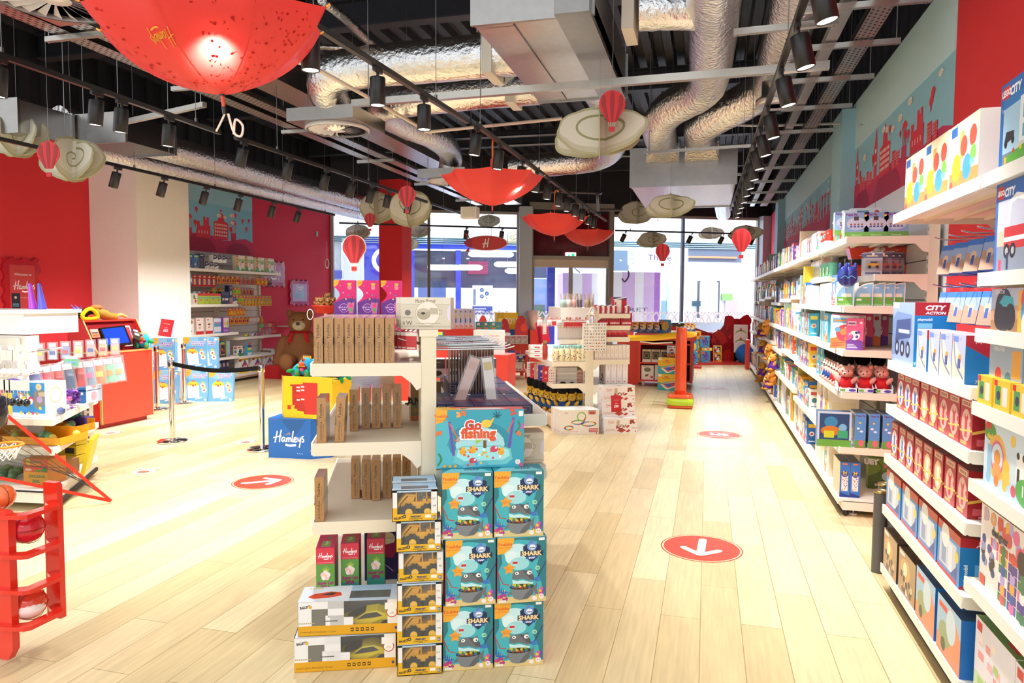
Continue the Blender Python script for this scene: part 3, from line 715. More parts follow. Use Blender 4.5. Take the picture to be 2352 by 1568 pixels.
duct('long foil duct sagging along the left wall above the white pillar',[(-7.1,6.6,3.6),(-7.0,8.5,3.62),(-7.0,11,3.6),(-6.95,13.5,3.6),(-6.9,15.6,3.62)],.18,7)
duct('second foil duct low along the left wall',[(-7.6,7.2,3.5),(-7.55,10,3.5),(-7.5,13,3.5),(-7.45,15.8,3.5)],.13,8)
duct('short foil duct above the rightmost windows',[(.2,13.2,3.6),(.25,15,3.55),(.3,16.8,3.55)],.16,9)
def boxy(label,a,b_,name='air_handling_unit',cat='air unit',flange=True,col='c8c8c8',extra=None):
 c=((a[0]+b_[0])/2,(a[1]+b_[1])/2,a[2]);t=thing(name,label,cat,c);m_=MB();m_.box(a,b_,col,'metal')
 m_.build('casing',t)
 if flange:
  for y in(a[1],b_[1]):m_=MB();m_.box((a[0]-.015,y-.015,a[2]-.015),(b_[0]+.015,y+.015,b_[2]+.015),'a4a2a0','metal');m_.build('flange',t)
 for q in((a[0],a[1]+.1),(b_[0],b_[1]-.1)):
  m_=MB();m_.tube([(q[0],q[1],a[2]-.02),(q[0],q[1],ZC)],.006,'9a9a9c','metal',5);m_.build('hanger_rod',t)
 if extra:extra(t)
 return t
def ahu_x(t):
 m_=MB();m_.box((-1.04,4.86,3.56),(-.8,7.1,3.7),'8f8d8a','metal');m_.build('side_tray',t)
 m_=MB();m_.add([(-1.6,5.1,3.598),(-1.6,7.0,3.598),(-1.37,7.0,3.598),(-1.37,5.1,3.598)],[(0,1,2,3)],'cfc8c8','metal');m_.box((-1.375,5.05,3.59),(-1.37,7.05,3.6),'6d6d70','metal');m_.build('access_panel',t)
 m_=MB();m_.add([(-1.68,6.7,3.6),(-1.68,6.9,3.6),(-1.68,6.9,3.75),(-1.68,6.7,3.75)],[(0,1,2,3)],'f0f0ec','card');m_.build('white_sticker',t)
boxy('big galvanised air unit at top centre with a bright flat underside',(-1.66,5.0,3.6),(-.8,7.1,3.98),extra=ahu_x)
boxy('pale air handling box with twin foil ducts above the right aisle',(-1.02,9.75,3.14),(.32,12.1,3.62),col='b9a79c')
b=MB()
for x_ in(-.6,-.11):b.box((x_-.21,9.6,3.42),(x_+.21,9.78,3.66),'dcd8d4','foil');b.add([(x_-.21,9.6,3.42),(x_+.21,9.6,3.42),(x_+.16,9.3,3.5),(x_-.16,9.3,3.5)],[(0,1,2,3)],'d8d2c8','foil')
tag(b.build('duct_adaptor',at=(-.35,9.7,3.45)),'pair of foil adaptors where the twin ducts meet the air box','duct adaptor')
boxy('galvanised air unit at far left above the red wall with a black handle',(-8.6,5.8,3.3),(-6.75,6.45,3.62),extra=lambda t:(lambda q:(q.tube([(-7.35,5.79,3.5),(-7.3,5.76,3.52),(-7.12,5.76,3.5),(-7.08,5.79,3.48)],.012,'101012','gloss',8),q.build('handle',t)))(MB()))
boxy('long dark side duct behind the far left air unit',(-6.75,6.5,3.32),(-6.1,7.25,3.62),'rectangular_duct','air duct',col='5f6064')
def collar(p,r,label):
 p=Vector(p);t=thing('duct_collar',label,'duct damper',p);b=MB();b.box((p.x-.045,p.y-r,p.z-r),(p.x+.045,p.y+r,p.z+r),'d6d0c2','paint');b.build('frame',t)
 b=MB();b.cyl((p.x,p.y-r-.03,p.z+r*.6),(p.x,p.y-r,p.z+r*.6),.035,'2a3fa0','gloss',12);b.build('blue_dial',t)
collar(PZ(1132,128,3.8),.2,'cream duct damper with a blue dial on the fat foil duct')
collar(PZ(1180,205,3.75),.17,'cream duct damper with a blue dial on the second foil duct')
collar((-.62,5.7,3.85),.19,'cream square collar on the short branch of the right aisle duct')
def diffuser(label,c,half,zb):
 t=thing('ceiling_diffuser',label,'air diffuser',(c[0],c[1],zb))
 b=MB();b.box((c[0]-half,c[1]-half,zb),(c[0]+half,c[1]+half,zb+.13),'b0aeac','metal');b.build('plenum_box',t)
 r=half*.86;b=MB();b.lathe([(r,-.035),(r+.012,-.03),(r+.012,0),(r-.012,0),(r-.02,-.035)],(c[0],c[1],zb),'c8c6ca','paint',36);b.build('ring',t)
 b=MB();b.lathe([(0,-.004),(r-.01,-.004)],(c[0],c[1],zb),'101014','black',30);b.build('throat',t)
 b=MB();n_=24
 for i in range(n_):
  a0=2*PI*i/n_;pts=[]
  for(rr,da,dz)in((r*.22,0,-.03),(r*.6,-.05,-.034),(r-.02,-.07,-.03),(r-.02,.07,-.012),(r*.6,.07,-.014),(r*.22,.06,-.02)):
   pts.append((c[0]+rr*math.cos(a0+da),c[1]+rr*math.sin(a0+da),zb+dz))
  b.add(pts,[(0,1,2,3,4,5)],'c9c6cc','paint')
 b.lathe([(0,-.04),(r*.24,-.035),(r*.24,-.03)],(c[0],c[1],zb),'d4d0d4','paint',16);b.build('swirl_vanes',t)
 for sx_ in(-1,1):
  b=MB();b.tube([(c[0]+sx_*half*.95,c[1],zb+.1),(c[0]+sx_*half*.95,c[1],ZC)],.005,'9a9a9c','metal',5);b.build('hanger_rod',t)
diffuser('square boxed round swirl diffuser between the trays and the middle track',(-3.78,6.9),.37,3.42)
diffuser('farther square boxed swirl diffuser beneath the second foil duct',(-3.82,10.4),.37,3.42)
diffuser('large swirl diffuser reddened by the umbrella at the top left corner',(-3.6,3.35),.4,3.35)
def roundv(label,p,r):
 t=MB();t.lathe([(r,0),(r+.02,.0),(r+.02,.06),(r*.8,.1),(r*.8,.3)],p,'bcbcbe','metal',24);t.lathe([(0,.01),(r*.5,0)],p,'c8c8ca','metal',16);tag(t.build('extract_valve',at=p),label,'air diffuser')
roundv('round metal valve under the outer foil duct by the right track',(.6,7.5,3.52),.17)
def plug(label,p,rz=0):
 t=thing('power_socket',label,'socket',p,rotz=rz);b=MB();b.box((-.05,-.04,-.06),(.05,.04,.05),'ebe6dd','gloss');b.box((-.03,-.06,-.03),(.03,-.04,.03),'f4f0e8','gloss');b.build('body',t)
 b=MB();b.tube(smooth_path([(0,0,-.06),(.06,0,-.16),(.16,0,-.14),(.24,0,-.22),(.28,0,-.36)],4),.007,'e8e2d6','gloss',6);b.build('cable',t)
plug('white socket with a looped cable on the long channel by the middle track',PZ(1058,215,3.38))
plug('white socket with a looped cable on the long channel by the right track',PZ(1712,160,3.42))
plug('white socket with a cable above the left red balloon',PZ(145,285,3.3))
b=MB();p=PZ(1080,489,3.0);b.box((p.x-.13,p.y-.09,p.z-.09),(p.x+.13,p.y+.09,p.z+.09),'e4ddcc','paint');b.box((p.x-.1,p.y-.1,p.z-.07),(p.x+.1,p.y-.09,p.z+.07),'cfc8b8','paint');b.tube([p,(p.x,p.y,ZC)],.006,'888888','metal',5)
tag(b.build('loudspeaker',at=p),'small cream loudspeaker hanging near the far end of the left track','speaker')
b=MB();p=PX(226,482,XL+.04);b.box((XL,p.y-.045,p.z-.08),(XL+.06,p.y+.045,p.z+.08),'f0eee8','gloss');tag(b.build('motion_sensor',at=p),'small white sensor on the red wall beside the white pillar','sensor')
b=MB();p=PX(728,537,XL+.01);b.box((XL,p.y-.04,p.z-.06),(XL+.02,p.y+.04,p.z+.06),'c8c4cc','gloss');tag(b.build('wall_switch',at=p),'small grey switch high on the red wall above the round loop','switch')
b=MB();p=PX(751,605,XL+.1)
for k in range(1):b.tube([(p.x,p.y+.09*math.cos(2*PI*i/20),p.z+.11*math.sin(2*PI*i/20))for i in range(21)],.014,'f2eeee','gloss',8,False)
b.tube([(p.x,p.y,p.z+.11),(p.x,p.y,p.z+.55)],.004,'e8e4e4','gloss',5);tag(b.build('hanging_loop',at=p),'white ring hanging on a cord beside the left window edge','ring')
# ================================================================ CARTONS AND SMALL GOODS
KIND={}
def kind(key,w,h,d,front,desc,side=None,top=None,art=None,cat='box',name='toy_box',mat='card'):
 KIND[key]=dict(w=w,h=h,d=d,front=front,desc=desc,side=side,top=top,art=art,cat=cat,name=name,mat=mat,obj=None,n=0)
def proto(key):
 k=KIND[key]
 if k['obj']is None:
  mb=MB()
  if k['w']is None:k['art'](mb)
  else:
   A=fbox(mb,k['w'],k['h'],k['d'],k['front'],k['side'],k['top'],k['mat'])
   if k['art']:k['art'](*A)
  k['obj']=mb.build(k['name'])
  k['obj']['category']=k['cat']
 return k
def put(key,loc,rz=0,label=None,group=None,rx=0,ry=0):
 k=proto(key)
 o=k['obj']if k['n']==0 else k['obj'].copy()
 if k['n']:COL.objects.link(o)
 k['n']+=1
 o.location=loc;o.rotation_euler=(rx,ry,rz);o['label']=label or k['desc']
 if group:o['group']=group
 return o
PALS=[('2f6db5','f4c430','e8443a','ffffff'),('e85b8a','f7c8da','7a3fa0','ffffff'),('3aa7c9','f6e05e','ef7d3a','ffffff'),('f2b632','d8402f','3a63b0','fff4d8'),('f3efe6','d94f3d','4c9a6a','3a5a9c'),('6fb04a','f2e35c','3b6fb8','ffffff'),('7c57b0','f4a7c8','f7d64a','ffffff'),('dfe9f0','5fa8cf','f08a4b','c94a5a'),('e4572e','ffe08a','2a6f97','ffffff')]
def generic(seed):
 def f(A,R_,L,T):
  r=random.Random(seed);p=PALS[seed%len(PALS)]
  A.poly([(0,.3),(.5,.38),(1,.28),(1,0),(0,0)],p[2])
  A.ell(.5,.47,.3,p[3]);
  for i in range(9):A.ell(r.uniform(.25,.75),r.uniform(.3,.62),r.uniform(.04,.12),r.choice(p+('2c2c34',)))
  A.rect(.08,.78,.5,.14,p[1]);A.rect(.12,.82,.4,.05,p[2]);A.ell(.85,.87,.08,p[3])
  for i in range(3):A.rect(.08,.17-.05*i,r.uniform(.3,.7),.02,p[3])
  for S in(R_,L):
   S.rect(.15,.72,.7,.16,p[1]);S.ell(.5,.45,.25,p[3]);S.ell(.5,.45,.14,p[2]);S.rect(.2,.1,.6,.05,p[3])
  T.rect(.1,.3,.5,.4,p[1])
 return f
DESC=['blue and yellow toy box','pink toy box','sky blue toy box','yellow and red toy box','cream toy box','green toy box','purple toy box','pale toy box','orange toy box']
for i in range(27):
 p=PALS[i%9];w,h,d=[(.16,.2,.1),(.22,.26,.12),(.12,.24,.1)][i//9]
 kind('g%d'%i,w,h,d,p[0],['small ','large ','narrow '][i//9]+DESC[i%9],art=generic(i),name=['puzzle_box','craft_box','game_box','figure_box','nursery_box','activity_box','doll_box','plush_box','vehicle_box'][i%9])
# --- brown craft box, spine forward
def a_brown(A,R_,L,T):
 A.rect(0,0,.06,1,'a87c4c');A.rect(.94,0,.06,1,'ab8050');A.rect(.9,.5,.1,.012,'8a643c')
 A.text('Youbika',.42,.7,.013,'3a2c1c',rot=PI/2,bold=.01);A.text('ART & CRAFT',.72,.7,.005,'5a452c',rot=PI/2);A.ring(.5,.86,.09,.03,'3a2c1c')
 A.text('jackinthebox',.42,.27,.0115,'4a3822',rot=PI/2,shear=.2);A.text('MAKE YOUR OWN',.72,.27,.005,'5a452c',rot=PI/2)
 for S in(R_,L):
  S.rect(.0,.1,1,.5,'8a8468');S.rect(0,0,1,.12,'c87850');S.text('ANIMAL',.5,.5,.04,'3c2a1a',bold=.03);S.rect(.1,.2,.5,.12,'b8894a')
 T.rect(.02,.02,.96,.96,'c09a92')
kind('brown',.042,.208,.17,'b88a58','brown cardboard craft kit, spine forward',side='a9845a',top='c4a19a',art=a_brown,name='craft_kit',mat='wrap')
# --- magenta tall box with curved cut out
def b_mag(mb):
 w,h,d=.124,.2,.09;n=10
 arc=[(-w/2+.034*math.sin(PI*i/n)*1.0,h*.36+h*.46*i/n)for i in range(n+1)]
 pts=[(-w/2,0),(w/2,0),(w/2,h),(-w/2,h)]+arc[::-1]
 lower=[(p[0],p[1])for p in pts]
 mb.prism(lower,(0,d,0),(1,0,0),(0,0,1),d,'c81668','card','b01060')
 A=Art(mb,(-w/2,0,0),(1,0,0),(0,0,1),w,h,'card')
 A.poly([(0,0),(1,0),(1,.46),(.55,.5),(0,.34)],'5e2a86');A.poly([(0,1),(.26,1),(.2,.88),(.08,.82),(0,.81)],'f6a52a');A.text('Youbika',.12,.93,.008,'d84a20')
 A.ell(.46,.2,.2,'6a3494');A.ring(.46,.2,.21,.02,'d89ac4');A.text('MAKE & MIX',.46,.22,.008,'e8c8e8');A.rect(.36,.15,.2,.015,'e8c8e8')
 A.poly([(.62,.36),(.94,.36),(.88,.04),(.68,.04)],'b86a9a');A.ell(.78,.27,.09,'d83a7a');A.ell(.78,.15,.08,'5aa04a');A.line([(.8,.33),(.86,.54)],.004,'3a2a50')
 A.ell(.72,.79,.1,'ef7f84');A.ell(.72,.88,.08,'b8a84a');A.ell(.64,.9,.03,'b8a84a');A.ell(.8,.9,.03,'b8a84a')
 A.star(.44,.64,.05,'f4a8c8');A.ell(.68,.57,.035,'2a8ab0');A.star(.3,.84,.03,'f4a8c8');A.ell(.56,.46,.04,'e8b84a')
kind('mag',None,.225,.1,None,'magenta and purple drink kit box with curved side',art=b_mag,name='drink_kit')
KIND['mag']['w2']=.124
def a_shark(A,R_,L,T):
 r=random.Random(4)
 A.rect(0,0,1,1,'2f7d86');A.poly([(.0,.12),(.06,.3),(.02,.5),(.1,.62),(.08,.85),(.2,.95),(.45,.97),(.8,.93),(.86,.7),(.78,.5),(.9,.3),(.94,.1),(.6,.06)],'45b5c0')
 A.ell(.4,.76,.26,'c9eef2',.15);A.ell(.3,.7,.14,'dff6f6',.1);A.ell(.52,.72,.14,'d4f2f4',.09);A.ell(.45,.6,.2,'9fdde2',.1)
 A.poly([(0,0),(1,0),(1,.07),(.6,.11),(.3,.1),(0,.08)],'e0c98a')
 for i in range(26):
  x=r.choice([r.uniform(.0,.2),r.uniform(.78,1)]);x=min(max(x,.04),.96);A.ell(x,r.uniform(.06,.2),.035,r.choice(['e0407a','b83a8c','e8c83a','d85a9c','6a4ab8']))
 for i in range(5):A.poly([(.02+.04*i,.16),(.05+.04*i,.3-.03*i),(.07+.04*i,.16)],'2a6fc0')
 A.poly([(0,1),(.34,1),(.33,.93),(.26,.83),(.12,.76),(0,.755)],'f3ad34');A.text('Youbika',.15,.91,.014,'e05028',bold=.02);A.text('GAMES & PUZZLES',.15,.855,.006,'e05028')
 A.line([(.0,.5),(.12,.3),(.24,.28)],.004,'c8343a',False);A.line([(1,.62),(.82,.38),(.8,.34)],.004,'2c3c78',False)
 A.poly([(.68,.35),(.9,.4),(.84,.34),(.95,.33),(.8,.31)],'3a78c8')
 A.poly([(.52,.86),(.7,.93),(.88,.86),(.87,.72),(.7,.61),(.53,.72)],'1d2c54');A.ell(.7,.86,.1,'6f9ad8',.075);A.poly([(.62,.9),(.7,.965),(.74,.9)],'5d88c8');A.ell(.71,.845,.065,'eef4fa',.04);A.rect(.66,.83,.1,.012,'26355e')
 A.poly([(.47,.79),(.93,.79),(.93,.71),(.47,.71)],'1d2c54');A.text('SHARK',.7,.75,.019,'f3d9a0',w=.42,bold=.05);A.rect(.58,.665,.25,.035,'2f5fa8');A.text('SNAP',.7,.682,.008,'ffffff',bold=.03)
 A.star(.24,.53,.13,'f6a63a',inner=.55);A.text('CATCH A',.24,.545,.005,'b04a20');A.text('CREATURE',.24,.52,.005,'b04a20')
 A.ell(.36,.62,.065,'bfe6ea',.05);A.rect(.31,.6,.1,.035,'c8343a');A.ell(.82,.52,.05,'a8e0d8',.035);A.poly([(.78,.52),(.86,.54),(.84,.5)],'5ab04a')
 A.poly([(.3,.37),(.31,.45),(.38,.49),(.5,.5),(.6,.49),(.7,.52),(.68,.46),(.74,.4),(.75,.34),(.66,.33),(.5,.37),(.4,.36)],'6e7378')
 A.poly([(.5,.5),(.6,.49),(.68,.46),(.74,.4),(.75,.34),(.66,.36)],'55595f');A.ell(.65,.455,.05,'f4f4f2',.032);A.ell(.665,.45,.018,'1c1c20',.012);A.ell(.4,.455,.04,'f4f4f2',.025);A.ell(.395,.455,.014,'1c1c20',.01)
 A.poly([(.3,.36),(.4,.335),(.52,.345),(.66,.31),(.74,.3),(.7,.26),(.32,.27)],'c8eef0')
 A.poly([(.26,.22),(.74,.24),(.72,.12),(.62,.055),(.46,.04),(.34,.07)],'7f8488');A.poly([(.74,.24),(.72,.12),(.62,.055),(.5,.045),(.6,.15)],'62676c')
 A.ell(.5,.245,.25,'3a3430',.045)
 for i in range(22):A.ell(.5+r.uniform(-.2,.2),.248+r.uniform(-.02,.035),.03,r.choice(['d8b83a','3a8a4a','a83a2c','3a6ab8','8a5a2c','c8c83a']),.018)
 A.poly([(.72,.2),(.82,.3),(.8,.2),(.84,.1),(.76,.14)],'6e7378');A.poly([(.27,.19),(.2,.12),(.3,.14)],'6e7378')
 A.ell(.76,.06,.05,'f8e8ec',.035);A.ell(.9,.08,.055,'f8e8ec',.04);A.text('4+',.9,.085,.009,'c83a5a');A.rect(.84,.945,.12,.04,'f4f4f0');A.rect(.03,.02,.15,.035,'f0ece0')
 for S in(R_,L):S.rect(0,0,1,1,'c02c5c');S.poly([(0,.6),(1,.7),(1,1),(0,1)],'2f9cb0');S.text('SHARK',.5,.8,.02,'ffffff')
 T.rect(0,0,1,1,'2b93a6');T.poly([(0,0),(1,0),(.8,.5),(.2,.6)],'7fd0da');T.text('SNAP',.6,.4,.02,'1d2c54',bold=.04)
kind('shark',.222,.295,.13,'3a9aa5','teal shark snapping game box',art=a_shark,name='game_box')
def a_fish(A,R_,L,T):
 r=random.Random(9)
 A.rect(0,0,1,1,'3aa3b8');A.poly([(0,0),(.3,.1),(.12,.4),(.2,.7),(.05,1),(0,1)],'55b9c8');A.ell(.5,.42,.36,'2f8ea6',.38);A.ell(.5,.4,.28,'a8dce4',.3)
 A.poly([(.2,.1),(.22,.32),(.3,.38),(.72,.38),(.85,.32),(.87,.14),(.8,.05),(.3,.03)],'6fc6c8');A.poly([(.23,.2),(.25,.31),(.32,.36),(.72,.36),(.83,.3),(.84,.2),(.76,.13),(.32,.12)],'a6e6e8')
 for i in range(26):A.ell(r.uniform(.3,.78),r.uniform(.16,.33),.014,r.choice(['f4faf8','f0b030','e8506a','e87030','f0b030','d8404a']))
 for x,y in((.3,.28),(.42,.3),(.74,.26)):A.ell(x,y,.035,'f4a828',.05);A.ell(x+.01,y+.06,.02,'f6b838',.03);A.ell(x-.025,y+.05,.012,'e06028',.015)
 for x,y in((.66,.32),(.42,.12)):A.ell(x,y,.045,'d8405c',.055);A.ell(x+.02,y+.02,.012,'ffffff',.018)
 A.rect(.535,.34,.035,.13,'7a4a30')
 for i in range(7):
  t=PI*i/6;A.poly([(.55,.5),(.55+.09*math.cos(t)-.01,.48+.13*math.sin(t)),(.55+.1*math.cos(t+.25),.44+.12*math.sin(t+.25))],'9ccc3c')
 A.line([(.15,.8),(.2,.22)],.011,'6f52b0',False);A.line([(.88,.86),(.83,.34)],.011,'6f52b0',False);A.line([(.15,.78),(.26,.48)],.005,'e8683a',False);A.line([(.88,.82),(.81,.6)],.005,'e8683a',False)
 A.line([(.2,.5),(.24,.46),(.27,.5)],.004,'e8683a');A.poly([(0,1),(.13,1),(.125,.9),(.08,.8),(0,.76)],'f3ad34');A.text('Youbika',.057,.9,.013,'e05028',bold=.02);A.text('GAMES & PUZZLES',.06,.83,.005,'e05028')
 for x,y,c in((.24,.94,'f0a85a'),(.3,.96,'e8763c'),(.03,.62,'e8763c'),(.95,.6,'e8763c'),(.97,.72,'b86ab8'),(.88,.96,'e8503c')):
  for i in range(5):A.ell(x+r.uniform(-.03,.03),y+r.uniform(-.05,.03),.016,c)
 for i in range(7):A.line([(.69,.88),(.69+.05*math.cos(i*.9),.91+.07*math.sin(i*.9))],.003,'1c4a5c',False)
 A.line([(.9,.6),(.95,.7),(.93,.8)],.006,'3a8a5a');A.line([(.02,.05),(.06,.16),(.03,.26)],.008,'3a8a4a');A.rect(.94,.88,.05,.09,'f0ece8')
 k=A.k;A.text('Go',.42,.74,.04,'ffffff',bold=.12);A.text('fishing',.48,.6,.042,'ffffff',bold=.14);A.text('Go',.42,.74,.04,'d8402c',bold=.05);A.text('fishing',.48,.6,.042,'e0582c',bold=.05)
 A.ell(.57,.76,.06,'f8c84a',.07);A.poly([(.6,.78),(.66,.88),(.64,.78)],'f8c84a');A.text('a musical fishing game',.46,.49,.006,'ffffff')
 A.poly([(.3,.06),(.56,.12),(.6,.04),(.3,.0)],'5ab8d0')
 for i in range(4):A.ell(.36+.05*i,.05+.012*i,.014,['d84a3a','e88a3a','3a8ad0','f0c84a'][i])
 A.ell(.93,.09,.03,'f4ece8');A.text('4+',.93,.09,.007,'444444');A.ell(.97,.04,.025,'c85a7a')
 for i in range(3):A.ell(.1+.06*i,.04,.018,'e8a83a')
 for S in(R_,L):S.rect(0,0,1,1,'e8824a')
 T.rect(0,0,1,1,'e86a5a');T.ell(.5,.4,.3,'f4f4f0',.3);T.poly([(0,0),(.3,0),(.15,1),(0,1)],'f0c03a');T.poly([(.3,.2),(.45,.9),(.25,.6)],'6aa84a')
kind('fish',.395,.262,.085,'3aa3b8','turquoise magnetic fishing game box',art=a_fish,name='game_box')
def a_spa(A,R_,L,T):
 A.rect(0,.78,1,.22,'d8384c');A.rect(0,.45,1,.33,'5f9a44');A.rect(0,0,1,.45,'3f9a8c')
 A.script(.5,.885,.064,'ffffff',.28);A.text('The Finest Toy Shop in the World',.5,.8,.003,'ffffff',w=.85)
 for i in range(7):A.poly([(.45,.64),(.3+.08*i,.76-.012*abs(3-i)),(.5+.02*i,.66)],'a8c848')
 for i in range(5):t=PI/2+2*PI*i/5;A.ell(.5+.15*math.cos(t),.62+.036*math.sin(t),.13,'f6c4c8' if i%2 else 'fbe3e0',.034)
 A.ell(.5,.62,.06,'f4c85a',.016)
 A.text('Super Lab',.5,.52,.014,'a0206c',bold=.05,w=.88,shear=.2);A.text('SPA',.5,.455,.017,'a0206c',bold=.05,shear=.2);A.text('LAB',.5,.3,.014,'205a5c')
 for S in(R_,L):S.rect(0,0,1,1,'4a8a4c');S.rect(0,.72,1,.28,'d8206c')
 T.rect(0,0,1,1,'c8206c');T.rect(.25,.1,.5,.4,'7aa04a');T.script(.5,.35,.05,'ffffff',.2,rot=PI/2);T.text('SPA',.6,.72,.02,'5a7a3a',bold=.03,rot=PI/2)
kind('spa',.083,.34,.2,'5f9a44','pink and green spa lab kit',art=a_spa,name='science_kit')
# --- white boxes of the union flag gondola
def a_track(A,R_,L,T):
 A.script(.15,.88,.05,'d05a5a',.2)
 cs=['d8442c','3a58b0','6ab03c','d8442c','e8c83a','4a9ad0','d8442c','6ab03c']
 def ringseg(cx,cy,rx,ry,th,off=0,n=16):
  for i in range(n):
   t0=2*PI*i/n;t1=2*PI*(i+1)/n
   A.k=5;A.poly([(cx+rx*math.cos(t0),cy+ry*math.sin(t0)),(cx+rx*math.cos(t1),cy+ry*math.sin(t1)),(cx+(rx-th)*math.cos(t1),cy+(ry-th*1.0)*math.sin(t1)),(cx+(rx-th)*math.cos(t0),cy+(ry-th*1.0)*math.sin(t0))],cs[(i//2+off)%8])
 A.k=4;ringseg(.46,.49,.18,.1,.045);ringseg(.74,.42,.2,.11,.045,3);ringseg(.23,.27,.13,.1,.045,5)
 A.k=6
 for q in(.1,.085):A.ring(.55,.72,q+.02,.014,'8ac04a')
 A.poly([(.52,.46),(.6,.5),(.62,.44),(.54,.4)],'2c50b0');A.poly([(.6,.52),(.63,.68),(.66,.66),(.63,.5)],'d8442c')
 A.rect(.72,.8,.2,.18,'b8a090');A.ell(.82,.87,.08,'c83a2c',.05)
 for i in range(3):A.rect(.74,.2-.06*i,.24,.035,'d0303a')
 A.text('Glow In The Dark Action Tracks',.24,.12,.011,'c0504a');A.rect(.03,.05,.25,.012,'8a8a8a');A.ell(.94,.04,.02,'c83a3a')
 for S in(R_,L):S.text('Hamleys',.5,.9,.012,'c85050');S.ell(.5,.1,.1,'c83a3a')
 T.rect(.4,.4,.3,.2,'b8b8b8')
kind('track',.485,.3,.11,'f2ebe2','white glow track boxed set',side='f0ece8',top='fbfaf8',art=a_track,name='race_track_box')
def a_bus(A,R_,L,T):
 A.script(.2,.76,.08,'d04a4a',.2);A.rect(.12,.62,.06,.02,'c83a3a')
 A.poly([(.38,.2),(.52,.05),(.66,.2),(.52,.38)],'b8402c');A.poly([(.36,.45),(.46,.45),(.46,.85),(.38,.85)],'c8b090');A.poly([(.35,.3),(.47,.4),(.47,.52),(.36,.5)],'c04030')
 r=random.Random(2)
 for i in range(24):A.ell(r.uniform(.4,.66),r.uniform(.28,.55),.02,r.choice(['3a4a78','c84a3a','b8b8b4','d8c8a0','4a4a50','e8e4e0']))
 A.poly([(.64,.4),(.72,.55),(.78,.5),(.7,.36)],'b83028');A.poly([(.64,.12),(.74,.26),(.8,.18),(.72,.06)],'c83a2c')
 A.poly([(.76,.62),(.94,.68),(.95,.9),(.78,.88)],'c84a38');A.rect(.78,.76,.15,.06,'3a3a40');A.ell(.8,.63,.02,'222226');A.ell(.9,.65,.02,'222226');A.ell(.94,.8,.05,'fbf8f4');A.ring(.94,.8,.052,.01,'d84a3a')
 A.text('Transforming',.17,.3,.013,'c85048');A.text('London Bus Playset',.2,.21,.013,'c85048');A.rect(.82,.32,.17,.03,'c83a3a');A.ell(.95,.13,.02,'c83a3a')
 for S in(R_,L):S.text('Hamleys',.5,.8,.02,'d05050',rot=.3);S.text('London',.5,.25,.012,'d05050');S.ell(.8,.1,.06,'c83a3a')
 T.poly([(.4,.2),(.6,.4),(.66,.3),(.5,.1)],'b83030')
kind('bus',.42,.19,.2,'f5f1ec','white London bus playset box',side='f2eef0',top='fcfbfa',art=a_bus,name='playset_box')
def a_wm(A,R_,L,T):
 A.rect(.15,.35,.7,.5,'f8f4f0');A.text('Hamleys',.5,.8,.012,'d05050',rot=PI/2);A.rect(.3,.1,.2,.05,'c83a3a')
 for S in(R_,L):S.rect(.08,.55,.12,.35,'c83a3a');S.poly([(.2,.1),(.45,.5),(.55,.45),(.7,.1)],'2a3a70');S.line([(.25,.12),(.6,.45)],.02,'d84048',False);S.line([(.25,.4),(.6,.14)],.02,'ffffff',False)
kind('whitetall',.07,.25,.3,'f1ecea','tall white boxed bus',side='ece8ea',top='fbfaf8',art=a_wm,name='gift_box')
def a_wn(A,R_,L,T):A.text('Hamleys',.5,.6,.012,'d88a80',rot=PI/2);A.ell(.5,.12,.12,'d07a70')
kind('whitenarrow',.048,.185,.22,'f3e9dc','slim cream boxed souvenir',side='f0e6da',top='fbf8f4',art=a_wn,name='gift_box')
def a_redb(A,R_,L,T):A.rect(.0,.0,1,.25,'a01824');A.poly([(0,1),(.2,1),(1,.3),(1,.1)],'d83a40');A.text('Hamleys',.5,.55,.015,'f4d8d0',shear=.2);T.rect(0,0,1,1,'3a3a78')
kind('redbox',.07,.13,.2,'c4202c','glossy red London souvenir box',art=a_redb,name='gift_box')
def a_lon(A,R_,L,T):A.rect(.12,.42,.76,.42,'5a2428');A.rect(.2,.5,.6,.18,'b84a40');A.text('LONDON',.5,.2,.02,'ffffff',w=.8,bold=.04);T.rect(0,0,1,1,'d8484c')
kind('london',.145,.16,.2,'c01c28','red LONDON die cast bus box',art=a_lon,name='gift_box')
def a_uj(A,R_,L,T):A.rect(.05,.05,.55,.8,'f4f0ec');A.rect(.6,.05,.4,.9,'c02430');A.rect(0,.85,1,.15,'2c3c80');A.line([(0,.85),(1,1)],.012,'ffffff',False);A.rect(.1,.3,.1,.4,'c83a3a')
kind('unionbox',.17,.21,.12,'c02430','red union flag gift box',art=a_uj,name='gift_box')
kind('unionsmall',.063,.11,.1,'c42630','small red union flag gift box',art=a_uj,name='gift_box')
# --- playmat, popping balls, hamster
def a_jam(A,R_,L,T):
 A.poly([(0,.5),(.2,.44),(.4,.5),(.7,.56),(1,.66),(1,1),(0,1)],'f2c22c');A.rect(0,0,1,.0001,'40b0b8');A.ell(.1,.92,.08,'f4f0e8')
 A.text('JAM',.42,.85,.026,'d8682c',bold=.04);A.text('PLAYMAT',.42,.74,.022,'d8682c',bold=.04)
 A.poly([(.12,.36),(.42,.06),(.5,.06),(.98,.32),(.98,.5),(.78,.54)],'fbf4ee');A.poly([(.16,.36),(.44,.11),(.96,.36),(.78,.5)],'d8443c');A.poly([(.34,.32),(.52,.2),(.74,.34),(.56,.44)],'3a6ec0')
 for i in range(5):A.poly([(.2+.055*i,.33-.05*i),(.24+.055*i,.29-.05*i),(.3+.055*i,.33-.05*i),(.26+.055*i,.37-.05*i)],'f8f8f4')
 A.ell(.82,.44,.05,'26407c')
 for S in(R_,L):S.rect(0,0,1,1,'40b0b8');S.poly([(0,.2),(.4,.3),(.6,.7),(1,.8),(1,1),(0,1)],'f0c030')
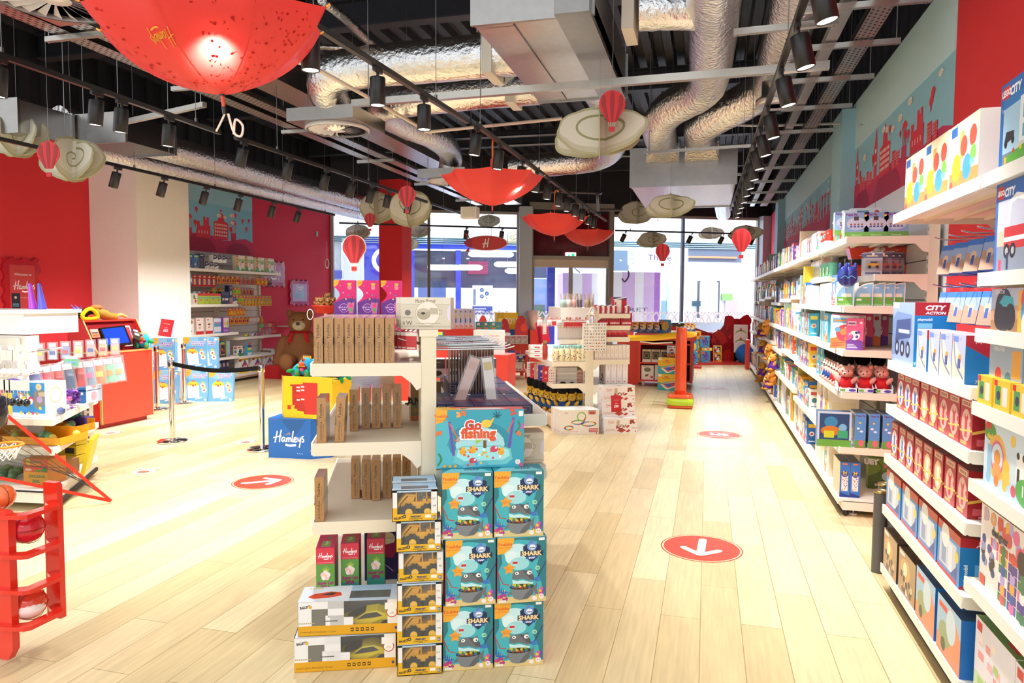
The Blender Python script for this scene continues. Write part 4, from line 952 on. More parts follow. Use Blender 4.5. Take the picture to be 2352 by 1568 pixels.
kind('jam',.36,.295,.13,'40aeb8','yellow and teal keyboard playmat box',top='f4e8c0',art=a_jam,name='playmat_box')
def a_pop(c):
 def f(A,R_,L,T):
  r=random.Random(3);A.ell(.52,.52,.33,c[0],.36)
  for i in range(60):
   t=r.uniform(0,6.3);q=math.sqrt(r.random());A.ell(.52+.3*q*math.cos(t),.52+.33*q*math.sin(t),.028,r.choice(c[1:]))
  A.ell(.26,.82,.15,'e0582c',.13);A.text('Poppy',.26,.82,.012,'f8d050');A.ell(.86,.12,.08,'6a3a2c');A.ell(.86,.07,.06,'f4c8a0');A.ell(.6,.1,.06,'f0a830',.03);A.poly([(0,0),(.4,0),(0,.12)],'3a78c0')
  for S in(R_,L):
   S.rect(0,0,1,1,'f0b030')
   for i in range(4):
    for j in range(2):S.ell(.28+.4*j,.14+.24*i,.14,['d84030','f8f0d0'][(i+j)%2])
 return f
kind('popblue',.23,.3,.14,'3a9ecf','blue ball pit box',top='f0b030',art=a_pop(('3c4aa8','f0e8e8','7a6ac8','d86a8a','3a5ac0','c8c8f0')),name='toy_box')
kind('popyellow',.22,.25,.14,'3a9ecf','blue ball box with yellow balls',top='f0b030',art=a_pop(('e8c040','f8e070','d89828','f0d060','b8a840','f8f0c0')),name='toy_box')
def a_sq(A,R_,L,T):
 for i in range(4):A.ell(.15+.23*i,.5,.09,['f0a030','f8f0d8'][i%2])
kind('poplow',.26,.065,.14,'f2c03a','low yellow printed tray box',art=a_sq,name='toy_box')
def a_ham(A,R_,L,T):
 A.rect(.1,.2,.75,.7,'1f3550');A.ell(.35,.6,.2,'d84a3c');A.ell(.3,.75,.14,'f4f0ec');A.ell(.55,.35,.2,'f4f4f0');A.ell(.62,.65,.1,'f0c83a');A.rect(.05,.05,.5,.12,'d8382c');A.rect(.86,.1,.1,.8,'f0b82c')
kind('infant',.21,.2,.16,'f2bf2c','yellow infant toy box with a dark window',art=a_ham,name='toy_box')
def a_veg(A,R_,L,T):
 A.ell(.5,-.05,.42,'7ba838',.52);A.ell(.5,-.12,.42,'f4f0ea',.42);A.star(.5,.55,.12,'c83038');A.rect(.44,.38,.12,.12,'b82830')
 for i in range(12):A.ell(.15+.065*i,.68+.14*math.sin(i*1.3),.012,['c83a48','3a7ab0','5aa04a'][i%3])
 for S in(R_,L):S.rect(0,0,1,1,'dfe4c8');S.rect(0,0,.2,1,'8ab048')
kind('veg',.34,.235,.16,'f3eee8','white box with a green hill and red bow',art=a_veg,name='toy_box')
def a_tan(A,R_,L,T):A.rect(.1,.25,.8,.6,'4c4438');A.ell(.5,.5,.26,'2c2420');A.ring(.5,.5,.27,.05,'b8b04a');A.star(.52,.5,.1,'c83a3a');A.rect(.35,.92,.3,.04,'6a5a48');A.rect(0,0,1,.18,'f2ece4')
kind('tan',.16,.24,.12,'d6bf9c','tan boxed ball toy with a round window',art=a_tan,name='toy_box')
def a_insect(A,R_,L,T):A.ell(.5,.7,.28,'8a8468',.16);A.rect(.3,.6,.4,.12,'7a745a');A.ell(.45,.3,.14,'b8643a',.08);A.line([(.3,.2),(.6,.4)],.01,'6a3a22',False);A.rect(.75,.12,.2,.14,'d03a3a');A.rect(.1,.92,.3,.03,'d03a3a')
kind('insect',.23,.27,.14,'f6f1ea','white bug hunting kit',art=a_insect,name='toy_box')
def a_loop(A,R_,L,T):
 for i in range(9):A.ell(.25+.075*i,.55+.08*math.sin(i*.9),.06,['5a96c8','f4f4f4','5a96c8','b8d4e8'][i%4]);
 for i in range(5):A.ell(.25+.1*i,.58,.03,'e8f0f4')
 A.rect(0,.36,1,.01,'c8c4c0');A.rect(.8,.4,.18,.2,'d84a48')
kind('loop',.33,.28,.14,'f3eeea','white plastic chain set box',art=a_loop,name='toy_box')
def a_chick(A,R_,L,T):
 A.ell(.3,.95,.35,'86bfe4',.25);A.ell(.75,.35,.34,'7ab5e0',.28)
 A.poly([(0,1),(.3,1),(.28,.88),(.2,.8),(0,.75)],'f3b23a');A.text('Youbika',.13,.91,.014,'d8682c')
 A.text('CHICK TABLE',.62,.84,.026,'f4f0ff',bold=.12);A.text('CHICK TABLE',.62,.84,.026,'6a4aa8',bold=.03);A.text('TOP EASEL',.62,.77,.026,'f4f0ff',bold=.12);A.text('TOP EASEL',.62,.77,.026,'6a4aa8',bold=.03);A.ell(.44,.77,.03,'f6a83a')
 A.ell(.38,.5,.24,'f6c93a',.14,a0=0,a1=PI);A.poly([(.14,.5),(.62,.5),(.66,.14),(.2,.1)],'eef4f8');A.ell(.3,.53,.02,'222222');A.ell(.48,.53,.02,'222222');A.ell(.39,.5,.05,'e8602c',.035)
 for i in range(3):A.ell(.34+.05*i,.645,.025,'d84a4a')
 A.ring(.32,.38,.05,.006,'c4ccd4');A.ring(.46,.38,.05,.006,'c4ccd4');A.line([(.3,.24),(.36,.2),(.46,.26)],.003,'c4ccd4')
 for x,y in((.78,.5),(.84,.36)):A.ell(x,y,.1,'fbfaf4');A.ell(x,y,.04,'e0503c');A.ell(x,y+.09,.05,'f6c93a')
 A.line([(.5,.08),(.76,.14)],.02,'eaf2f8',False);A.ell(.9,.06,.05,'eef2f8');A.ell(.92,.93,.05,'eef2f8')
 for S in(R_,L):S.text('CHICK TABLE TOP EASEL',.5,.4,.025,'8a5a9c',rot=PI/2);S.rect(.1,.88,.8,.08,'f0b03a')
kind('chick',.38,.5,.07,'6aacdc','blue chick table top easel box',top='dfe8f0',art=a_chick,name='easel_box')
def a_baby(A,R_,L,T):
 A.rect(0,0,1,.12,'eae6e0');A.text('BABY SHARK',.3,.83,.019,'ffffff',w=.5,bold=.06);A.text('pinkfong',.28,.9,.008,'ffffff',shear=.2);A.ell(.82,.88,.09,'d8c49c');A.text('10',.82,.88,.012,'8a6a3a')
 r=random.Random(1)
 for x,y,c in((.26,.62,'ee8a3a'),(.48,.62,'6ab04a'),(.16,.5,'2c58b0'),(.37,.5,'f2c52c'),(.58,.5,'d8407c')):
  A.ell(x,y,.09,c);A.ell(x,y-.03,.06,'f8f8f4');A.ell(x-.01,y-.1,.05,'f4f4f0',.03)
 for i in range(5):A.ell(.26+.12*i,.12,.04,['f2c52c','2c58b0','f2c52c','d8407c','ee8a3a'][i])
 A.poly([(.66,.7),(.72,.78),(.98,.78),(.98,.36),(.7,.26),(.68,.3)],'8a8278');A.poly([(.8,.72),(1,.74),(1,.6),(.82,.62)],'c8b89c');A.ell(.84,.52,.09,'b8a0d0');A.ell(.85,.27,.045,'f2c52c')
 for S in(R_,L):S.rect(0,0,1,1,'ece4d8');S.ell(.5,.62,.3,'f6f0e4',.3);S.ring(.5,.62,.3,.05,'c8b890')
kind('baby',.3,.27,.2,'2f8fd4','blue BABY SHARK plush box with a cut out window',top='e8e4de',art=a_baby,name='toy_box')
def a_dino(A,R_,L,T):
 A.rect(0,.5,1,.5,'d8602c');A.rect(0,0,1,.5,'e0a030');A.ell(.2,.9,.1,'f0c83a')
 A.text('DINOSAUR',.42,.9,.02,'3a7a4a',bold=.04);A.text('HATCHING',.42,.8,.016,'f0b83a',bold=.04);A.text('EGG',.45,.7,.02,'c8402c',bold=.05);A.ell(.85,.58,.12,'3a8a4a',.08);A.ell(.6,.55,.1,'4a9a3a',.05);A.ell(.2,.58,.14,'e8c8b8',.05)
 A.text('DINOSAUR',.55,.33,.02,'3a7a4a',bold=.04);A.text('EGG',.5,.14,.022,'3a7a4a',bold=.05)
kind('dino',.22,.2,.18,'dc8a2c','orange dinosaur egg display box',art=a_dino,name='toy_box')
# --- Blue squeezy/ark boxes etc
def a_blueo(A,R_,L,T):
 A.ell(.65,.5,.14,'2c58a8');A.ring(.65,.5,.16,.03,'c8783c');A.ell(.65,.48,.09,'d88a48');A.rect(.86,.7,.06,.2,'e8e8f0')
 for S in(R_,L):S.rect(0,0,1,1,'b8c8e0');S.ell(.5,.5,.2,'e8a8b8')
kind('seabox',.3,.1,.16,'2468b0','open blue counter box',art=a_blueo,name='display_box')
# --- construction toy: near shelves right
def a_city(A,R_,L,T):
 A.rect(0,0,1,.2,'7a8490');A.poly([(0,.2),(1,.2),(1,.75),(0,.7)],'a8d0e8');A.rect(0,0,.07,1,'1e6ab8');A.rect(0,.82,1,.18,'1e6ab8');A.rect(.04,.82,.14,.14,'d8282c');A.text('LEGO',.11,.89,.022,'ffffff',bold=.05);A.text('CITY',.3,.88,.03,'ffffff',bold=.05,shear=.15)
 A.text('5+',.06,.7,.015,'ffffff');A.rect(.4,.25,.6,.5,'e8eef0');
 for i in range(3):A.rect(.46+.18*i,.5,.12,.15,'5aa8c0');A.rect(.46+.18*i,.3,.12,.14,'5aa8c0')
 A.rect(.36,.2,.64,.06,'c8ccc8');A.poly([(.1,.3),(.3,.34),(.3,.42),(.14,.44)],'2a3038');A.ell(.14,.3,.03,'1c1c20');A.ell(.28,.32,.03,'1c1c20');A.poly([(.1,.15),(.6,.24),(.7,.14),(.3,.04)],'5aa83c');A.rect(.7,.08,.1,.08,'d84030');A.rect(.12,.04,.04,.12,'f0b82c')
 for i in range(5):A.ell(.3+.14*i,.2,.02,['d84030','f0c83a','3a7a3a','2a4a9c','e88a3a'][i])
kind('city',.45,.32,.08,'2f7cc4','blue police building brick set',art=a_city,name='brick_set')
def a_fire(A,R_,L,T):
 A.rect(0,.0,1,.3,'8a94a4');A.poly([(0,.3),(1,.3),(1,.8),(0,.8)],'c8cce0');A.poly([(0,.3),(1,.3),(1,.5),(0,.46)],'e8c0a8');A.rect(0,.8,1,.2,'2a6ac0');A.rect(0,0,.05,1,'2a6ac0');A.rect(.04,.82,.12,.14,'d8282c');A.text('LEGO',.1,.89,.018,'ffffff',bold=.05);A.text('CITY',.28,.88,.028,'ffffff',bold=.05,shear=.15)
 A.rect(.2,.26,.75,.24,'c8282c');A.rect(.6,.3,.3,.28,'d02c30');A.rect(.64,.4,.1,.12,'a8c8e0');A.rect(.2,.34,.4,.05,'f0ece8')
 for x in(.26,.38,.66,.86):A.ell(x,.24,.06,'1a1a1e');A.ell(x,.24,.03,'b0b0b4')
 A.poly([(.3,.5),(.34,.74),(.44,.78),(.9,.66),(.92,.72),(.42,.85),(.28,.78),(.24,.5)],'f4f4f2');A.rect(.78,.62,.16,.12,'ecece8');A.rect(.1,.03,.06,.12,'d84a6a');A.rect(.26,.04,.04,.18,'2a3a5c')
kind('firetruck',.45,.33,.08,'3a7cc8','blue fire truck brick set',art=a_fire,name='brick_set')
def a_race(A,R_,L,T):
 A.poly([(0,0),(1,0),(1,.35),(0,.25)],'a07850');A.poly([(0,.5),(.6,.62),(1,.5),(1,1),(0,1)],'b8bcd0');A.ell(.3,.5,.2,'1e2228');A.poly([(.15,.6),(.3,.85),(.5,.8),(.55,.55)],'3aa8b8');A.ell(.2,.35,.12,'222226');A.ell(.45,.35,.12,'222226');A.rect(.62,.0,.38,.95,'f0b02c');A.ell(.8,.75,.12,'d8484c');A.ell(.8,.45,.12,'4a9ac8');A.ell(.82,.2,.12,'e8e8e4');A.text('CREATOR',.2,.92,.014,'ffffff')
kind('racer',.4,.155,.07,'c49878','creature racer brick set with yellow panel',art=a_race,name='brick_set')
kind('town',.3,.24,.07,'9fb4c8','grey blue street brick set',art=lambda A,R_,L,T:(A.rect(0,.0,1,.3,'6aa050'),A.rect(0,0,1,.1,'f0c030'),A.ell(.4,.35,.25,'d8c8a8',.1),A.ell(.3,.5,.1,'d84030'),A.ell(.6,.45,.1,'3a8a9c'),A.rect(.7,.5,.25,.4,'e8a83a'),A.text('CREATOR',.3,.9,.016,'ffffff')),name='brick_set')
kind('minib',.14,.11,.06,'f4c534','small yellow brick set',art=lambda A,R_,L,T:(A.rect(.1,.2,.35,.6,'4a9a5a'),A.rect(.55,.2,.3,.6,'e8e4e0'),A.ell(.3,.5,.12,'2a3a5c'),A.rect(.02,.8,.2,.18,'d8282c')),name='brick_set')
def a_duplo(A,R_,L,T):
 A.rect(0,0,1,.25,'bcd8ec');A.ell(.12,.85,.14,'4a9a3c',.14);A.rect(.02,.88,.12,.1,'d8282c');A.text('duplo',.14,.78,.02,'f0c83a',bold=.05);A.ring(.3,.5,.2,.05,'f0b84a');A.ring(.3,.5,.15,.03,'d86a8a')
 A.rect(.08,.15,.1,.5,'8ac0e0');A.ell(.3,.5,.07,'e09040');A.rect(.22,.2,.16,.2,'e8a060');A.ell(.5,.42,.07,'f0c040');A.rect(.43,.18,.15,.18,'f0c850');A.ell(.78,.6,.08,'f8f8f4');A.ell(.73,.68,.03,'1c1c20');A.ell(.84,.68,.03,'1c1c20');A.rect(.7,.3,.16,.22,'f8f8f4');A.rect(.72,.3,.05,.2,'1c1c20')
 for i in range(4):A.ell(.12+.18*i,.14,.05,['8ac0e0','e08030','f0c040','d84a6a'][i])
 A.ell(.9,.2,.2,'4aa84a',.2);A.text('1½',.9,.22,.035,'ffffff',bold=.04);A.ell(.62,.85,.05,'f0c850')
kind('duplo',.42,.24,.1,'cfe2ee','pale blue animal train brick set',top='a89a78',art=a_duplo,name='brick_set')
def a_dots(A,R_,L,T):
 r=random.Random(5);cs=['d84a3c','e8a83a','4a3a8a','3a7a4a','e86a9a','f4f0ea','2c58a8','b8a0d8']
 for i in range(5):
  for j in range(6):
   if i*1.0+j*.2>1.6+.0*j:A.rect(.04+.19*i,.02+.11*j,.17,.1,r.choice(cs));A.ell(.125+.19*i,.07+.11*j,.05,r.choice(cs))
 for i in range(16):A.ell(r.uniform(.45,1)-.04,r.uniform(.7,.95),.06,r.choice(['e86a9a','f0b83a','d84a4a','b8a0d8']))
 for i,ch in enumerate('DOTS'):A.text(ch,.12+.15*i,.9,.04,['c8a8b8','e8a060','d84a3c','f0b83a'][i],bold=.1)
 A.text('designer',.42,.76,.03,'2a2a2e',bold=.05)
 A.rect(.02,.02,.12,.12,'d8502c');A.ell(.86,.66,.09,'2a2a26')
 for i in range(14):A.ell(r.uniform(.05,.3),r.uniform(.2,.6),.04,r.choice(['3a4a8a','8a9ac8','e8a8b8','2a2a3a']))
kind('dots',.44,.31,.09,'f0e6dc','cream craft tile set lettered designer',top='b8986a',art=a_dots,name='brick_set')
def a_farm(A,R_,L,T):
 A.rect(0,0,1,.3,'c8dcb0');r=random.Random(7)
 for i in range(16):x,y=r.uniform(.05,.85),r.uniform(.1,.8);A.rect(x,y,.12,.1,r.choice(['f0b8b8','e89aa0','f4e8e0','a8c878','d8c0e0','c8a088']))
 A.rect(.04,.84,.14,.12,'d8282c');T.rect(0,0,1,1,'6a8a4a');T.rect(.1,.4,.5,.4,'4a4a4a');T.rect(.65,.1,.25,.3,'c8282c')
kind('farm',.36,.3,.2,'e6e2ea','pastel block farm brick set',side='c8d0b8',top='6f8a52',art=a_farm,name='brick_set')
def a_rider(A,R_,L,T):
 A.poly([(0,.1),(.8,.35),(.7,.55),(.2,.7),(0,.5)],'c89a5a');A.ell(.35,.6,.2,'9ad4e8');A.ell(.25,.25,.14,'e8a030');A.rect(.6,.05,.35,.5,'a8886a');A.rect(0,.8,1,.2,'c8d8e8')
 T.rect(0,0,1,1,'ecd49c')
kind('burger',.36,.29,.14,'ead9b4','yellow and white ball play set carton',side='fbf8f0',top='f0b400',art=lambda A,R_,L,T:(A.poly([(0,0),(1,0),(1,.25),(0,.3)],'b8804a'),A.ell(.25,.35,.16,'f0b82c'),A.ell(.62,.3,.15,'3f86c8'),A.rect(.35,.45,.15,.4,'ef9a5a'),A.ell(.5,.62,.12,'d84a3c'),A.rect(.04,.82,.22,.14,'2a62a8'),A.ell(.8,.7,.12,'e84a38'),A.ell(.82,.45,.1,'6aa84a'),A.rect(0,0,1,.07,'f8f4ea'),A.ell(.08,.1,.06,'d84a3c'),A.rect(.72,.3,.16,.08,'6ac0d8')),name='toy_box')
def a_pm(A,R_,L,T):
 A.poly([(.0,.1),(.55,.2),(.9,.5),(.9,.8),(.2,.85),(0,.7)],'6a86b8');A.poly([(.15,.35),(.85,.45),(.85,.75),(.2,.7)],'2e4680')
 for x in(.25,.5,.75):A.ell(x,.25,.1,'1a2440');A.ell(x,.25,.05,'9ab0d0')
 A.rect(.3,.5,.5,.06,'b8c8e8');A.rect(.0,.9,.3,.1,'c8d4f0')
 for S in(R_,L):
  S.rect(0,.8,1,.2,'a8202c');S.text('CITY',.5,.92,.022,'e8f0f8',bold=.05,shear=.2,w=.5);S.text('ACTION',.5,.84,.013,'e8f0f8',bold=.05,shear=.2,w=.5);S.text('playmobil',.25,.74,.012,'ffffff',bold=.02);S.rect(.08,.6,.35,.08,'7ac0e8');S.rect(0,.0,1,.1,'1484c8');S.text('9361',.12,.05,.016,'ffffff')
kind('pmbig',.44,.33,.19,'8ea4cc','big blue CITY ACTION vehicle box',side='1479c0',top='b84a4a',art=a_pm,name='playset_box')
def a_pms(A,R_,L,T):
 A.poly([(0,0),(1,0),(1,.3),(.3,.8),(.15,.9),(0,.9)],'e4d4c4');A.line([(.1,.9),(.3,.4),(.9,.1)],.012,'7a88a8');A.ell(.6,.5,.12,'e0923a');A.rect(.45,.3,.2,.2,'3a5aa0');A.rect(.05,.84,.4,.12,'6a88d0');A.text('CITY',.6,.9,.012,'5a6ab0')
 for S in(R_,L):S.poly([(0,1),(1,1),(1,.45),(0,.8)],'b8243a');S.text('playmobil',.55,.88,.011,'ffffff',bold=.02);S.poly([(.3,.6),(.5,.62),(.5,.55),(.3,.54)],'2a6ac8');S.text('70291',.5,.06,.013,'ffffff')
kind('pmsmall',.165,.2,.12,'b4bcdc','small blue rescue figure box',side='1274b8',top='d8a0a8',art=a_pms,name='playset_box')
def a_pmr(s):
 def f(A,R_,L,T):
  c=[('dfe2ec','4a6ab0'),('f0c890','f8ece0'),('e8b0a8','c83a3a')][s]
  A.ell(.5,.45,.38,c[0],.34);A.ell(.5,.62,.14,c[1]);A.rect(.4,.2,.2,.38,c[1]);A.ell(.5,.68,.08,'ecc49c');A.rect(.12,.84,.76,.12,'d8c49c');A.text('SERIE',.5,.9,.012,'a02028',bold=.04,w=.6);A.rect(.1,.04,.5,.07,'e0b060');A.poly([(0,.28),(1,.36),(1,.4),(0,.32)],'f0c860');A.ell(.85,.5,.08,'c83038')
  for S in(R_,L):S.poly([(0,.3),(1,.42),(1,.48),(0,.36)],'e0b04a');S.rect(.2,.08,.6,.14,'c85058');S.text('70582',.6,.04,.008,'ffffff')
 return f
for i in range(3):kind('pmr%d'%i,.138,.195,.09,'b02a34','red surprise figure box',side='9c1420',top='6a4048',art=a_pmr(i),name='figure_box')
def a_pmc(A,R_,L,T):
 A.rect(0,.82,1,.18,'c84a38');A.rect(.1,.15,.75,.6,'c8d0dc');A.rect(.2,.2,.2,.5,'8aa0c0');A.rect(.5,.15,.18,.55,'dfe4ec');A.ell(.86,.55,.08,'f0d040');A.rect(0,0,.9,.08,'c8403a');A.poly([(.6,.1),(.9,.1),(.9,.4)],'3a5a9c');A.ell(.35,.78,.18,'e8e8e4')
 for S in(R_,L):
  S.rect(0,.82,1,.18,'b01c24');S.text('CITY',.5,.94,.02,'e8f0f8',bold=.05,shear=.2,w=.4);S.text('ACTION',.5,.87,.012,'e8f0f8',bold=.05,shear=.2,w=.5);S.text('playmobil',.1,.3,.014,'ffffff',rot=PI/2,bold=.02);S.rect(.25,.25,.4,.25,'6ab0e0');S.rect(0,0,1,.06,'b01c24');S.text('70306',.2,.03,.009,'ffffff')
 T.rect(0,.3,1,.7,'1d5a92');T.rect(.1,.1,.6,.3,'a8443a')
kind('pmcity',.295,.212,.22,'4a90cc','blue and red CITY ACTION police box',side='1278bc',top='a84038',art=a_pmc,name='playset_box')
def a_brn(A,R_,L,T):
 A.ell(.4,.6,.3,'d0a868',.25);A.ell(.4,.62,.12,'f6e8c0');r=random.Random(8)
 for i in range(16):A.ell(r.uniform(.1,.85),r.uniform(.1,.5),.06,r.choice(['5a4a3a','d8c8a8','8a4a30','3a3a34','c88a4a']))
 A.rect(.05,.88,.3,.08,'f0e8d8');T.rect(0,0,1,1,'3a302c');T.rect(.1,.5,.6,.3,'5a3a30');T.ell(.6,.3,.1,'b8443a')
kind('pmdragon',.3,.22,.22,'b0926a','brown fantasy battle box',side='3a302a',art=a_brn,name='playset_box')
def a_race2(A,R_,L,T):
 A.poly([(0,0),(1,0),(1,.6),(.6,1),(.4,.4),(0,.3)],'e8906a');A.ell(.35,.4,.25,'9aa87c',.22);A.ell(.6,.65,.2,'c8dce8',.3);A.ell(.3,.2,.1,'4a5a3a');A.rect(.08,.8,.35,.1,'e04a3a');T.rect(0,0,1,1,'1c4a78');T.rect(.15,.1,.5,.4,'2c6aa0');T.ell(.6,.75,.2,'c88a5a')
kind('pmride',.3,.24,.22,'a0c4dc','blue and orange vehicle box',side='1a6ab8',art=a_race2,name='playset_box')
def a_class(A,R_,L,T):
 A.ell(.5,.55,.42,'c8cce0',.25);A.rect(0,0,1,.22,'6aa04a');A.rect(.38,.68,.2,.16,'4a3c34');A.text('Peppa Pig',.28,.92,.015,'8a3a8a',bold=.06,w=.48);A.text('Classroom',.5,.1,.011,'e8f0d8');A.ell(.86,.87,.05,'f0c83a')
 for i in range(4):A.rect(.22+.15*i,.4,.1,.06,'3a5aa8');A.ell(.27+.15*i,.52,.045,['8a5a3a','c84a4a','6a6a8a','a86a3a'][i])
 for S in(R_,L):S.rect(.1,.05,.8,.3,'6aa04a');S.text('Peppa',.5,.85,.012,'8a3a8a')
kind('classroom',.165,.185,.07,'8aa8d0','light blue classroom playset box',side='a8bcd8',top='d8d0c8',art=a_class,name='playset_box')
def b_quarter(mb):
 w,h,d=.14,.185,.095;n=8
 arc=[(-w/2+w*(1-math.cos(PI/2*i/n))*.92,h*math.sin(PI/2*i/n)*.62+h*.36)for i in range(n+1)]
 pts=[(-w/2,0),(w/2,0),(w/2,h)]+arc[::-1][0:]
 mb.prism(pts,(0,.004,0),(1,0,0),(0,0,1),.004,'f4f2ee','card');mb.prism(pts,(0,d,0),(1,0,0),(0,0,1),.004,'f4f2ee','card')
 ins=[(p[0]*.86+.004,.012+p[1]*.88)for p in pts];mb.prism(ins,(0,-.0006,0),(1,0,0),(0,0,1),.0004,'8fbce0','card')
 A=Art(mb,(-w/2,-.002,0),(1,0,0),(0,0,1),w,h);A.rect(.12,.06,.8,.34,'6aa83c');A.rect(.35,.4,.5,.14,'e8e2d0');A.rect(.2,.25,.24,.08,'f4f0ec');A.ell(.8,.3,.04,'d8406c');A.text('House & Garden',.5,.11,.009,'e8f4d8',w=.7);A.rect(.5,.75,.2,.05,'f0f4fa')
 a0=[(p[0],0.008,p[1])for p in arc];a1=[(p[0],d-.008,p[1])for p in arc];k=len(arc)
 mb.add(a0+a1,[(i,i+1,i+1+k,i+k)for i in range(k-1)],'e8f0f4','film',True)
 mb.box((-w/2+.01,.02,.006),(w/2-.01,d-.02,.03),'6aa83c','card');
 for i in range(4):mb.ball((-.03+.022*i,.05,.05),.014,['d84a4a','f0c0a8','5a9ad0','f0d050'][i],'gloss',8,6)
kind('quarter',None,.185,.095,None,'quarter round clear house box',art=b_quarter,name='playset_box')
def a_blue3(A,R_,L,T):
 A.rect(.06,.2,.88,.74,'2a4a78');A.ell(.4,.7,.2,'3a88b8',.16);A.ell(.4,.45,.3,'c87a2c',.14);A.rect(.2,.25,.3,.2,'c8d02c');A.ell(.75,.55,.12,'7ab8e0');A.rect(.6,.25,.3,.22,'3aa87c');A.rect(0,0,1,.2,'6aa840')
kind('tea',.24,.27,.09,'c8d8ea','clear fronted tea set box',side='4a86cc',top='2c4a70',art=a_blue3,name='playset_box')
def a_bspine(A,R_,L,T):
 A.rect(.0,0,1,.22,'6aa840');A.text('Peppa Pig',.5,.93,.012,'6a3a8a',bold=.05,w=.8);A.ell(.45,.72,.1,'f0c83a');A.ell(.3,.56,.14,'e8eef8',.03);A.ell(.6,.48,.16,'e8eef8',.03);A.ell(.6,.14,.24,'e86a8a',.1);A.rect(.05,0,.9,.02,'b84a30')
 for S in(L,R_):S.rect(.04,.15,.92,.78,'2c5478');S.ell(.5,.5,.3,'3a8ac0',.3);S.rect(.3,.2,.3,.3,'d8d03a')
kind('bluespine',.075,.265,.22,'5a94d4','blue spined nursery playset box',side='c8d0e0',top='2c4a70',art=a_bspine,name='playset_box')
def a_54(A,R_,L,T):
 A.rect(.18,.18,.64,.46,'f4ece8');A.ell(.5,.66,.34,'2a2a78');A.text('54',.5,.7,.02,'f0c83a',bold=.05);A.text('PIECES',.5,.63,.007,'ffffff');r=random.Random(1)
 for i in range(14):A.ell(r.uniform(.26,.74),r.uniform(.2,.56),.06,r.choice(['d84a3c','3a6ac0','e88a3c','c8a8d0']))
 A.rect(.25,.93,.5,.04,'f08040');A.poly([(0,.0),(1,0),(1,.05),(0,.14)],'1c3c90')
kind('paint54',.07,.27,.3,'3a78cc','blue 54 piece paint box',side='d8cfae',top='2a3a5c',art=a_54,name='paint_box')
def a_bg(A,R_,L,T):
 A.poly([(0,0),(1,0),(1,.5),(.4,.6),(0,.4)],'4e6a2c');A.text('UEY',.1,.88,.04,'eef2f4',bold=.08);A.line([(.25,.9),(.4,.7),(.3,.5),(.45,.35)],.008,'3a5c28');A.ell(.6,.42,.2,'b8ccd0',.16);A.ell(.75,.65,.12,'f4f0ea',.05);A.text('SHADOWLANDS',.55,.14,.018,'e8e8e0',bold=.05,w=.7);A.text('BOARD GAME',.5,.06,.007,'d8d8c8');A.ell(.5,.75,.06,'e87a9a')
kind('boardgame',.25,.25,.07,'6f8f3a','green shadowlands board game',art=a_bg,name='board_game')
kind('clearpack',.16,.2,.1,'dfe8f4','clear plastic toy pack',side='cfdcec',art=lambda A,R_,L,T:(A.rect(.1,.1,.8,.6,'c4d0e8'),A.ell(.4,.4,.15,'e8eef8'),A.ell(.65,.5,.12,'8aa0d0'),A.rect(.1,.8,.8,.14,'f4f6fa')),mat='wrap')
kind('tallcream',.06,.34,.24,'f2e8d8','tall slim cream puzzle box',side='eedfc4',art=lambda A,R_,L,T:(A.rect(.2,.7,.6,.2,'d8c8a0'),L.ell(.5,.5,.3,'e0c89c'),R_.rect(.1,.2,.8,.5,'e8d4a8')))
kind('tallwhite',.075,.44,.3,'f6f6f6','tall white guitar box',side='f0f0ee',art=lambda A,R_,L,T:(A.rect(0,0,1,.14,'d83a3a'),R_.ell(.5,.35,.16,'e09a78'),R_.rect(.46,.4,.08,.4,'d88a6a'),A.ell(.5,.35,.25,'e8a078',.1),A.rect(.42,.4,.16,.35,'d8785a')))
kind('tallblue',.06,.42,.24,'2c7cc8','tall blue toy box with yellow panel',side='a8943c',art=lambda A,R_,L,T:(A.ell(.5,.8,.2,'f0d03a'),A.rect(.2,.2,.6,.2,'f4f4f4')))
kind('tealbook',.04,.33,.24,'8cc4d0','tall teal and olive picture box',side='8a9a84',art=lambda A,R_,L,T:(A.rect(.1,.2,.3,.6,'5a7a9c'),R_.ell(.5,.5,.3,'5aa0b0',.3),R_.ell(.5,.6,.1,'e89a5a')))
kind('redtall',.08,.42,.2,'e0483a','red and yellow tall pack',side='e0c02c',art=lambda A,R_,L,T:(A.rect(0,.55,1,.45,'e8c82c'),))
kind('slime',.15,.25,.08,'2a5a9c','blue bubble toy pack',art=lambda A,R_,L,T:(A.ell(.3,.3,.18,'9ab0e8'),A.ell(.6,.5,.2,'3aa8d8'),A.rect(.1,.8,.7,.12,'a0d84a'),A.rect(.5,.2,.3,.4,'1a2a5c'),A.ell(.3,.08,.06,'f0c83a'),A.ell(.55,.08,.06,'f0c83a')),mat='wrap')
kind('plasma',.13,.27,.1,'2c2838','black plasma ball box',art=lambda A,R_,L,T:(A.ell(.5,.6,.28,'4a3a60'),A.star(.5,.6,.2,'e050c0',7,.3),A.rect(.2,.88,.6,.05,'e8e8e8'),A.poly([(.3,.4),(.7,.4),(.6,.1),(.4,.1)],'5a5464')))
kind('monowh',.12,.135,.1,'f2f0f0','black and white gift box',art=lambda A,R_,L,T:(A.poly([(0,1),(1,1),(1,.6),(0,.35)],'2c2848'),A.rect(.2,.7,.4,.1,'e8e8f0'),A.ell(.85,.9,.08,'f8f8f8')))
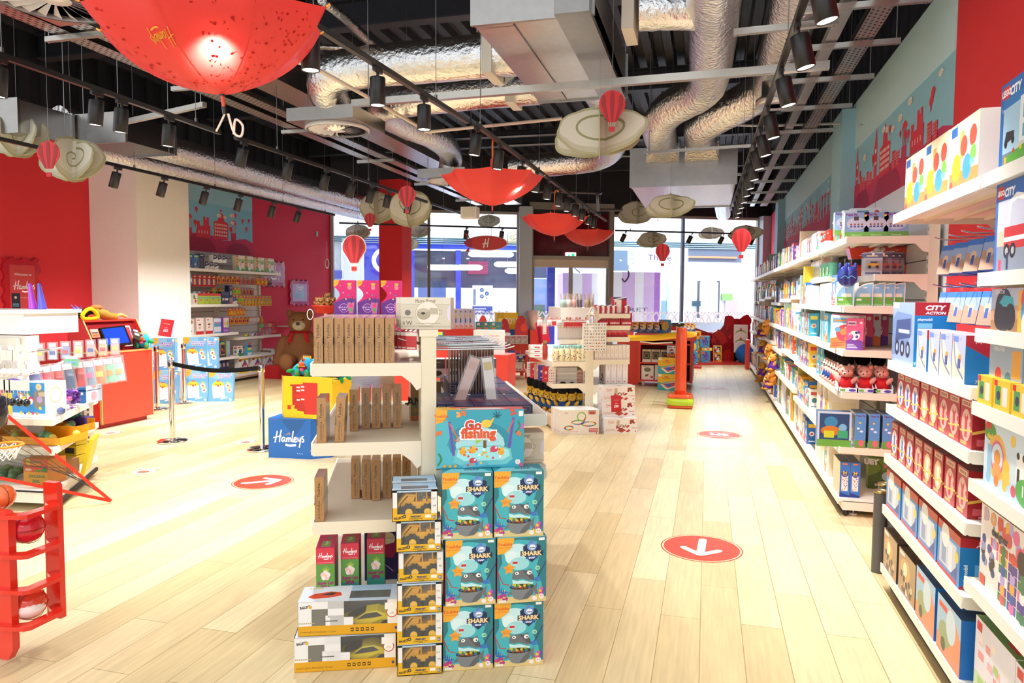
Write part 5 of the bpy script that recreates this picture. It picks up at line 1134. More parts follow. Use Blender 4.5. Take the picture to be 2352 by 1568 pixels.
kind('garden',.27,.3,.08,'e9e2c4','green and cream garden craft box',art=lambda A,R_,L,T:(A.rect(0,0,.25,1,'b0682c'),A.ell(.12,.85,.08,'e8b84a'),A.ell(.12,.65,.08,'e8b84a'),A.ell(.12,.45,.08,'e8b84a'),A.poly([(.0,0),(1,0),(1,.1),(.5,.3),(0,.28)],'4aa84c'),A.poly([(.25,.6),(1,.55),(1,.8),(.25,.82)],'8ac070'),A.ell(.5,.2,.15,'f4f4ee'),A.ell(.55,.66,.07,'e8b8a0'),A.rect(.5,.35,.12,.26,'d8a8b0'),A.ell(.76,.6,.07,'6a3a28'),A.rect(.7,.2,.14,.34,'f4f0ec'),A.rect(.32,.88,.5,.08,'e8d0b8')))
kind('bottlekit',.38,.28,.1,'f1e8e4','white science kit box with blue bottle',art=lambda A,R_,L,T:(A.rect(.48,.1,.1,.4,'2c3ca8'),A.rect(.5,.5,.06,.1,'e8c83a'),A.ell(.85,.82,.09,'d86a3a'),A.rect(.1,.88,.3,.06,'c83a3a'),A.rect(.6,.5,.14,.12,'d8603c'),A.rect(.68,.2,.05,.08,'e8a83a'),A.rect(.8,.2,.06,.1,'c84a3a')))
kind('redwhite',.2,.3,.1,'f1e7e0','red and white kit box',art=lambda A,R_,L,T:(A.rect(0,0,1,.2,'d02c34'),A.rect(0,0,.05,1,'d02c34'),A.ell(.5,.6,.2,'8a4a38',.05),A.ring(.5,.55,.15,.015,'6a5a50'),A.ell(.5,.4,.15,'c8604a',.03),A.rect(.2,.84,.3,.06,'d8504a')))
kind('bluewhite',.19,.28,.1,'e2e6f4','pale blue craft box',art=lambda A,R_,L,T:(A.rect(0,.45,1,.3,'5a98d0'),A.ell(.5,.68,.25,'c87a8a',.06),A.rect(0,0,1,.1,'5a98d0')))
kind('purple',.19,.3,.1,'8a52b4','purple slime kit box',art=lambda A,R_,L,T:(A.rect(.1,.35,.8,.6,'e8d8d0'),A.ell(.35,.6,.2,'e8b890'),A.ell(.7,.55,.12,'a8c83a',.25),A.rect(.1,.1,.7,.12,'b08ac8')))
kind('space',.2,.3,.1,'2c3c98','navy space craft box',art=lambda A,R_,L,T:(A.ell(.3,.5,.1,'d84a3c'),A.ell(.6,.7,.1,'e8b0e8'),A.ell(.75,.4,.12,'4a9a9c'),A.ell(.4,.25,.13,'f4f4f4'),A.rect(0,0,1,.18,'3a78d0'),A.rect(.4,.06,.2,.08,'f4f0ea'),A.star(.8,.8,.06,'f0c83a')))
kind('orange',.19,.3,.1,'e8882c','orange craft kit box',art=lambda A,R_,L,T:(A.ell(.4,.7,.24,'e05a3a'),A.ell(.7,.6,.15,'3a9a7c',.2),A.ell(.4,.45,.15,'f4f0ea'),A.ell(.7,.4,.12,'8a3a7c'),A.rect(.4,.06,.2,.08,'c84a2c')))
kind('hotpink',.19,.3,.1,'d8286c','hot pink craft kit box',art=lambda A,R_,L,T:(A.ell(.4,.8,.2,'f4f0f4'),A.rect(.25,.25,.6,.45,'e8a83a'),A.ell(.5,.5,.2,'c83a8c'),A.rect(.4,.05,.25,.1,'f4f4f4')))
kind('blackgame',.18,.3,.1,'4a4440','dark dinosaur kit box',art=lambda A,R_,L,T:(A.rect(.1,.15,.8,.75,'b88a68'),A.rect(.18,.2,.65,.6,'3a3438'),A.ell(.4,.5,.12,'d8783a'),A.ell(.65,.4,.1,'c8403a'),A.rect(.15,.88,.6,.08,'8ab84a')))
kind('limeblue',.1,.3,.1,'9ab8e0','lime and pale blue tall box',art=lambda A,R_,L,T:(A.rect(0,0,.4,1,'9cc04a'),A.rect(.4,0,.6,.2,'7a8ad0')))
kind('crazy',.3,.3,.1,'f0ece8','yellow and white hair styling craft box',art=lambda A,R_,L,T:(A.rect(0,.85,1,.15,'f0c828'),A.rect(0,0,1,.16,'f0c828'),A.ell(.62,.58,.2,'9a3a7c'),A.ell(.62,.42,.13,'e8b090'),A.ell(.62,.76,.1,'3a7a6c'),A.ell(.15,.85,.14,'c8502c',.08),A.ell(.38,.5,.07,'3a5ab0',.1),A.ell(.9,.45,.07,'d8405c',.12),A.ell(.2,.35,.06,'d05a6a',.08),A.rect(.56,.16,.14,.14,'e86a4a')))
kind('darkplasma',.14,.38,.1,'4c443e','dark grey plasma lamp box',art=lambda A,R_,L,T:(A.ell(.5,.72,.25,'6a5a60'),A.star(.5,.7,.15,'e070c8',7,.3),A.rect(.15,.9,.7,.03,'e8e8e8'),A.rect(.1,.3,.8,.05,'d0c8c8')))
kind('navybox',.1,.36,.1,'24305c','navy putty box',art=lambda A,R_,L,T:(A.ell(.5,.88,.3,'b85a4a',.06),A.rect(.2,.5,.6,.2,'a89088'),A.rect(.0,0,1,.35,'9a8a88'),A.ell(.5,.1,.3,'d8486c',.05)))
kind('zoobs',.22,.24,.08,'1f2c58','navy kit box lettered ZOOBS',art=lambda A,R_,L,T:(A.text('ZOOBS',.5,.4,.035,'ffffff',bold=.06,w=.8),A.ell(.4,.4,.1,'d84a8a'),A.rect(.1,.75,.8,.15,'2c5078'),A.ell(.9,.1,.06,'c84a4a')))
kind('limecard',.15,.2,.06,'b8d048','lime green kit with red lid',art=lambda A,R_,L,T:(A.rect(0,.78,1,.22,'d8302c'),A.text('SLIME',.5,.4,.02,'d8482c',bold=.05),A.rect(.1,.55,.8,.1,'5ab0c8')))
kind('pineapple',.14,.2,.08,'ece6d4','white and green fruit kit box',art=lambda A,R_,L,T:(A.ell(.6,.3,.2,'d8402c',.15),A.ell(.5,.55,.3,'5a8a3c',.06),A.ell(.35,.7,.14,'3a5a2c',.2)))
def a_hp(A,R_,L,T):
 A.rect(0,.0,1,1,'d5ccb8');A.rect(0,.8,1,.2,'e0d8c6');A.rect(.02,.78,.96,.006,'a89c84');A.text('Harry Potter',.5,.89,.017,'6a5f4a',shear=.15,bold=.01,w=.42)
 A.star(.32,.92,.02,'c8a04a');A.star(.68,.92,.02,'c8a04a');A.ell(.54,.5,.24,'e9e2d4');A.ring(.54,.5,.245,.008,'b89a5a');A.ell(.46,.48,.14,'b0a48e',.18);A.ell(.46,.59,.13,'c4b9a4',.05);A.ell(.45,.5,.04,'3a342a',.04);A.rect(.58,.47,.16,.2,'bdb29d');A.ring(.78,.54,.05,.012,'a89c86')
 A.ell(.14,.52,.06,'7a7468',.09);A.text('HOGWARTS',.14,.36,.007,'8a8272');A.text('W',.17,.2,.02,'4a453a');A.rect(.3,.17,.5,.03,'b8ae98');A.rect(0,.06,1,.06,'c4bba6');A.text('3D MOLDED MUG',.5,.09,.006,'6a6252');A.rect(.04,.14,.04,.1,'a89c84')
 A.poly([(1,.24),(.955,.3),(.93,.42),(.93,.6),(.955,.72),(1,.78)],'ded6e6')
 for S in(R_,L):S.rect(.2,.1,.5,.6,'c8bca8');S.text('Potter',.5,.85,.01,'8a8068',rot=PI/2)
kind('hpmug',.235,.15,.13,'d5ccb8','cream wizard mug box with a curved window',side='d8c4bc',top='dcd6cc',art=a_hp,name='mug_box')
def a_pb(A,R_,L,T):
 A.rect(.1,.12,.8,.76,'1c2248');A.line([(.14,.8),(.14,.5),(.14,.18),(.86,.18),(.86,.8),(.14,.8)],.0018,'b89a5a',False);A.rect(.3,.4,.4,.04,'a88a50');A.rect(.3,.52,.4,.04,'a88a50')
 T.poly([(0,0),(1,0),(.7,.5),(0,.6)],'6a2446');T.poly([(0,.6),(.6,.55),(1,1),(0,1)],'2f3a5c');T.rect(.3,.3,.3,.3,'7a4a5c');T.text('WIZARD',.5,.5,.014,'a08060');T.rect(.0,.9,.18,.08,'e8e4e4');T.rect(0,0,1,.3,'3c2a58');T.star(.5,.14,.1,'8a6a90');T.text('PUZZLE',.4,.55,.012,'a08060')
kind('purplebox',.0905,.042,.425,'1f2044','dark purple wizard card game box',side='221c3c',top='4a2a52',art=a_pb,name='card_game')
kind('purplelong',.041,.054,.43,'1c2046','long navy wizard puzzle box',side='1a1c3a',top='3c3450',art=a_pb,name='card_game')
kind('blackmug',.1,.12,.11,'cfc8c0','black and white mug box',side='4a423c',top='e8e4e0',art=lambda A,R_,L,T:(A.rect(0,.5,1,.5,'5a5048'),A.ell(.5,.25,.3,'4a3a3a',.14),A.rect(.2,.8,.5,.06,'a89880')),name='mug_box',mat='wrap')
kind('tealpuz',.2,.26,.12,'4b9cb4','teal puppy puzzle box',art=lambda A,R_,L,T:(A.ell(.5,.26,.34,'f4f0e8',.15),A.ell(.42,.28,.12,'6a3a30'),A.ell(.6,.24,.12,'c8504a'),A.rect(.1,.76,.24,.18,'f4ece0'),A.rect(.5,.64,.34,.1,'8ac04a'),A.rect(.1,.5,.36,.12,'e88a4a')))
kind('cowdoll',.11,.33,.12,'d8cfe0','tall clear box with a doll',art=lambda A,R_,L,T:(A.rect(.1,.3,.8,.65,'b8c0dc'),A.poly([(0,0),(1,0),(1,.1),(0,.35)],'e8b8a8'),A.star(.6,.12,.16,'d86a3c'),A.ell(.45,.85,.12,'8a5a3a',.04),A.ell(.45,.78,.08,'e8b890'),A.rect(.35,.5,.2,.24,'e8c04a'),A.rect(.37,.3,.16,.22,'3a4a8c')),mat='wrap')
kind('unicorn',.12,.17,.1,'f2ebe2','white slant fronted unicorn box',art=lambda A,R_,L,T:(A.poly([(0,.5),(0,1),(.9,1),(.9,.1),(.7,.2)],'cfc4d4'),A.ell(.45,.7,.3,'e88aa0'),A.ell(.4,.55,.2,'f4e8ec'),A.ell(.3,.2,.1,'f0a848'),A.ell(.6,.15,.1,'5ab0c8'),A.rect(0,0,1,.04,'d8c8b8')))
kind('whitecube',.1,.18,.12,'f4efea','small white boxed gift',art=lambda A,R_,L,T:(A.ell(.5,.2,.24,'b82c3c',.06),A.rect(.2,.75,.3,.03,'d88a80')))
kind('yellowrow',.2,.36,.12,'e9b22c','yellow boxed bear toy',art=lambda A,R_,L,T:(A.ell(.4,.75,.15,'f8e8b0'),A.rect(.6,0,.4,1,'c88a28')))
kind('wooden',.42,.34,.14,'f3eeea','white wooden castle box',side='ecdcd8',top='fbfaf8',art=lambda A,R_,L,T:(A.text('Wooden',.75,.78,.025,'d0504a'),A.text('castle in',.75,.66,.02,'d0504a'),A.rect(.6,.5,.35,.03,'d0504a')))
kind('dollpot',.1,.14,.08,'4a9ab0','small toy pot with yellow lid',art=lambda A,R_,L,T:(A.rect(0,.7,1,.3,'d8e03a'),A.rect(.1,.2,.8,.3,'2c6a8c')))
kind('wplaypart',.2,.16,.16,'f6f2f0','white box lettered World Play Party',art=lambda A,R_,L,T:(A.text('World',.5,.6,.02,'d0504a'),A.text('Party',.5,.35,.02,'d0504a')))
def a_cash(A,R_,L,T):A.rect(.05,.1,.9,.8,'2b4fae');A.ell(.3,.3,.2,'e05078');A.ell(.3,.3,.1,'f4f0f0');A.rect(.5,.6,.4,.25,'e8e8f0');A.ell(.7,.3,.15,'4ab04a')
kind('bluepot',.2,.16,.14,'e8e4ea','blue boxed dough set',art=a_cash)
# --- cashier and hanging goods
def b_card(c1,c2,c3,w=.07,h=.15,blister='ball'):
 def f(mb):
  mb.box((-w/2,0,-h),(w/2,.002,0),c1,'card');A=Art(mb,(-w/2,0,-h),(1,0,0),(0,0,1),w,h);A.rect(0,.76,1,.2,c2);A.rect(.15,.82,.6,.06,'f4e8b0');A.ell(.5,.93,.08,'f8f8f8');A.rect(.1,.05,.8,.08,c2)
  if blister=='ball':
   mb.ball((0,-.012,-h*.55),(w*.32,.016,w*.34),c3,'gloss',8,6)
  elif blister=='bars':
   for i in range(3):mb.box((-w*.3+i*w*.24,-.012,-h*.85),(-w*.3+i*w*.24+w*.14,0,-h*.32),[c3,'e8b83a','3a6ac0'][i],'gloss')
  elif blister=='car':
   mb.box((-w*.3,-.02,-h*.62),(w*.3,0,-h*.48),c3,'gloss');mb.box((-w*.15,-.018,-h*.5),(w*.2,0,-h*.4),'4a5058','gloss')
   for q in(-.2,.2):mb.cyl((w*q,-.024,-h*.64),(w*q,-.002,-h*.64),h*.07,'1c1c20','gloss',10)
   mb.box((-w*.42,-.03,-h*.8),(w*.42,0,-h*.35),'e0e8ee','film')
  elif blister=='key':
   mb.ball((0,-.01,-h*.4),(w*.22,.012,w*.22),c3,'gloss',8,6);mb.box((-w*.08,-.008,-h*.85),(w*.08,0,-h*.45),'b88a9c','gloss')
  mb.tube([(0,0,.0),(0,.06,.012)],.003,'d8d8dc','metal',5)
 return f
def hang(key,desc,*a,**k):KIND[key]=dict(w=None,h=k.get('h',.15),d=.01,front=None,desc=desc,side=None,top=None,art=b_card(*a,**k),cat='carded toy',name='carded_toy',mat='card',obj=None,n=0,w2=k.get('w',.07))
hang('hred','red hanging card of pens','c8202c','a81420','f0f0f0',w=.11,h=.2,blister='bars')
hang('hgreen','yellow hanging card with a green ball','e8c828','c8302c','5ad84a',w=.09,h=.14)
hang('hyellow','yellow hanging card with a key charm','f0cc20','c83040','9a8ad0',w=.085,h=.2,blister='key')
hang('hmag','yellow hanging card with a red top','e8a828','c8302c','b03050',w=.09,h=.14)
hang('hnavy','navy hanging card','4a5a8a','2a3a6c','c8a8b8',w=.11,h=.17)
hang('hblue','pale blue hanging card','8ab4d8','3a5a9c','e8ecf4',w=.1,h=.17)
hang('horange','orange hanging card','e8a020','d83c30','f8c048',w=.085,h=.15)
hang('hpurple','brown and pink hanging card','c89848','8a4a9c','e8488a',w=.07,h=.15,blister='bars')
hang('hcar','silver carded toy car','c8ccd8','6a78a0','e8c04a',w=.13,h=.17,blister='car')
hang('hcardark','dark carded toy car','7a7078','4a4a68','a8483a',w=.12,h=.17,blister='car')
def b_pack2(mb):
 for q in(0,):
  mb.X=Matrix.Translation((0,0,-.165))@Matrix.Rotation(-.18,4,'X');A=fbox(mb,.11,.15,.05,'8aa0c8','1f5cb0','2a62b4');A[0].poly([(0,0),(1,0),(1,.4),(0,.6)],'a88a78');A[0].ell(.5,.5,.2,'d8b898');A[0].rect(.4,.2,.2,.3,'3a5a9c');A[0].rect(0,.82,1,.18,'3a70c0');A[1].text('playmobil',.5,.3,.012,'ffffff',rot=PI/2);A[1].rect(.3,.75,.4,.15,'d84a4a')
  mb.X=None
 mb.tube([(0,.03,-.01),(0,.04,.012)],.012,'e890b0','film',6)
KIND['hpm']=dict(w=None,w2=.11,h=.15,d=.05,front=None,desc='blue hanging figure pack',side=None,top=None,art=b_pack2,cat='carded toy',name='figure_pack',mat='card',obj=None,n=0)
hang('hwhite','small white hanging gift card','ece8e6','c8404a','e8e4f0',w=.07,h=.12)
hang('hgrey','slim grey hanging bookmark','cfc8c2','b4a8a2','b8a8a0',w=.05,h=.19,blister=None)
hang('hredpk','red hanging magnet pack','c8383c','e8e0dc','d87068',w=.055,h=.085,blister=None)
hang('hlush','clear bag of small gifts','dfe0ea','8a90b8','c8a0a8',w=.1,h=.2)
hang('hbrown','thin bagged brown card','b09c8c','a08c7c','b8a8a0',w=.13,h=.27,blister=None)
# ================================================================ WALL SHELVING
WHT,CRM='f4f1ea','e6dcc6'
class Bay:
 def __init__(s,name,label,ox,oy,rz,L,shelves,back=(0,2.2),depth=.58,base=.14,post_h=2.25,cat='shelving unit',group=None,ends=True,backcol='d9d2c6'):
  s.M=Matrix.Translation((ox,oy,0))@Matrix.Rotation(rz,4,'Z');s.rz=rz;s.L=L;s.label=label
  t=s.t=thing(name,label,cat,(ox,oy,0),group,rotz=rz)
  b=MB();b.box((0,.03,.05),(L,depth,base-.02),'efe8da','paint');b.box((.06,.028,.065),(L-.06,.032,base-.04),'e0d6c2','paint');b.box((0,.0,base-.025),(L,depth,base),WHT,'paint');b.box((0,-.006,base-.045),(L,.0,base+.004),WHT,'paint');b.build('base_plinth',t)
  b=MB();b.box((0,.045,.008),(L,.06,.05),'2a2620','matte');b.build('toe_strip',t)
  for x in(.08,L-.08):
   b=MB();b.cyl((x,.12,0),(x,.12,.012),.03,'f2f0ec','gloss',12);b.cyl((x,.12,.012),(x,.12,.06),.008,'cccccc','metal',8);b.build('foot',t)
  b=MB();b.box((.002,depth,back[0]),(L-.002,depth+.02,back[1]),backcol,'paint')
  z=back[0]+.15
  while z<back[1]:b.box((.003,depth-.001,z),(L-.003,depth,z+.008),'5a5248','matte');z+=.15
  b.build('slatted_back_panel',t)
  for x in(0,L-.05):
   b=MB();b.box((x,depth-.03,.02),(x+.05,depth+.04,post_h),CRM,'paint')
   z=.3
   while z<post_h-.05:b.box((x+.02,depth-.031,z),(x+.03,depth-.0295,z+.03),'4a443c','matte');z+=.06
   b.build('upright',t)
  for sh in shelves:
   z,yf=sh[0],sh[1];x0,x1=(sh[2],sh[3])if len(sh)>2 else(0,L)
   b=MB();b.box((x0,yf,z-.02),(x1,depth-.03,z),'f0ece2','paint');b.box((x0,yf-.008,z-.045),(x1,yf,z+.006),WHT,'paint');b.box((x0,yf,z-.04),(x1,yf+.05,z-.02),'eae4d8','paint')
   for k in range(1,4):yy=yf+(depth-yf)*k/4;b.box((x0+.02,yy,z-.034),(x1-.02,yy+.02,z-.02),'e2d6bc','paint')
   for xe in(x0-.003,x1):
    b.prism([(yf,z+.004),(depth-.03,z+.004),(depth-.03,z-.12),(depth-.07,z-.11),(depth-.12,z-.055),(yf+.01,z-.045),(yf-.008,z-.035)],(xe,0,0),(0,1,0),(0,0,1),.003,'ece3d0','paint')
   b.build('shelf',t)
 def W(s,x,y,z):return s.M@Vector((x,y,z))
 def put(s,key,x,y,z,label=None,group=None,turn=0,rx=0):
  return put(key,s.W(x,y,z),s.rz+turn,label,group,rx)
def kw(key):
 k=KIND[key];return k.get('w2')or k['w']
def row(bay,z,spec,where,x0=.02,y=.03,gap=.01,jit=.006,x1=None,turn=0,seed=0,lean=0):
 """spec 'a*3 b c*2' placed left to right as the shopper sees it"""
 r=random.Random(sum(map(ord,where))+seed);x=x0;cnt={}
 items=[]
 for w in spec.split():
  k,n=(w.split('*')+['1'])[:2];items+=[k]*int(n)
 tot={k:items.count(k)for k in items}
 for k in items:
  w=kw(k);cnt[k]=cnt.get(k,0)+1
  if x1 is not None and x+w>x1:break
  d=proto(k)['desc']
  lab='%s, %s from left, %s'%(d,ORD[cnt[k]-1],where)if tot[k]>1 else '%s on %s'%(d,where)
  bay.put(k,x+w/2,y+r.uniform(0,jit),z,lab,'%s on %s'%(proto(k)['desc'],where)if tot[k]>1 else None,turn+r.uniform(-.012,.012))
  x+=w+gap
 return x
BR=[2.12,1.27,.95,.53]
R0=Bay('shelving_bay','white shelving bay of brick sets at the right edge, nearest the viewer',1.0,3.12,-PI/2,1.62,[(2.12,0),(1.75,0),(1.54,0),(1.26,0),(.96,0),(.57,0)],back=(0,2.1))
for z,sp,wh in((2.12,'city*3','top shelf of brick bay'),(1.75,'firetruck*3','shelf below the police sets'),(1.54,'racer*3','narrow shelf of brick bay'),(1.26,'town*4','shelf above animal train sets'),(.96,'duplo*3','low shelf of brick bay'),(.57,'dots*3','shelf above the floor row'),(.14,'farm*4','floor row of brick bay')):row(R0,z,sp,wh,x0=.03)
for i in range(4):R0.put('minib',.1+.16*i,.0,1.262,'small yellow brick set, %s from left, before street sets'%ORD[i],'small yellow brick sets before street sets')
R1=Bay('shelving_bay','white shelving bay of blue and red playset boxes against the red wall',1.0,4.47,-PI/2,1.33,[(2.12,0),(1.31,0),(1.06,0),(.775,0),(.48,0)],back=(0,1.28))
row(R1,2.12,'burger*3','top shelf by the red wall',x0=.1,y=.02,gap=.01)
row(R1,1.31,'pmbig','shelf beside the dartboard',x0=-.04,y=.02)
row(R1,1.31,'pmsmall*4','shelf beside the dartboard',x0=.5,y=.01,gap=.01)
row(R1,1.06,'pmr0*3 pmr1*2 pmr2*3','upper row of red boxes',x0=.1,y=.02)
row(R1,.775,'pmr0*3 pmr2 pmr1*2 pmr2*2','lower row of red boxes',x0=.02,y=.02,gap=.018)
row(R1,.48,'pmcity*4','shelf below red boxes',x0=0,y=.01,gap=.02)
row(R1,.14,'pmdragon*2 pmride*2','floor row of playset bay',x0=.02,y=.0,gap=.03)
KD={'pmr0':'red boxes'}
# peg hooks on a bar with hanging blue packs
def hook(p,q,label,group):
 b=MB();b.tube([p,Vector(p).lerp(Vector(q),.9),Vector(q)+Vector((0,0,.012))],.004,'e4e6ea','chrome',6);tag(b.build('peg_hook',at=p),label,'hook',group)
for lv,z in enumerate((1.96,1.72)):
 b=MB();b.box((1.55,3.2,z-.012),(1.57,4.44,z+.012),'e8e4dc','metal');tag(b.build('peg_bar',at=(1.56,3.8,z)),'steel bar carrying the %s row of hooks on the red wall'%['upper','lower'][lv],'bar')
 for i in range(5):
  y=4.15-.2*i;hook((1.56,y,z),(1.12,y,z),'%s chrome hook from left in the %s row on the red wall'%(ORD[i],['upper','lower'][lv]),'chrome hooks on the red wall')
  for j in range(2 if i<4 else 1):
   put('hpm',(1.16+.09*j,y,z-.01),-PI/2+.25,'blue hanging figure pack, hook %s from left, %s row, %s'%(ORD[i],['upper','lower'][lv],['front','behind'][j]),'blue hanging figure packs')
t=thing('dartboard','roll up magnetic dartboard hanging on the red wall','dartboard',(1.6,3.98,1.3))
b=MB();b.box((1.6,3.7,1.24),(1.606,4.26,1.74),'101012','cloth');b.build('backing_sheet',t)
for z in(1.74,):
 b=MB();b.cyl((1.59,3.66,z),(1.59,4.34,z),.018,'1a1a1c','gloss',12);b.build('hanging_rod',t)
b=MB();b.tube([(1.59,4.2,1.75),(1.59,4.1,1.98),(1.59,3.8,1.75)],.003,'26262a','cloth',5);b.build('cord',t)
b=MB();O=Vector((1.598,3.98,1.48));rr=[.22,.2,.13,.11,.03]
for i in range(20):
 a0,a1=2*PI*i/20,2*PI*(i+1)/20
 for k in range(4):
  c=[('3a9a4a','c83a30')[i%2],('d8b048','1a1a1c')[i%2],('3a9a4a','c83a30')[i%2],('d8b048','1a1a1c')[i%2]][k]
  b.add([O+Vector((0,-math.cos(a)*q,math.sin(a)*q))for a,q in((a0,rr[k]),(a1,rr[k]),(a1,rr[k+1]),(a0,rr[k+1]))],[(0,3,2,1)],c,'card')
a=Art(b,(1.599,3.98,1.48),(0,-1,0),(0,0,1),1,1)
for i,s_ in enumerate(('20','1','18','4','13','6','10','15','2','17','3','19','7','16','8','11','14','9','12','5')):
 q=PI/2-2*PI*i/20;a.k=1;a.text(s_,.245*math.cos(q),.245*math.sin(q),.022,'e8d048',bold=.03)
b.build('target_face',t)
b=MB();b.tube([(1.57,4.22,1.6),(1.57,3.98,1.6)],[.02,.008],'f0c828','gloss',8);b.cyl((1.57,4.3,1.6),(1.57,4.22,1.6),.03,'f0c828','gloss',4,r1=.02);b.build('yellow_dart',t)
for i,(x,y,h)in enumerate(((1.035,4.72,.5),(1.11,4.7,.47),(1.08,4.83,.52),(1.16,4.8,.49))):
 t=thing('cardboard_tube','%s dark grey tube with a gold lid standing between the shelving bays'%['frontmost left','frontmost right','rear left','rear right'][i],'tube',(x,y,0),'grey tubes between the bays')
 b=MB();b.cyl((x,y,.004),(x,y,h),.036,'55534f','card',20);b.build('tube_wall',t);b=MB();b.lathe([(.038,0),(.038,.014),(.034,.014),(.03,.006),(0,.006)],(x,y,h-.01),'b8a25a','metal',20);b.build('lid',t)
RB=[]
for k in range(8):
 L=1.53;yn=5.88+L*k
 sh=[(2.12,0),(1.6,0),(1.27,0),(.95,0),(.53,0)]if k<2 else[(2.12,0),([1.66,1.6,1.7][k%3],.1),(1.27,0),([.98,.92][k%2],0),(.6,0)]
 if k==0:sh.insert(1,(1.84,.2,.3,L))
 if k==1:sh.insert(1,(1.87,.1))
 RB.append(Bay('shelving_bay','white wall shelving bay with toys, %s from the near end of the long right run'%ORD[k],1.0,yn+L,-PI/2,L,sh,group=None))
b0=RB[0]
def pw(key,px,py,y,label,group=None,rz=0,z=None,x=None):
 p=PY(px,py,y)
 return put(key,(x if x is not None else p.x,p.y,p.z if z is None else z),rz,label,group)
# bay nearest: end facing boxes
for i,px in enumerate((1967,2012,2058)):pw('classroom',px,540,5.92,'light blue classroom playset box, %s from left, end of top shelf'%ORD[i],'classroom boxes at the end of top shelf',z=2.12)
pw('classroom',1943,508,6.3,'light blue classroom playset box raised behind the front three',z=2.17)
put('g7',(1.3,6.3,2.12),0,'pale toy box behind the three classroom boxes');put('g16',(1.2,6.28,2.12),0,'purple narrow box lying behind the raised classroom box')
row(b0,2.12,'g7 g22 g25 g7','top shelf behind classroom boxes',x0=.75,y=.02,x1=1.42)
for i,px in enumerate((1939,1981,2008,2031,2054)):pw('quarter',px,700,5.93+.0*i,'quarter round clear house box, %s from left, end of third shelf'%ORD[i],'quarter round house boxes',rz=-.5 if i==0 else-.15,z=1.6)
row(b0,1.6,'clearpack*4 g9 clearpack*2','third shelf of nearest long bay',x0=.02,y=.03,x1=1.25)
def tub(i,p,lab):
 t=thing('storage_tub',lab,'tub',p,'red tubs with black lids');x,y,z=p
 b=MB();w0,w1,d0,d1,h=.075,.1,.07,.09,.1
 v=[(x-w0,y-d0,z),(x+w0,y-d0,z),(x+w0,y+d0,z),(x-w0,y+d0,z),(x-w1,y-d1,z+h),(x+w1,y-d1,z+h),(x+w1,y+d1,z+h),(x-w1,y+d1,z+h)]
 b.add(v,[(0,3,2,1),(0,1,5,4),(1,2,6,5),(2,3,7,6),(3,0,4,7),(4,5,6,7)],'d8432c','gloss');b.box((x-w1-.006,y-d1-.006,z+h-.012),(x+w1+.006,y+d1+.006,z+h),'c83a26','gloss');b.build('tub_body',t)
 b=MB();v2=[(x-w1,y-d1,z+h),(x+w1,y-d1,z+h),(x+w1,y+d1,z+h),(x-w1,y+d1,z+h),(x-w1*.75,y-d1*.75,z+h+.045),(x+w1*.75,y-d1*.75,z+h+.045),(x+w1*.75,y+d1*.75,z+h+.045),(x-w1*.75,y+d1*.75,z+h+.045)]
 b.add(v2,[(0,1,5,4),(1,2,6,5),(2,3,7,6),(3,0,4,7),(4,5,6,7)],'26201e','matte');b.build('lid',t)
pa=PY(1893,632,6.75)
for i,(dx,dz)in enumerate(((0,0),(.27,0),(0,.15),(.27,.15))):tub(i,(1.3+dx-.06,6.7,1.845+dz),'red tub with black lid, %s of the stacked four'%['lower left','lower right','upper left','upper right'][i])
for i,px in enumerate((1835,1848,1862)):
 p=PY(px,640,7.9);t=MB();t.lathe([(.03,0),(.045,.01),(.05,.13),(.045,.14)],p,'7ad8c0','gloss',14);t.lathe([(.045,.14),(.05,.2),(.03,.24),(0,.25)],p,'e4ecf2','film',14);t.box((p.x-.052,p.y-.02,p.z+.02),(p.x-.046,p.y+.03,p.z+.1),'c8e04a','gloss')
 p=Vector((p.x,p.y,1.87));o_=tag(t.build('mint_cup',at=(PY(px,640,7.9))),'mint green cup with clear dome lid, %s from left beside the red tubs'%ORD[i],'cup','mint cups')
 o_.location=(1.16,7.95-.22*i,1.87)
for i,px in enumerate((2006,2030,2046,2060)):
 y=5.95+.03*i;p=PY(px,578,y);hook((p.x,6.45,p.z),(p.x,y-.02,p.z),'%s chrome hook at the near end of the long shelving'%ORD[i],'hooks at shelving end')
 for j in range(2):put('hcar' if i==0 else 'hcardark',(p.x,y+.07*j,p.z-.005),.1*i,'%s hook %s from left, %s'%(['silver carded toy car','dark carded toy car'][i>0],ORD[i],['front','second'][j]),'carded toy cars at shelving end')
for i,px in enumerate((1940,1955)):
 p=PY(px,612,5.9);t=thing('toy_mask','shiny blue animal mask hanging from a hook, %s of two'%['left','right'][i],'mask',p,'blue hanging masks')
 b=MB();b.ball(p+Vector((0,0,-.07)),(.05,.03,.075),'2b3f96','gloss',14,9);b.ball(p+Vector((-.03,0,.0)),(.014,.012,.03),'2b3f96','gloss',8,6);b.ball(p+Vector((.03,0,.0)),(.014,.012,.03),'2b3f96','gloss',8,6);b.build('mask_shell',t)
 b=MB();b.tube([p+Vector((-.03,-.028,-.09)),p+Vector((0,-.034,-.07)),p+Vector((.03,-.028,-.09))],.003,'6fb4dc','gloss',6);b.build('pale_stripe',t)
 b=MB();b.tube([p+Vector((0,0,.0)),p+Vector((0,0,.06))],.005,'e8e0dc','film',6);b.build('hanger',t)
for i,(px,py,y,k)in enumerate(((1950,745,6.3,'g10'),(1972,745,6.4,'g10'),(1990,745,6.5,'g16'),(2008,745,6.6,'g10'))):pw(k,px,py,y,'row of cards standing upright, %s from left on fourth shelf'%ORD[i],z=1.275)
pw('g19',1962,800,5.95,'pink toy box turned to the aisle end of fourth shelf',z=1.27,rz=-.3);pw('g16',1938,800,6.1,'purple toy box beside the pink one on fourth shelf',z=1.27,rz=-.6)
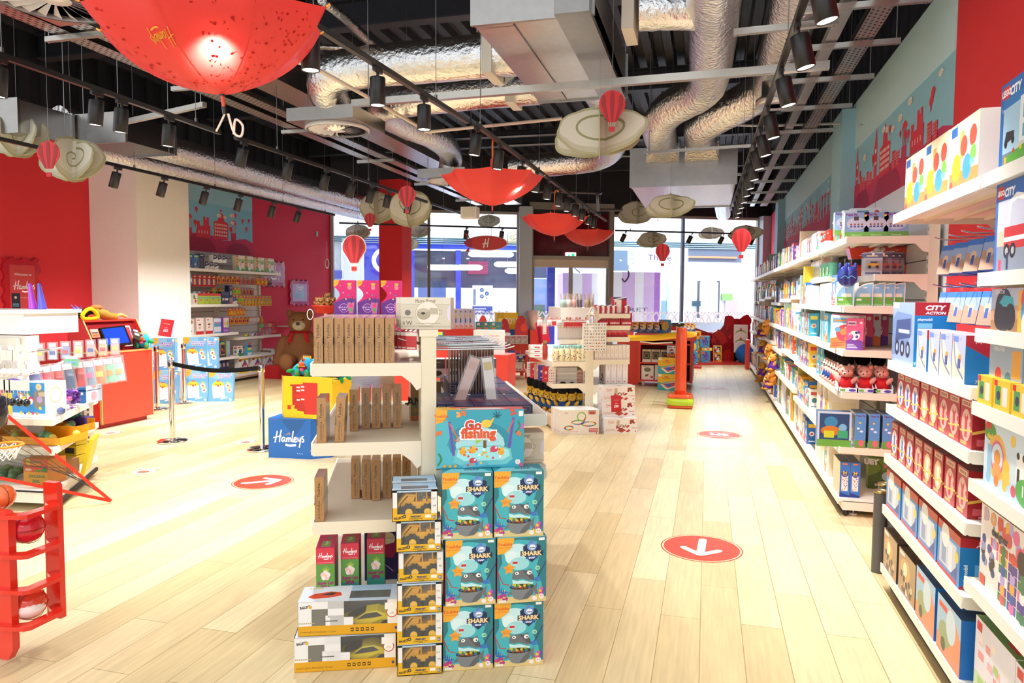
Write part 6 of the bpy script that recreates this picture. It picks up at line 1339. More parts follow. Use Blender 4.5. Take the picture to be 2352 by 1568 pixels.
t=MB();p=Vector((1.14,6.35,1.27));t.box(p+Vector((-.07,-.06,.02)),p+Vector((.07,.08,.09)),'e0508a','gloss');t.box(p+Vector((-.06,-.05,.09)),p+Vector((.06,.07,.13)),'e87aa6','gloss');t.box(p+Vector((-.055,-.061,.03)),p+Vector((.04,-.06,.08)),'8a1c3c','gloss')
tag(t.build('toy_camper',at=p),'pink plastic toy camper van on the fourth shelf','toy vehicle')
row(b0,1.27,'tealbook*5 g11','fourth shelf of nearest long bay',x0=.1,y=.03,x1=.9)
# soft toys ----------------------------------------------------
FUR={}
def furmat(key,col):
 m,nt,b=pbr(key,'fur_'+key,.95,bmp=(120,.9,.008),spec=.1)
 for n_ in list(nt.nodes):
  if n_.type=='VERTEX_COLOR':nt.nodes.remove(n_)
 b.inputs['Base Color'].default_value=(*lin(col),1)
furmat('fur_brown','a5714c')
def plush(name,label,body,dress,hat=None,scale=1.0,snout=None,eye='1a1a1c',group=None,cat='soft toy'):
 t=thing(name,label,cat,(0,0,0),group);s=scale
 b=MB();b.ball((0,0,.05*s),(.04*s,.035*s,.05*s),body,'fur',12,8);b.ball((0,-.005*s,.125*s),(.045*s,.042*s,.04*s),body,'fur',14,9)
 for q in(-1,1):
  b.ball((q*.035*s,0,.16*s),(.014*s,.01*s,.014*s),body,'fur',8,6);b.ball((q*.048*s,-.015*s,.07*s),(.016*s,.016*s,.034*s),body,'fur',8,6,Matrix.Rotation(q*.7,3,'Y'));b.ball((q*.025*s,-.04*s,.014*s),(.016*s,.034*s,.015*s),body,'fur',8,6)
 b.ball((0,-.045*s,.115*s),(.02*s,.018*s,.014*s),snout or body,'fur',10,6);b.build('plush_body',t)
 b=MB()
 for q in(-1,1):b.ball((q*.018*s,-.042*s,.134*s),.005*s,eye,'gloss',6,5)
 b.ball((0,-.063*s,.118*s),.006*s,eye,'gloss',6,5);b.build('face',t)
 if dress:
  b=MB();b.lathe([(.03*s,.095*s),(.044*s,.06*s),(.056*s,.02*s),(.05*s,.018*s)],(0,0,0),dress,'cloth',14);b.build('outfit',t)
 if hat:
  b=MB();b.ball((0,.005*s,.2*s),(.048*s,.048*s,.06*s),hat,'fur',14,9);b.build('fluffy_hat',t)
 return t
pg=plush('soft_toy','x','eba79a','c8262c',None,1.15,'f0b4a8');pgh=plush('soft_toy','x','f0b8a8','c8303a','1c1a1c',1.15,'f4c4b8');pgb=plush('soft_toy','x','f0b8a8','2c54a8','1c1a1c',1.15,'f4c4b8')
def counter_tray(p,w,d,h,col,label,rz=0,group=None):
 t=MB();t.box((-w/2,0,0),(w/2,.004,h),col,'card');t.box((-w/2,d-.004,0),(w/2,d,h*3.2),col,'card');t.box((-w/2,0,0),(w/2,d,.004),col,'card')
 for q in(-1,1):t.prism([(0,0),(d,0),(d,h*3.2),(0,h)],(q*w/2-(.004 if q>0 else 0),0,0),(0,1,0),(0,0,1),.004,col,'card')
 a=Art(t,(-w/2,0,0),(1,0,0),(0,0,1),w,h);a.rect(.1,.25,.25,.5,'7ab04a');a.ell(.7,.5,.18,'5a4aa8',.3)
 o=t.build('display_tray',at=(0,0,0));o.location=p;o.rotation_euler=(0,0,rz);return tag(o,label,'display tray',group)
used={'pg':0,'pgh':0,'pgb':0}
def pplace(root,key,loc,rz,label,group):
 used[key]=used.get(key,0)+1
 if used[key]==1:
  root.location=loc;root.rotation_euler=(0,0,rz);root['label']=label;root['group']=group;return root
 return dup(root,loc,(0,0,rz),label,group)
for i,px in enumerate((1947,1990,2028)):
 p=PY(px,900,5.92);x=p.x
 counter_tray((x,5.9,.95),.14,.16,.035,'e8ecf4','white low tray holding a pink soft toy, %s from left'%ORD[i],0,'white trays of soft toys')
 pplace(pg,'pg',(x,5.99,.955),-.35,'pink soft toy in a red dress, %s from left at shelf end'%ORD[i],'pink soft toys in red dresses')
 pplace(pgh,'pgh',(x+.02,6.2,.955),-.2,'pink soft toy with tall black hat, %s from left, second rank'%ORD[i],'pink soft toys with black hats')
for i in range(7):
 y=6.16+.13*i
 pplace(pgb if i>3 else pgh,'pgb' if i>3 else 'pgh',(1.07,y,.955),-1.2,'pink soft toy with black hat at shelf front, %s from the near end'%ORD[i],'pink soft toys along the shelf front')
counter_tray((1.035,6.45,.95),.75,.16,.035,'dfe4ec','long white tray under the line of pink soft toys',-PI/2)
row(b0,.95,'tealpuz*2 g2','fifth shelf of nearest long bay',x0=.02,y=.02,x1=.5)
for i,(px,k)in enumerate(((1915,'tea'),(1967,'bluespine'),(1999,'bluespine'),(2031,'bluespine'))):
 pw(k,px+(8 if i else 0),1020,5.9,('clear fronted tea set box, open side to the camera' if i==0 else 'blue spined nursery playset box, %s from left on sixth shelf'%ORD[i-1]),None if i==0 else 'blue spined nursery boxes',z=.53)
row(b0,.53,'tallcream*3 g24 tallcream*2 g21 tallcream','sixth shelf of nearest long bay',x0=.05,y=.03,x1=1.1)
for i,px in enumerate((1939,1963)):pw('paint54',px,1137,5.92,'blue 54 piece paint box, %s of two on the base deck'%['left','right'][i],'blue paint boxes',z=.14)
pw('boardgame',2003,1108,6.25,'green shadowlands board game standing at the back of the base deck',z=.14,x=1.4)
row(b0,.14,'tallcream*8 g20 tallcream*2','base deck of nearest long bay',x0=.02,y=.03,x1=1.15)
b1=RB[1]
row(b1,2.12,'clearpack*3 g8 g0 clearpack*2 g4','top shelf of second long bay',x0=.02)
b=MB()
def train(p,lab):
 t=thing('toy_train',lab,'toy train',p);b=MB();x,y,z=p
 b.box((x-.05,y-.14,z+.03),(x+.05,y+.14,z+.09),'2c6ac0','gloss');b.cyl((x,y-.14,z+.12),(x,y+.02,z+.12),.042,'2c6ac0','gloss',14);b.build('boiler',t)
 b=MB();b.box((x-.055,y+.02,z+.09),(x+.055,y+.14,z+.2),'3a7ad0','gloss');b.box((x-.065,y+.0,z+.2),(x+.065,y+.16,z+.215),'3c3e44','gloss');b.build('cab',t)
 b=MB();b.cyl((x,y-.1,z+.15),(x,y-.1,z+.22),.018,'28282c','gloss',10);b.build('chimney',t)
 for yy in(-.1,0,.1):
  b=MB();b.cyl((x-.058,y+yy,z+.03),(x+.058,y+yy,z+.03),.03,'c8302c','gloss',14);b.build('wheel',t)
train((1.12,6.78,2.12),'blue and red toy train with dark roof on the top shelf')
def buspack(i,p):
 t=thing('toy_bus_pack','red and white bundled toy vehicle, %s from left on the top shelf'%ORD[i],'toy vehicle',p,'red bundled toys on top shelf');x,y,z=p
 b=MB();b.ball((x,y,z+.1),(.06,.06,.09),'d83a2c','gloss',14,9);b.build('red_shell',t);b=MB();b.lathe([(.05,0),(.062,.05),(.058,.08)],(x,y,z),'e8eef0','gloss',14);b.build('white_base',t);b=MB();b.box((x-.062,y-.02,z+.1),(x-.05,y+.02,z+.14),'6fd0d0','gloss');b.build('blue_window',t)
for i in range(4):buspack(i,(1.1,7.75-.15*i,2.12))
row(b1,1.87,'g18 clearpack*4 g22','second shelf of second long bay',x0=.02,y=.12)
row(b1,1.6,'tealbook*2 g3 redtall g18 clearpack*2','third shelf of second long bay',x0=.02)
row(b1,1.27,'g23 tealbook*3 g25 tealbook*3 g26 g20','fourth shelf of second long bay',x0=.02)
row(b1,.95,'tallblue tealbook*2 g9 g12 g18 g21','fifth shelf of second long bay',x0=.02)
row(b1,.53,'redtall tallblue g12 g21 g20 g9 g4','sixth shelf of second long bay',x0=.02)
row(b1,.14,'tallblue tallwhite*2 tallcream*2 tallwhite*2 g9 g18','base deck of second long bay',x0=.02)
rr_=random.Random(77)
SM=['g%d'%i for i in range(27)]+['clearpack','clearpack','tealbook','tallcream']
for k in range(2,8):
 for z,nm in((2.12,'top shelf'),([1.66,1.6,1.7][k%3],'second shelf'),(1.27,'third shelf'),([.98,.92][k%2],'fourth shelf'),(.6,'fifth shelf'),(.14,'base deck')):
  if nm=='second shelf':pool=['g18','g20','g23','clearpack','g21']
  elif nm=='base deck':pool=['tallcream','g9','g12','g13','tallblue','redtall','tallwhite']
  else:pool=SM
  if z<.7 and nm=='fifth shelf':pool=SM[:9]+SM[18:]
  ks=[];x=.02
  while x<1.42:q=rr_.choice(pool);ks.append(q);x+=kw(q)+.02
  items=' '.join(ks);cnt={};x=.02
  for q in ks:
   w=kw(q)
   if x+w>1.5:break
   cnt[q]=cnt.get(q,0)+1;d=proto(q)['desc'];one=ks.count(q)==1
   RB[k].put(q,x+w/2,.03+(.1 if nm=='second shelf' else 0)+rr_.uniform(0,.04),z,('%s, %s, %s bay of long run'%(d,nm,ORD[k]))if one else('%s %s, left to right, %s, %s long bay'%(ORD[cnt[q]-1],d,nm,ORD[k])),None if one else '%s, %s, %s bay'%(d,nm,ORD[k]),rr_.uniform(-.02,.02));x+=w+.02
# orange monkeys hanging off the shelf fronts
mk=plush('soft_toy','x','eea04a',None,None,1.5,'f2d08a');mk2=plush('soft_toy','x','eea84c','6a36b0',None,1.5,'f4e0a8')
for i,(px,py)in enumerate(((1748,762),(1762,755),(1752,800),(1768,812),(1752,852),(1748,885),(1765,880),(1775,870),(1776,835))):
 p=PX(px,py,.97);p.z=max(p.z-.1,.16)
 pplace(mk if i%2 else mk2,'mk%d'%(i%2),p,-PI/2+.5,'orange soft monkey %s on the shelf fronts, %s from top'%(['with purple outfit','without outfit'][i%2],ORD[i]),'orange monkeys on the shelf fronts')
# goods hanging under the top shelf farther along
for i in range(14):
 y=12.6+.36*i;put(['horange','hyellow','hcar','hgreen','hpurple'][i%5],(1.08,y,1.98),-PI/2,'small hanging toy under the far top shelf, %s from the near end'%ORD[i],'small toys hanging below the far top shelf')
b=MB();p=Vector((.98,19.2,.42));b.ball(p,.26,'2c6ac0','cloth',24,14);o_=tag(b.build('beanbag_ball',at=(p.x,p.y,.16)),'big round blue cushion beside the far end of the shelving','cushion');o_.location.z=0
# ================================================================ MIDDLE GONDOLA
GX=-1.24
def gondola_end(name,label,x0,x1,y,L,top):
 t=thing(name,label,'gondola',((x0+x1)/2,y,0));b=MB();b.box((x0,y,0),(x1,y+L,top-.03),'e9dfc4','paint')
 for xx in(x0,x1):
  z=.3
  while z<top-.1:b.box((xx-.001,y+.012,z),(xx+.001,y+.03,z+.035),'4a443a','matte');z+=.06
 b.build('spine',t);b=MB();b.box((x0-.008,y-.006,top-.03),(x1+.008,y+L,top),'ece2c8','paint');b.build('top_cap',t)
 return t
_g=Turned(GX,3.1,SA);_g.__enter__()
G=gondola_end('gondola','cream double sided gondola end with craft boxes in the middle foreground',GX-.035,GX+.035,3.1,1.36,1.5)
def gshelf(t,x0,x1,y,L,z,spine_side,col='efe4cc'):
 """x0 outer edge, x1 spine edge"""
 b=MB();a,c=min(x0,x1),max(x0,x1)
 b.box((a,y+.003,z-.02),(c,y+L-.003,z),'dcd2c0','paint');sg=1 if x1>x0 else-1
 b.box((x0-sg*.008,y,z-.05),(x0,y+L,z+.006),WHT,'paint')
 for yy in(y,y+L-.003):
  pl=[(x0-sg*.01,z-.03),(x0,z+.004),(x1,z+.004),(x1,z-.11),(x1-sg*.02,z-.125),(x1-sg*.045,z-.09),(x1-sg*.09,z-.055),(x0,z-.055)]
  b.prism(pl if sg<0 else pl,(0,yy,0),(1,0,0),(0,0,1),-.003 if False else.003,col,'paint')
 b.ball((x0+sg*.055,y-.001,z-.028),(.005,.002,.005),'5a7aa8','gloss',8,5)
 return b.build('shelf',t)
for z in(1.345,.98,.615):gshelf(G,GX-.525,GX-.035,3.1,1.33,z,1)
b=MB();b.box((GX-.51,3.12,.02),(GX-.03,4.43,.14),'efe8da','paint');b.box((GX-.525,3.1,.13),(GX-.03,4.43,.155),WHT,'paint');b.build('base_deck',G)
for z in(1.098,.84):gshelf(G,GX+.555,GX+.035,3.1,1.33,z,-1,'c9cbbe')
b=MB();b.box((GX+.03,3.12,.02),(GX+.54,4.43,.14),'efe8da','paint');b.box((GX+.03,3.1,.13),(GX+.555,4.43,.155),WHT,'paint');b.build('base_deck',G)
for i in range(8):put('brown',(GX-.497+.0455*i,3.11+.004*(i%3),1.346),0,'brown cardboard craft kit, %s from left, top shelf of middle gondola'%ORD[i],'brown craft kits on the gondola top shelf')
for j in range(3):
 for i in range(8):put('brown',(GX-.497+.0455*i,3.29+.18*j,1.346),0,'brown cardboard craft kit, %s from left, gondola top shelf, %s rank'%(ORD[i],ORD[j+1]),'brown craft kits rear ranks')
for i,(x,y,r_)in enumerate(((-.487,.01,0),(-.41,.02,.05),(-.36,.3,0),(-.305,.36,0),(-.252,.36,0),(-.2,.37,0),(-.146,.37,0))):
 put('brown',(GX+x,3.1+y,.982),0,'brown cardboard craft kit, %s from left, second shelf of middle gondola'%ORD[i],'brown craft kits on the second shelf',ry=r_)
put('brown',(GX-.08,3.7,.982),-PI/2+.2,'brown craft kit turned to show its ANIMAL picture on second shelf')
for i,(x,y)in enumerate(((-.5,.01),(-.36,.38),(-.305,.36),(-.255,.33),(-.2,.37),(-.15,.38),(-.1,.4))):
 put('brown',(GX+x,3.1+y,.617),0,'brown cardboard craft kit, %s from left, third shelf of middle gondola'%ORD[i],'brown craft kits on the third shelf')
# magenta drink kits, two tiers at the back of the top shelf
for i in range(3):
 for j in range(2):put('mag',(GX-.447+.134*i,4.02,1.346+.201*j),0,'magenta and purple drink kit box, %s from left, %s tier'%(ORD[i],['lower','upper'][j]),'magenta drink kits')
# wizard mugs on the gondola cap
for i in range(3):q=PY([977,970,962][2-i],748,3.2+.14*(2-i));put('hpmug',(q.x,3.16+.135*(2-i),1.501),-.2,'cream wizard mug box, %s in the row on the gondola cap'%['rear','middle','front'][i],'wizard mug boxes on the gondola cap')
for i,x in enumerate((GX-.475,GX-.368,GX-.25)):put('spa',(x,3.1+.05*i,.156),.0,'pink and green spa lab kit, %s from left on the base deck'%ORD[i],'spa lab kits')
b=MB();A=fbox(b,.3,.29,.08,'33205c');A[0].ell(.4,.75,.13,'e8d8b8');A[0].poly([(.1,.6),(.6,.7),(.5,.4),(.1,.45)],'a01c50');A[0].text('EASY TO SHAKE',.4,.77,.008,'8a5a7c');A[0].line([(.1,.2),(.3,.3),(.5,.15)],.004,'c8a8d8')
o=b.build('craft_kit',at=(0,0,0));o.location=(GX-.17,3.55,.156);tag(o,'dark purple kit box with a cream badge behind the spa kits','box')
for i in range(2):
 for j in range(3):put('shark',(GX+.163+.228*i+[0,.01,-.004][j],2.855+[0,-.01,0][j],.296*j+.001),[0,.03,-.02][j],'teal shark game box, %s column, %s of the stack'%(['left','right'][i],['bottom','middle','top'][j]),'stacked teal shark games')
put('fish',(GX+.222,2.93,.89),-.02,'turquoise magnetic fishing game box on top of the shark games')
# toy wheel loaders in window boxes
def loader():
 t=thing('toy_loader','x','toy vehicle',(0,0,0),'yellow toy loaders');Y='e8a818'
 b=MB();b.box((-.02,.02,.045),(.075,.075,.075),Y,'gloss');b.box((.03,.025,.075),(.075,.07,.085),Y,'gloss');b.prism([(-.06,.045),(-.02,.05),(-.01,.075),(.0,.105),(-.03,.1),(-.065,.06)],(0,.06,0),(1,0,0),(0,0,1),.03,Y,'gloss');b.build('chassis',t)
 b=MB()
 for x in(.0,.045):b.box((x,.025,.075),(x+.005,.03,.12),Y,'gloss');b.box((x,.065,.075),(x+.005,.07,.12),Y,'gloss')
 b.box((-.006,.02,.118),(.056,.075,.126),Y,'gloss');b.box((.008,.028,.078),(.044,.066,.116),'2a2418','film');b.build('cab',t)
 b=MB();b.tube([(.0,.03,.1),(-.04,.03,.105),(-.07,.03,.07),(-.082,.03,.04)],.007,Y,'gloss',8);b.tube([(.0,.065,.1),(-.04,.065,.105),(-.07,.065,.07),(-.082,.065,.04)],.007,Y,'gloss',8);b.build('arm',t)
 b=MB();b.prism([(-.1,.012),(-.08,.02),(-.072,.05),(-.085,.075),(-.098,.06),(-.09,.035)],(0,.09,0),(1,0,0),(0,0,1),.085,'222226','gloss');b.build('bucket',t)
 for x in(-.03,.05):
  for y in(.022,.078):
   b=MB();b.cyl((x,y-.012,.033),(x,y+.012,.033),.031,'1e1e20','matte',14)
   for k in range(10):a=2*PI*k/10;b.box((x+.03*math.cos(a)-.005,y-.013,.033+.03*math.sin(a)-.005),(x+.03*math.cos(a)+.005,y+.013,.033+.03*math.sin(a)+.005),'26262a','matte')
   w=b.build('wheel',t);b=MB();b.cyl((x,y-.016,.033),(x,y+.016,.033),.016,'f0bc28','gloss',12);b.build('hub',w)
 return t
def ldbox(mb):
 w,h,d=.195,.137,.12;W0,Yl='f0ede8','e8b420'
 mb.box((-w/2,0,0),(w/2,d,.003),Yl);mb.box((-w/2,d-.003,0),(w/2,d,h),'6a6e74');mb.box((-w/2,0,h-.003),(w/2,d,h),'a8cce8')
 mb.box((-w/2,0,0),(-w/2+.003,d,h),Yl);mb.box((w/2-.003,0,0),(w/2,d,h),'eeeae4')
 mb.box((-w/2,0,0),(w/2,.002,.032),Yl);mb.box((-w/2,0,.032),(-w/2+.022,.002,.06),Yl);mb.box((-w/2,0,.06),(-w/2+.022,.002,h),W0);mb.box((w/2-.028,0,.032),(w/2,.002,h),W0);mb.box((-w/2,0,h-.01),(w/2,.002,h),'b8d4ec')
 a=Art(mb,(-w/2,0,0),(1,0,0),(0,0,1),w,h);a.text('RALLEYZ',.14,.12,.009,'2a2420',bold=.06,rot=.12,w=.2);a.ell(.27,.16,.04,'3a3028');a.ell(.27,.16,.02,'b8a080');a.text('FIREFLEET',.52,.15,.007,'1c3c6a',bold=.06);a.text('CONSTRUCTION',.52,.08,.005,'2a2420',bold=.03,w=.3);a.text('TRUCK',.52,.035,.004,'2a2420',bold=.03)
 a.rect(.72,.1,.13,.1,'f4f0e8');a.rect(.89,.06,.07,.1,'2a4a8a');a.text('3+',.925,.11,.008,'ffffff',bold=.03);a.text('vroom',.9,.72,.014,'a8a49c',rot=PI/2 if False else 0,w=.1)
 for i in range(5):a.rect(.895+.015*i,.45+.02*(i%2),.01,.04,'8a867e')
 mb.add([(-w/2+.022,.001,.032),(w/2-.028,.001,.032),(w/2-.028,.001,h-.01),(-w/2+.022,.001,h-.01)],[(0,1,2,3)],'e8eef0','film')
 tp=Art(mb,(-w/2,0,h),(1,0,0),(0,1,0),w,d);tp.rect(0,0,1,.25,'c8e0f0');tp.text('RALLEYZ',.28,.8,.01,'e8c84a',bold=.05);tp.text('FIREFLEET',.8,.85,.008,'2a5a9a');tp.rect(.2,.15,.6,.4,'6a7078')
KIND['ldbox']=dict(w=None,w2=.195,h=.137,d=.12,front=None,desc='yellow window box for a toy loader',side=None,top=None,art=ldbox,cat='box',name='window_box',mat='card',obj=None,n=0)
ld=loader()
NM=['bottom','second from bottom','third from bottom','third from top','second from top','top']
for i in range(7):
 j=min(i,5);x,y,z,r_=(GX-.05+[.0,0,0,.006,-.004,-.02][j],2.84+[0,.005,0,.012,.0,-.01][j]+(.13 if i==6 else 0),.1375*j+.002,.0)
 if i==6:x+=.0
 lab=['yellow window box with a toy loader, %s of the column'%NM[j],'toy loader box behind the top one of the column'][i==6]
 put('ldbox',(x,y,z),r_,lab,'toy loader boxes')
 lab=['yellow toy wheel loader inside the %s window box'%NM[j],'yellow toy wheel loader in the box behind the top'][i==6]
 M=Vector((.004,.0,.004))
 if i==0:ld.location=(x+M.x,y+M.y,z+.004);ld.rotation_euler=(0,0,r_);ld['label']=lab
 else:dup(ld,(x+M.x,y+M.y,z+.004),(0,0,r_),lab)
def car():
 t=thing('toy_car','x','toy car',(0,0,0),'yellow boxed sports cars');Y='ecd40c'
 prof=[(-.125,.012),(-.12,.03),(-.09,.042),(-.045,.05),(-.005,.075),(.045,.08),(.09,.066),(.118,.06),(.125,.045),(.122,.014),(.105,.01),(-.1,.008)]
 secs=[(-.0,.8),(.012,1.0),(.088,1.0),(.1,.8)];vs=[];n=len(prof)
 for yy,k in secs:vs+=[(p[0]*(.97+.03*k),yy,p[1]*(k if p[1]>.05 else 1)if p[1]>.05 else p[1])for p in prof]
 b=MB();b.add(vs,[(i+n*s_,(i+1)%n+n*s_,(i+1)%n+n*(s_+1),i+n*(s_+1))for s_ in range(3)for i in range(n)],Y,'gloss',False);b.add(vs[:n],[tuple(range(n))[::-1]],Y,'gloss');b.add(vs[-n:],[tuple(range(n))],Y,'gloss')
 b.poly=None;a=Art(b,(0,-.001,0),(1,0,0),(0,0,1),1,1,'gloss');a.poly([(.02,.03),(.07,.05),(.085,.036),(.05,.016)],'b8a408');a.poly([(-.12,.018),(-.1,.026),(-.095,.016)],'2a2a20');b.build('car_body',t)
 b=MB();b.prism([(-.043,.05),(-.005,.0755),(.045,.0805),(.07,.062),(.03,.056)],(0,-.0015,0),(1,0,0),(0,0,1),.001,'26282a','gloss');b.add([(-.088,.015,.0435),(-.088,.085,.0435),(-.008,.085,.0765),(-.008,.015,.0765)],[(0,3,2,1)],'2c3032','gloss');b.build('windows',t)
 for x in(-.075,.085):
  for y in(.004,.096):
   b=MB();b.cyl((x,y-.008,.022),(x,y+.008,.022),.022,'18181a','matte',16);w=b.build('wheel',t)
   b=MB();b.cyl((x,y-.0095,.022),(x,y+.0095,.022),.014,'4a4a4e','metal',10);b.build('hub',w)
 b=MB();b.box((.095,.01,.066),(.125,.09,.07),'caa800','gloss');b.build('spoiler',t)
 return t
def carbox(mb):
 w,h,d=.44,.155,.17;W0,Yl='ecebea','e0a41c'
 mb.box((-w/2,0,0),(w/2,d,.003),Yl);mb.box((-w/2,d-.003,0),(w/2,d,h),'77797c');mb.box((-w/2,0,h-.002),(-.0,d,h),'dfe8f0');mb.box((.0,0,h-.002),(w/2,.025,h),'b8cde0');mb.box((0,d-.06,h-.002),(w/2,d,h),'a8c8e4');mb.box((w/2-.04,0,h-.002),(w/2,d,h),'c8dcec')
 mb.box((-w/2,0,0),(-w/2+.003,d,h),'d8d4cc');mb.box((w/2-.003,0,0),(w/2,d,h),'e4e0da')
 mb.box((-w/2,0,0),(w/2,.002,.045),Yl);mb.box((-w/2,0,.045),(-w/2+.06,.002,h),W0);mb.box((-w/2+.14,0,.045),(-.0+.02,.002,.08),W0);mb.box((-.09,0,.08),(-.02,.002,h),W0);mb.box((-w/2+.06,0,.12),(-.02,.002,h),W0);mb.box((w/2-.05,0,.045),(w/2,.002,h),W0);mb.box((-w/2+.06,.001,.045),(-.08,.0015,.12),'7a7870');mb.box((-.1,0,.045),(-.02,.002,.09),W0)
 mb.add([(-.02,.001,.045),(w/2-.05,.001,.045),(w/2-.05,.001,h),(-.02,.001,h)],[(0,1,2,3)],'dfe6ea','film');mb.add([(0,.025,h-.001),(w/2-.04,.025,h-.001),(w/2-.04,d-.06,h-.001),(0,d-.06,h-.001)],[(0,1,2,3)],'dfe6ea','film')
 a=Art(mb,(-w/2,0,0),(1,0,0),(0,0,1),w,h);a.text('RALLEYZ',.075,.84,.011,'2a2420',bold=.06,rot=.15,w=.1);a.ell(.125,.84,.018,'e0b040');a.text('Lamborghini Aventador Coupe',.2,.12,.0085,'5a4418')
 for i in range(9):a.rect(.01+.018*i,.35,.012,.04,'b8a878');a.poly([(.25+.015*i,.42),(.262+.015*i,.44),(.275+.015*i,.42),(.262+.015*i,.4)],'6a6a68')
 for i in range(5):a.rect(.52+.05*i,.1,.03,.1,'3a3020');a.rect(.525+.05*i,.13,.02,.04,'e0a41c')
 a.ell(.93,.62,.05,'fbf8f4');a.ring(.93,.62,.055,.008,'c83a34');a.text('£35',.93,.6,.009,'b84a44');a.rect(.96,.12,.025,.07,'2c4a90');a.rect(.86,.7,.12,.2,'f6f4f2')
 tp=Art(mb,(-w/2,0,h),(1,0,0),(0,1,0),w,d);tp.poly([(.08,.3),(.14,.5),(.3,.62),(.4,.55),(.42,.35),(.3,.22),(.14,.18)],'d8482c');tp.poly([(.2,.4),(.3,.56),(.36,.52),(.32,.38)],'2a2a2e');tp.text('RALLEYZ',.14,.85,.012,'e0b84a',bold=.05,w=.14);tp.text('Lamborghini Aventador Coupe',.65,.85,.008,'7a98c8')
KIND['carbox']=dict(w=None,w2=.44,h=.155,d=.17,front=None,desc='window box',side=None,top=None,art=carbox,cat='box',name='window_box',mat='card',obj=None,n=0)
cr=car()
for i,(x,y,z,r_)in enumerate(((GX-.375,2.93,.001,-.02),(GX-.36,2.935,.158,-.05))):
 put('carbox',(x,y,z),r_,['lower','upper'][i]+' yellow and white sports car window box on the floor','sports car boxes')
 M=Matrix.Rotation(r_,3,'Z')@Vector((.075,.03,.006))
 if i==0:cr.location=(x+M.x,y+M.y,z+.005);cr.rotation_euler=(0,0,r_);cr['label']='yellow toy sports car inside the lower window box'
 else:dup(cr,(x+M.x,y+M.y,z+.005),(0,0,r_),'yellow toy sports car inside the upper window box')
# right side of gondola: wizard card games
for r_,(n_,t_)in enumerate(((4,.012),(4,.452),(4,.892))):
 for j in range(n_):put('purplebox',(GX+.169+.093*j,3.1+t_,1.1),0,'dark purple wizard card game, %s row, %s from left'%(ORD[r_],ORD[j]),'wizard card games')
for j in range(2):put('purplelong',(GX+.06+.0425*j,3.105,1.1),0,'long navy wizard box in front, %s'%['left','right'][j],'long navy wizard boxes');put('purplelong',(GX+.145+.0425*j,3.56,1.143),0,'long navy wizard box raised behind the front pair, %s'%['left','right'][j],'long navy wizard boxes')
for j in range(4):put('blackmug',(GX+.1+.108*j,4.3,1.143),0,'black and white mug box at the rear of wizard shelf, %s from left'%ORD[j],'mug boxes behind the wizard games')
put('hpmug',(GX+.45,3.2,.842),0,'cream wizard mug box standing under the shelf beside the fishing game')
b=MB()
for yy in(3.35,3.75,4.15):
 b.tube([(GX+.03,yy,1.415),(GX+.36,yy,1.415)],.004,'b8c4bc','chrome',6)
tag(b.build('hanging_rail',at=(GX+.2,3.7,1.41)),'steel rail frame over the wizard games','rail')
for i in range(9):
 y=3.22+.13*i;hook((GX+.03,y,1.4),(GX+.42,y,1.405),'%s slanted hook from the front above wizard games'%ORD[i],'hooks above the wizard games')
 if i>3:put('hredpk',(GX+.25,y+.01,1.395),.2,'small pink pack on the %s hook above wizard games'%ORD[i],'small pink packs above wizard games')
for i in range(16):put('hbrown',(GX+.13+.0155*i,3.62+.01*(i%3),1.392),PI/2,'thin bagged brown card, %s from left above the wizard games'%ORD[i],'thin bagged brown cards')
for i,(px,py,a_)in enumerate(((1092,822,.35),(1118,822,-.12))):
 p=PY(px,py,3.32);b=MB();b.X=Matrix.Translation(p)@Matrix.Rotation(a_,4,'Y')
 b.box((-.025,0,-.24),(.025,.012,0),['d8b4a8','e8e4dc'][i],'wrap');b.add([(-.035,-.004,-.25),(.035,-.004,-.25),(.035,-.004,.01),(-.035,-.004,.01)],[(0,1,2,3)],'e8e8ec','bag');b.box((-.02,-.002,-.06),(.02,-.001,-.02),['c89a8c','c8b04a'][i],'card')
 tag(b.build('bagged_wand',at=p),'long %s gift in a clear bag hanging askew above card games'%['pink','white and gold'][i],'bagged gift')
for i in range(5):
 put('hredpk',(GX-.08-.02*i,3.16+.03*i,1.49),-.4,'small red pack hanging beside the mug boxes, %s from front'%ORD[i],'small red packs beside the mug boxes')
 if i<3:b=MB();b.tube([(GX-.02,3.2+.08*i,1.42-.0*i),(GX-.14,3.16+.08*i,1.46)],.004,'c8ccd4','chrome',6);tag(b.build('peg_hook',at=(GX-.05,3.2+.08*i,1.43)),'%s angled hook left of the gondola spine'%ORD[i],'hook','angled hooks left of spine')
_g.__exit__()
# ================================================================ CENTRE RIGHT GONDOLA
CX0,CX1,CY=-1.46,-1.355,8.9
_g=Turned(-1.41,8.9,SA);_g.__enter__()
CR=gondola_end('gondola','cream four sided gondola of London souvenirs by the red tables',CX0,CX1,CY,1.3,1.33)
b=MB();p0=PY(1288,742,CY+.4);p1=PY(1357,706,CY+.4);b.box((p0.x,CY+.4,p0.z-.0),(p1.x,CY+1.2,p1.z),'f4f0e8','paint');b.build('header_box',CR)
b=MB();b.box((p0.x,CY+.42,.2),(CX0,CY+.45,p0.z),'efeae0','paint')
for k in range(8):b.box((p0.x,CY+.418,.3+.15*k),(CX0,CY+.42,.308+.15*k),'6a645a','matte')
b.build('slatted_panel',CR)
for z in(.86,.585):
 for k in range(2):gshelf(CR,CX0-.42,CX0,CY+.96*k,.95,z,1)
b=MB();b.box((CX0-.41,CY+.02,.03),(CX0,CY+1.9,.19),'e6dac0','paint');b.box((CX0-.42,CY,.165),(CX0,CY+1.9,.2),WHT,'paint');b.build('base_deck',CR)
for z in(1.46,1.31,1.165,.88):gshelf(CR,CX1+.46,CX1,CY,1.0,z,-1)
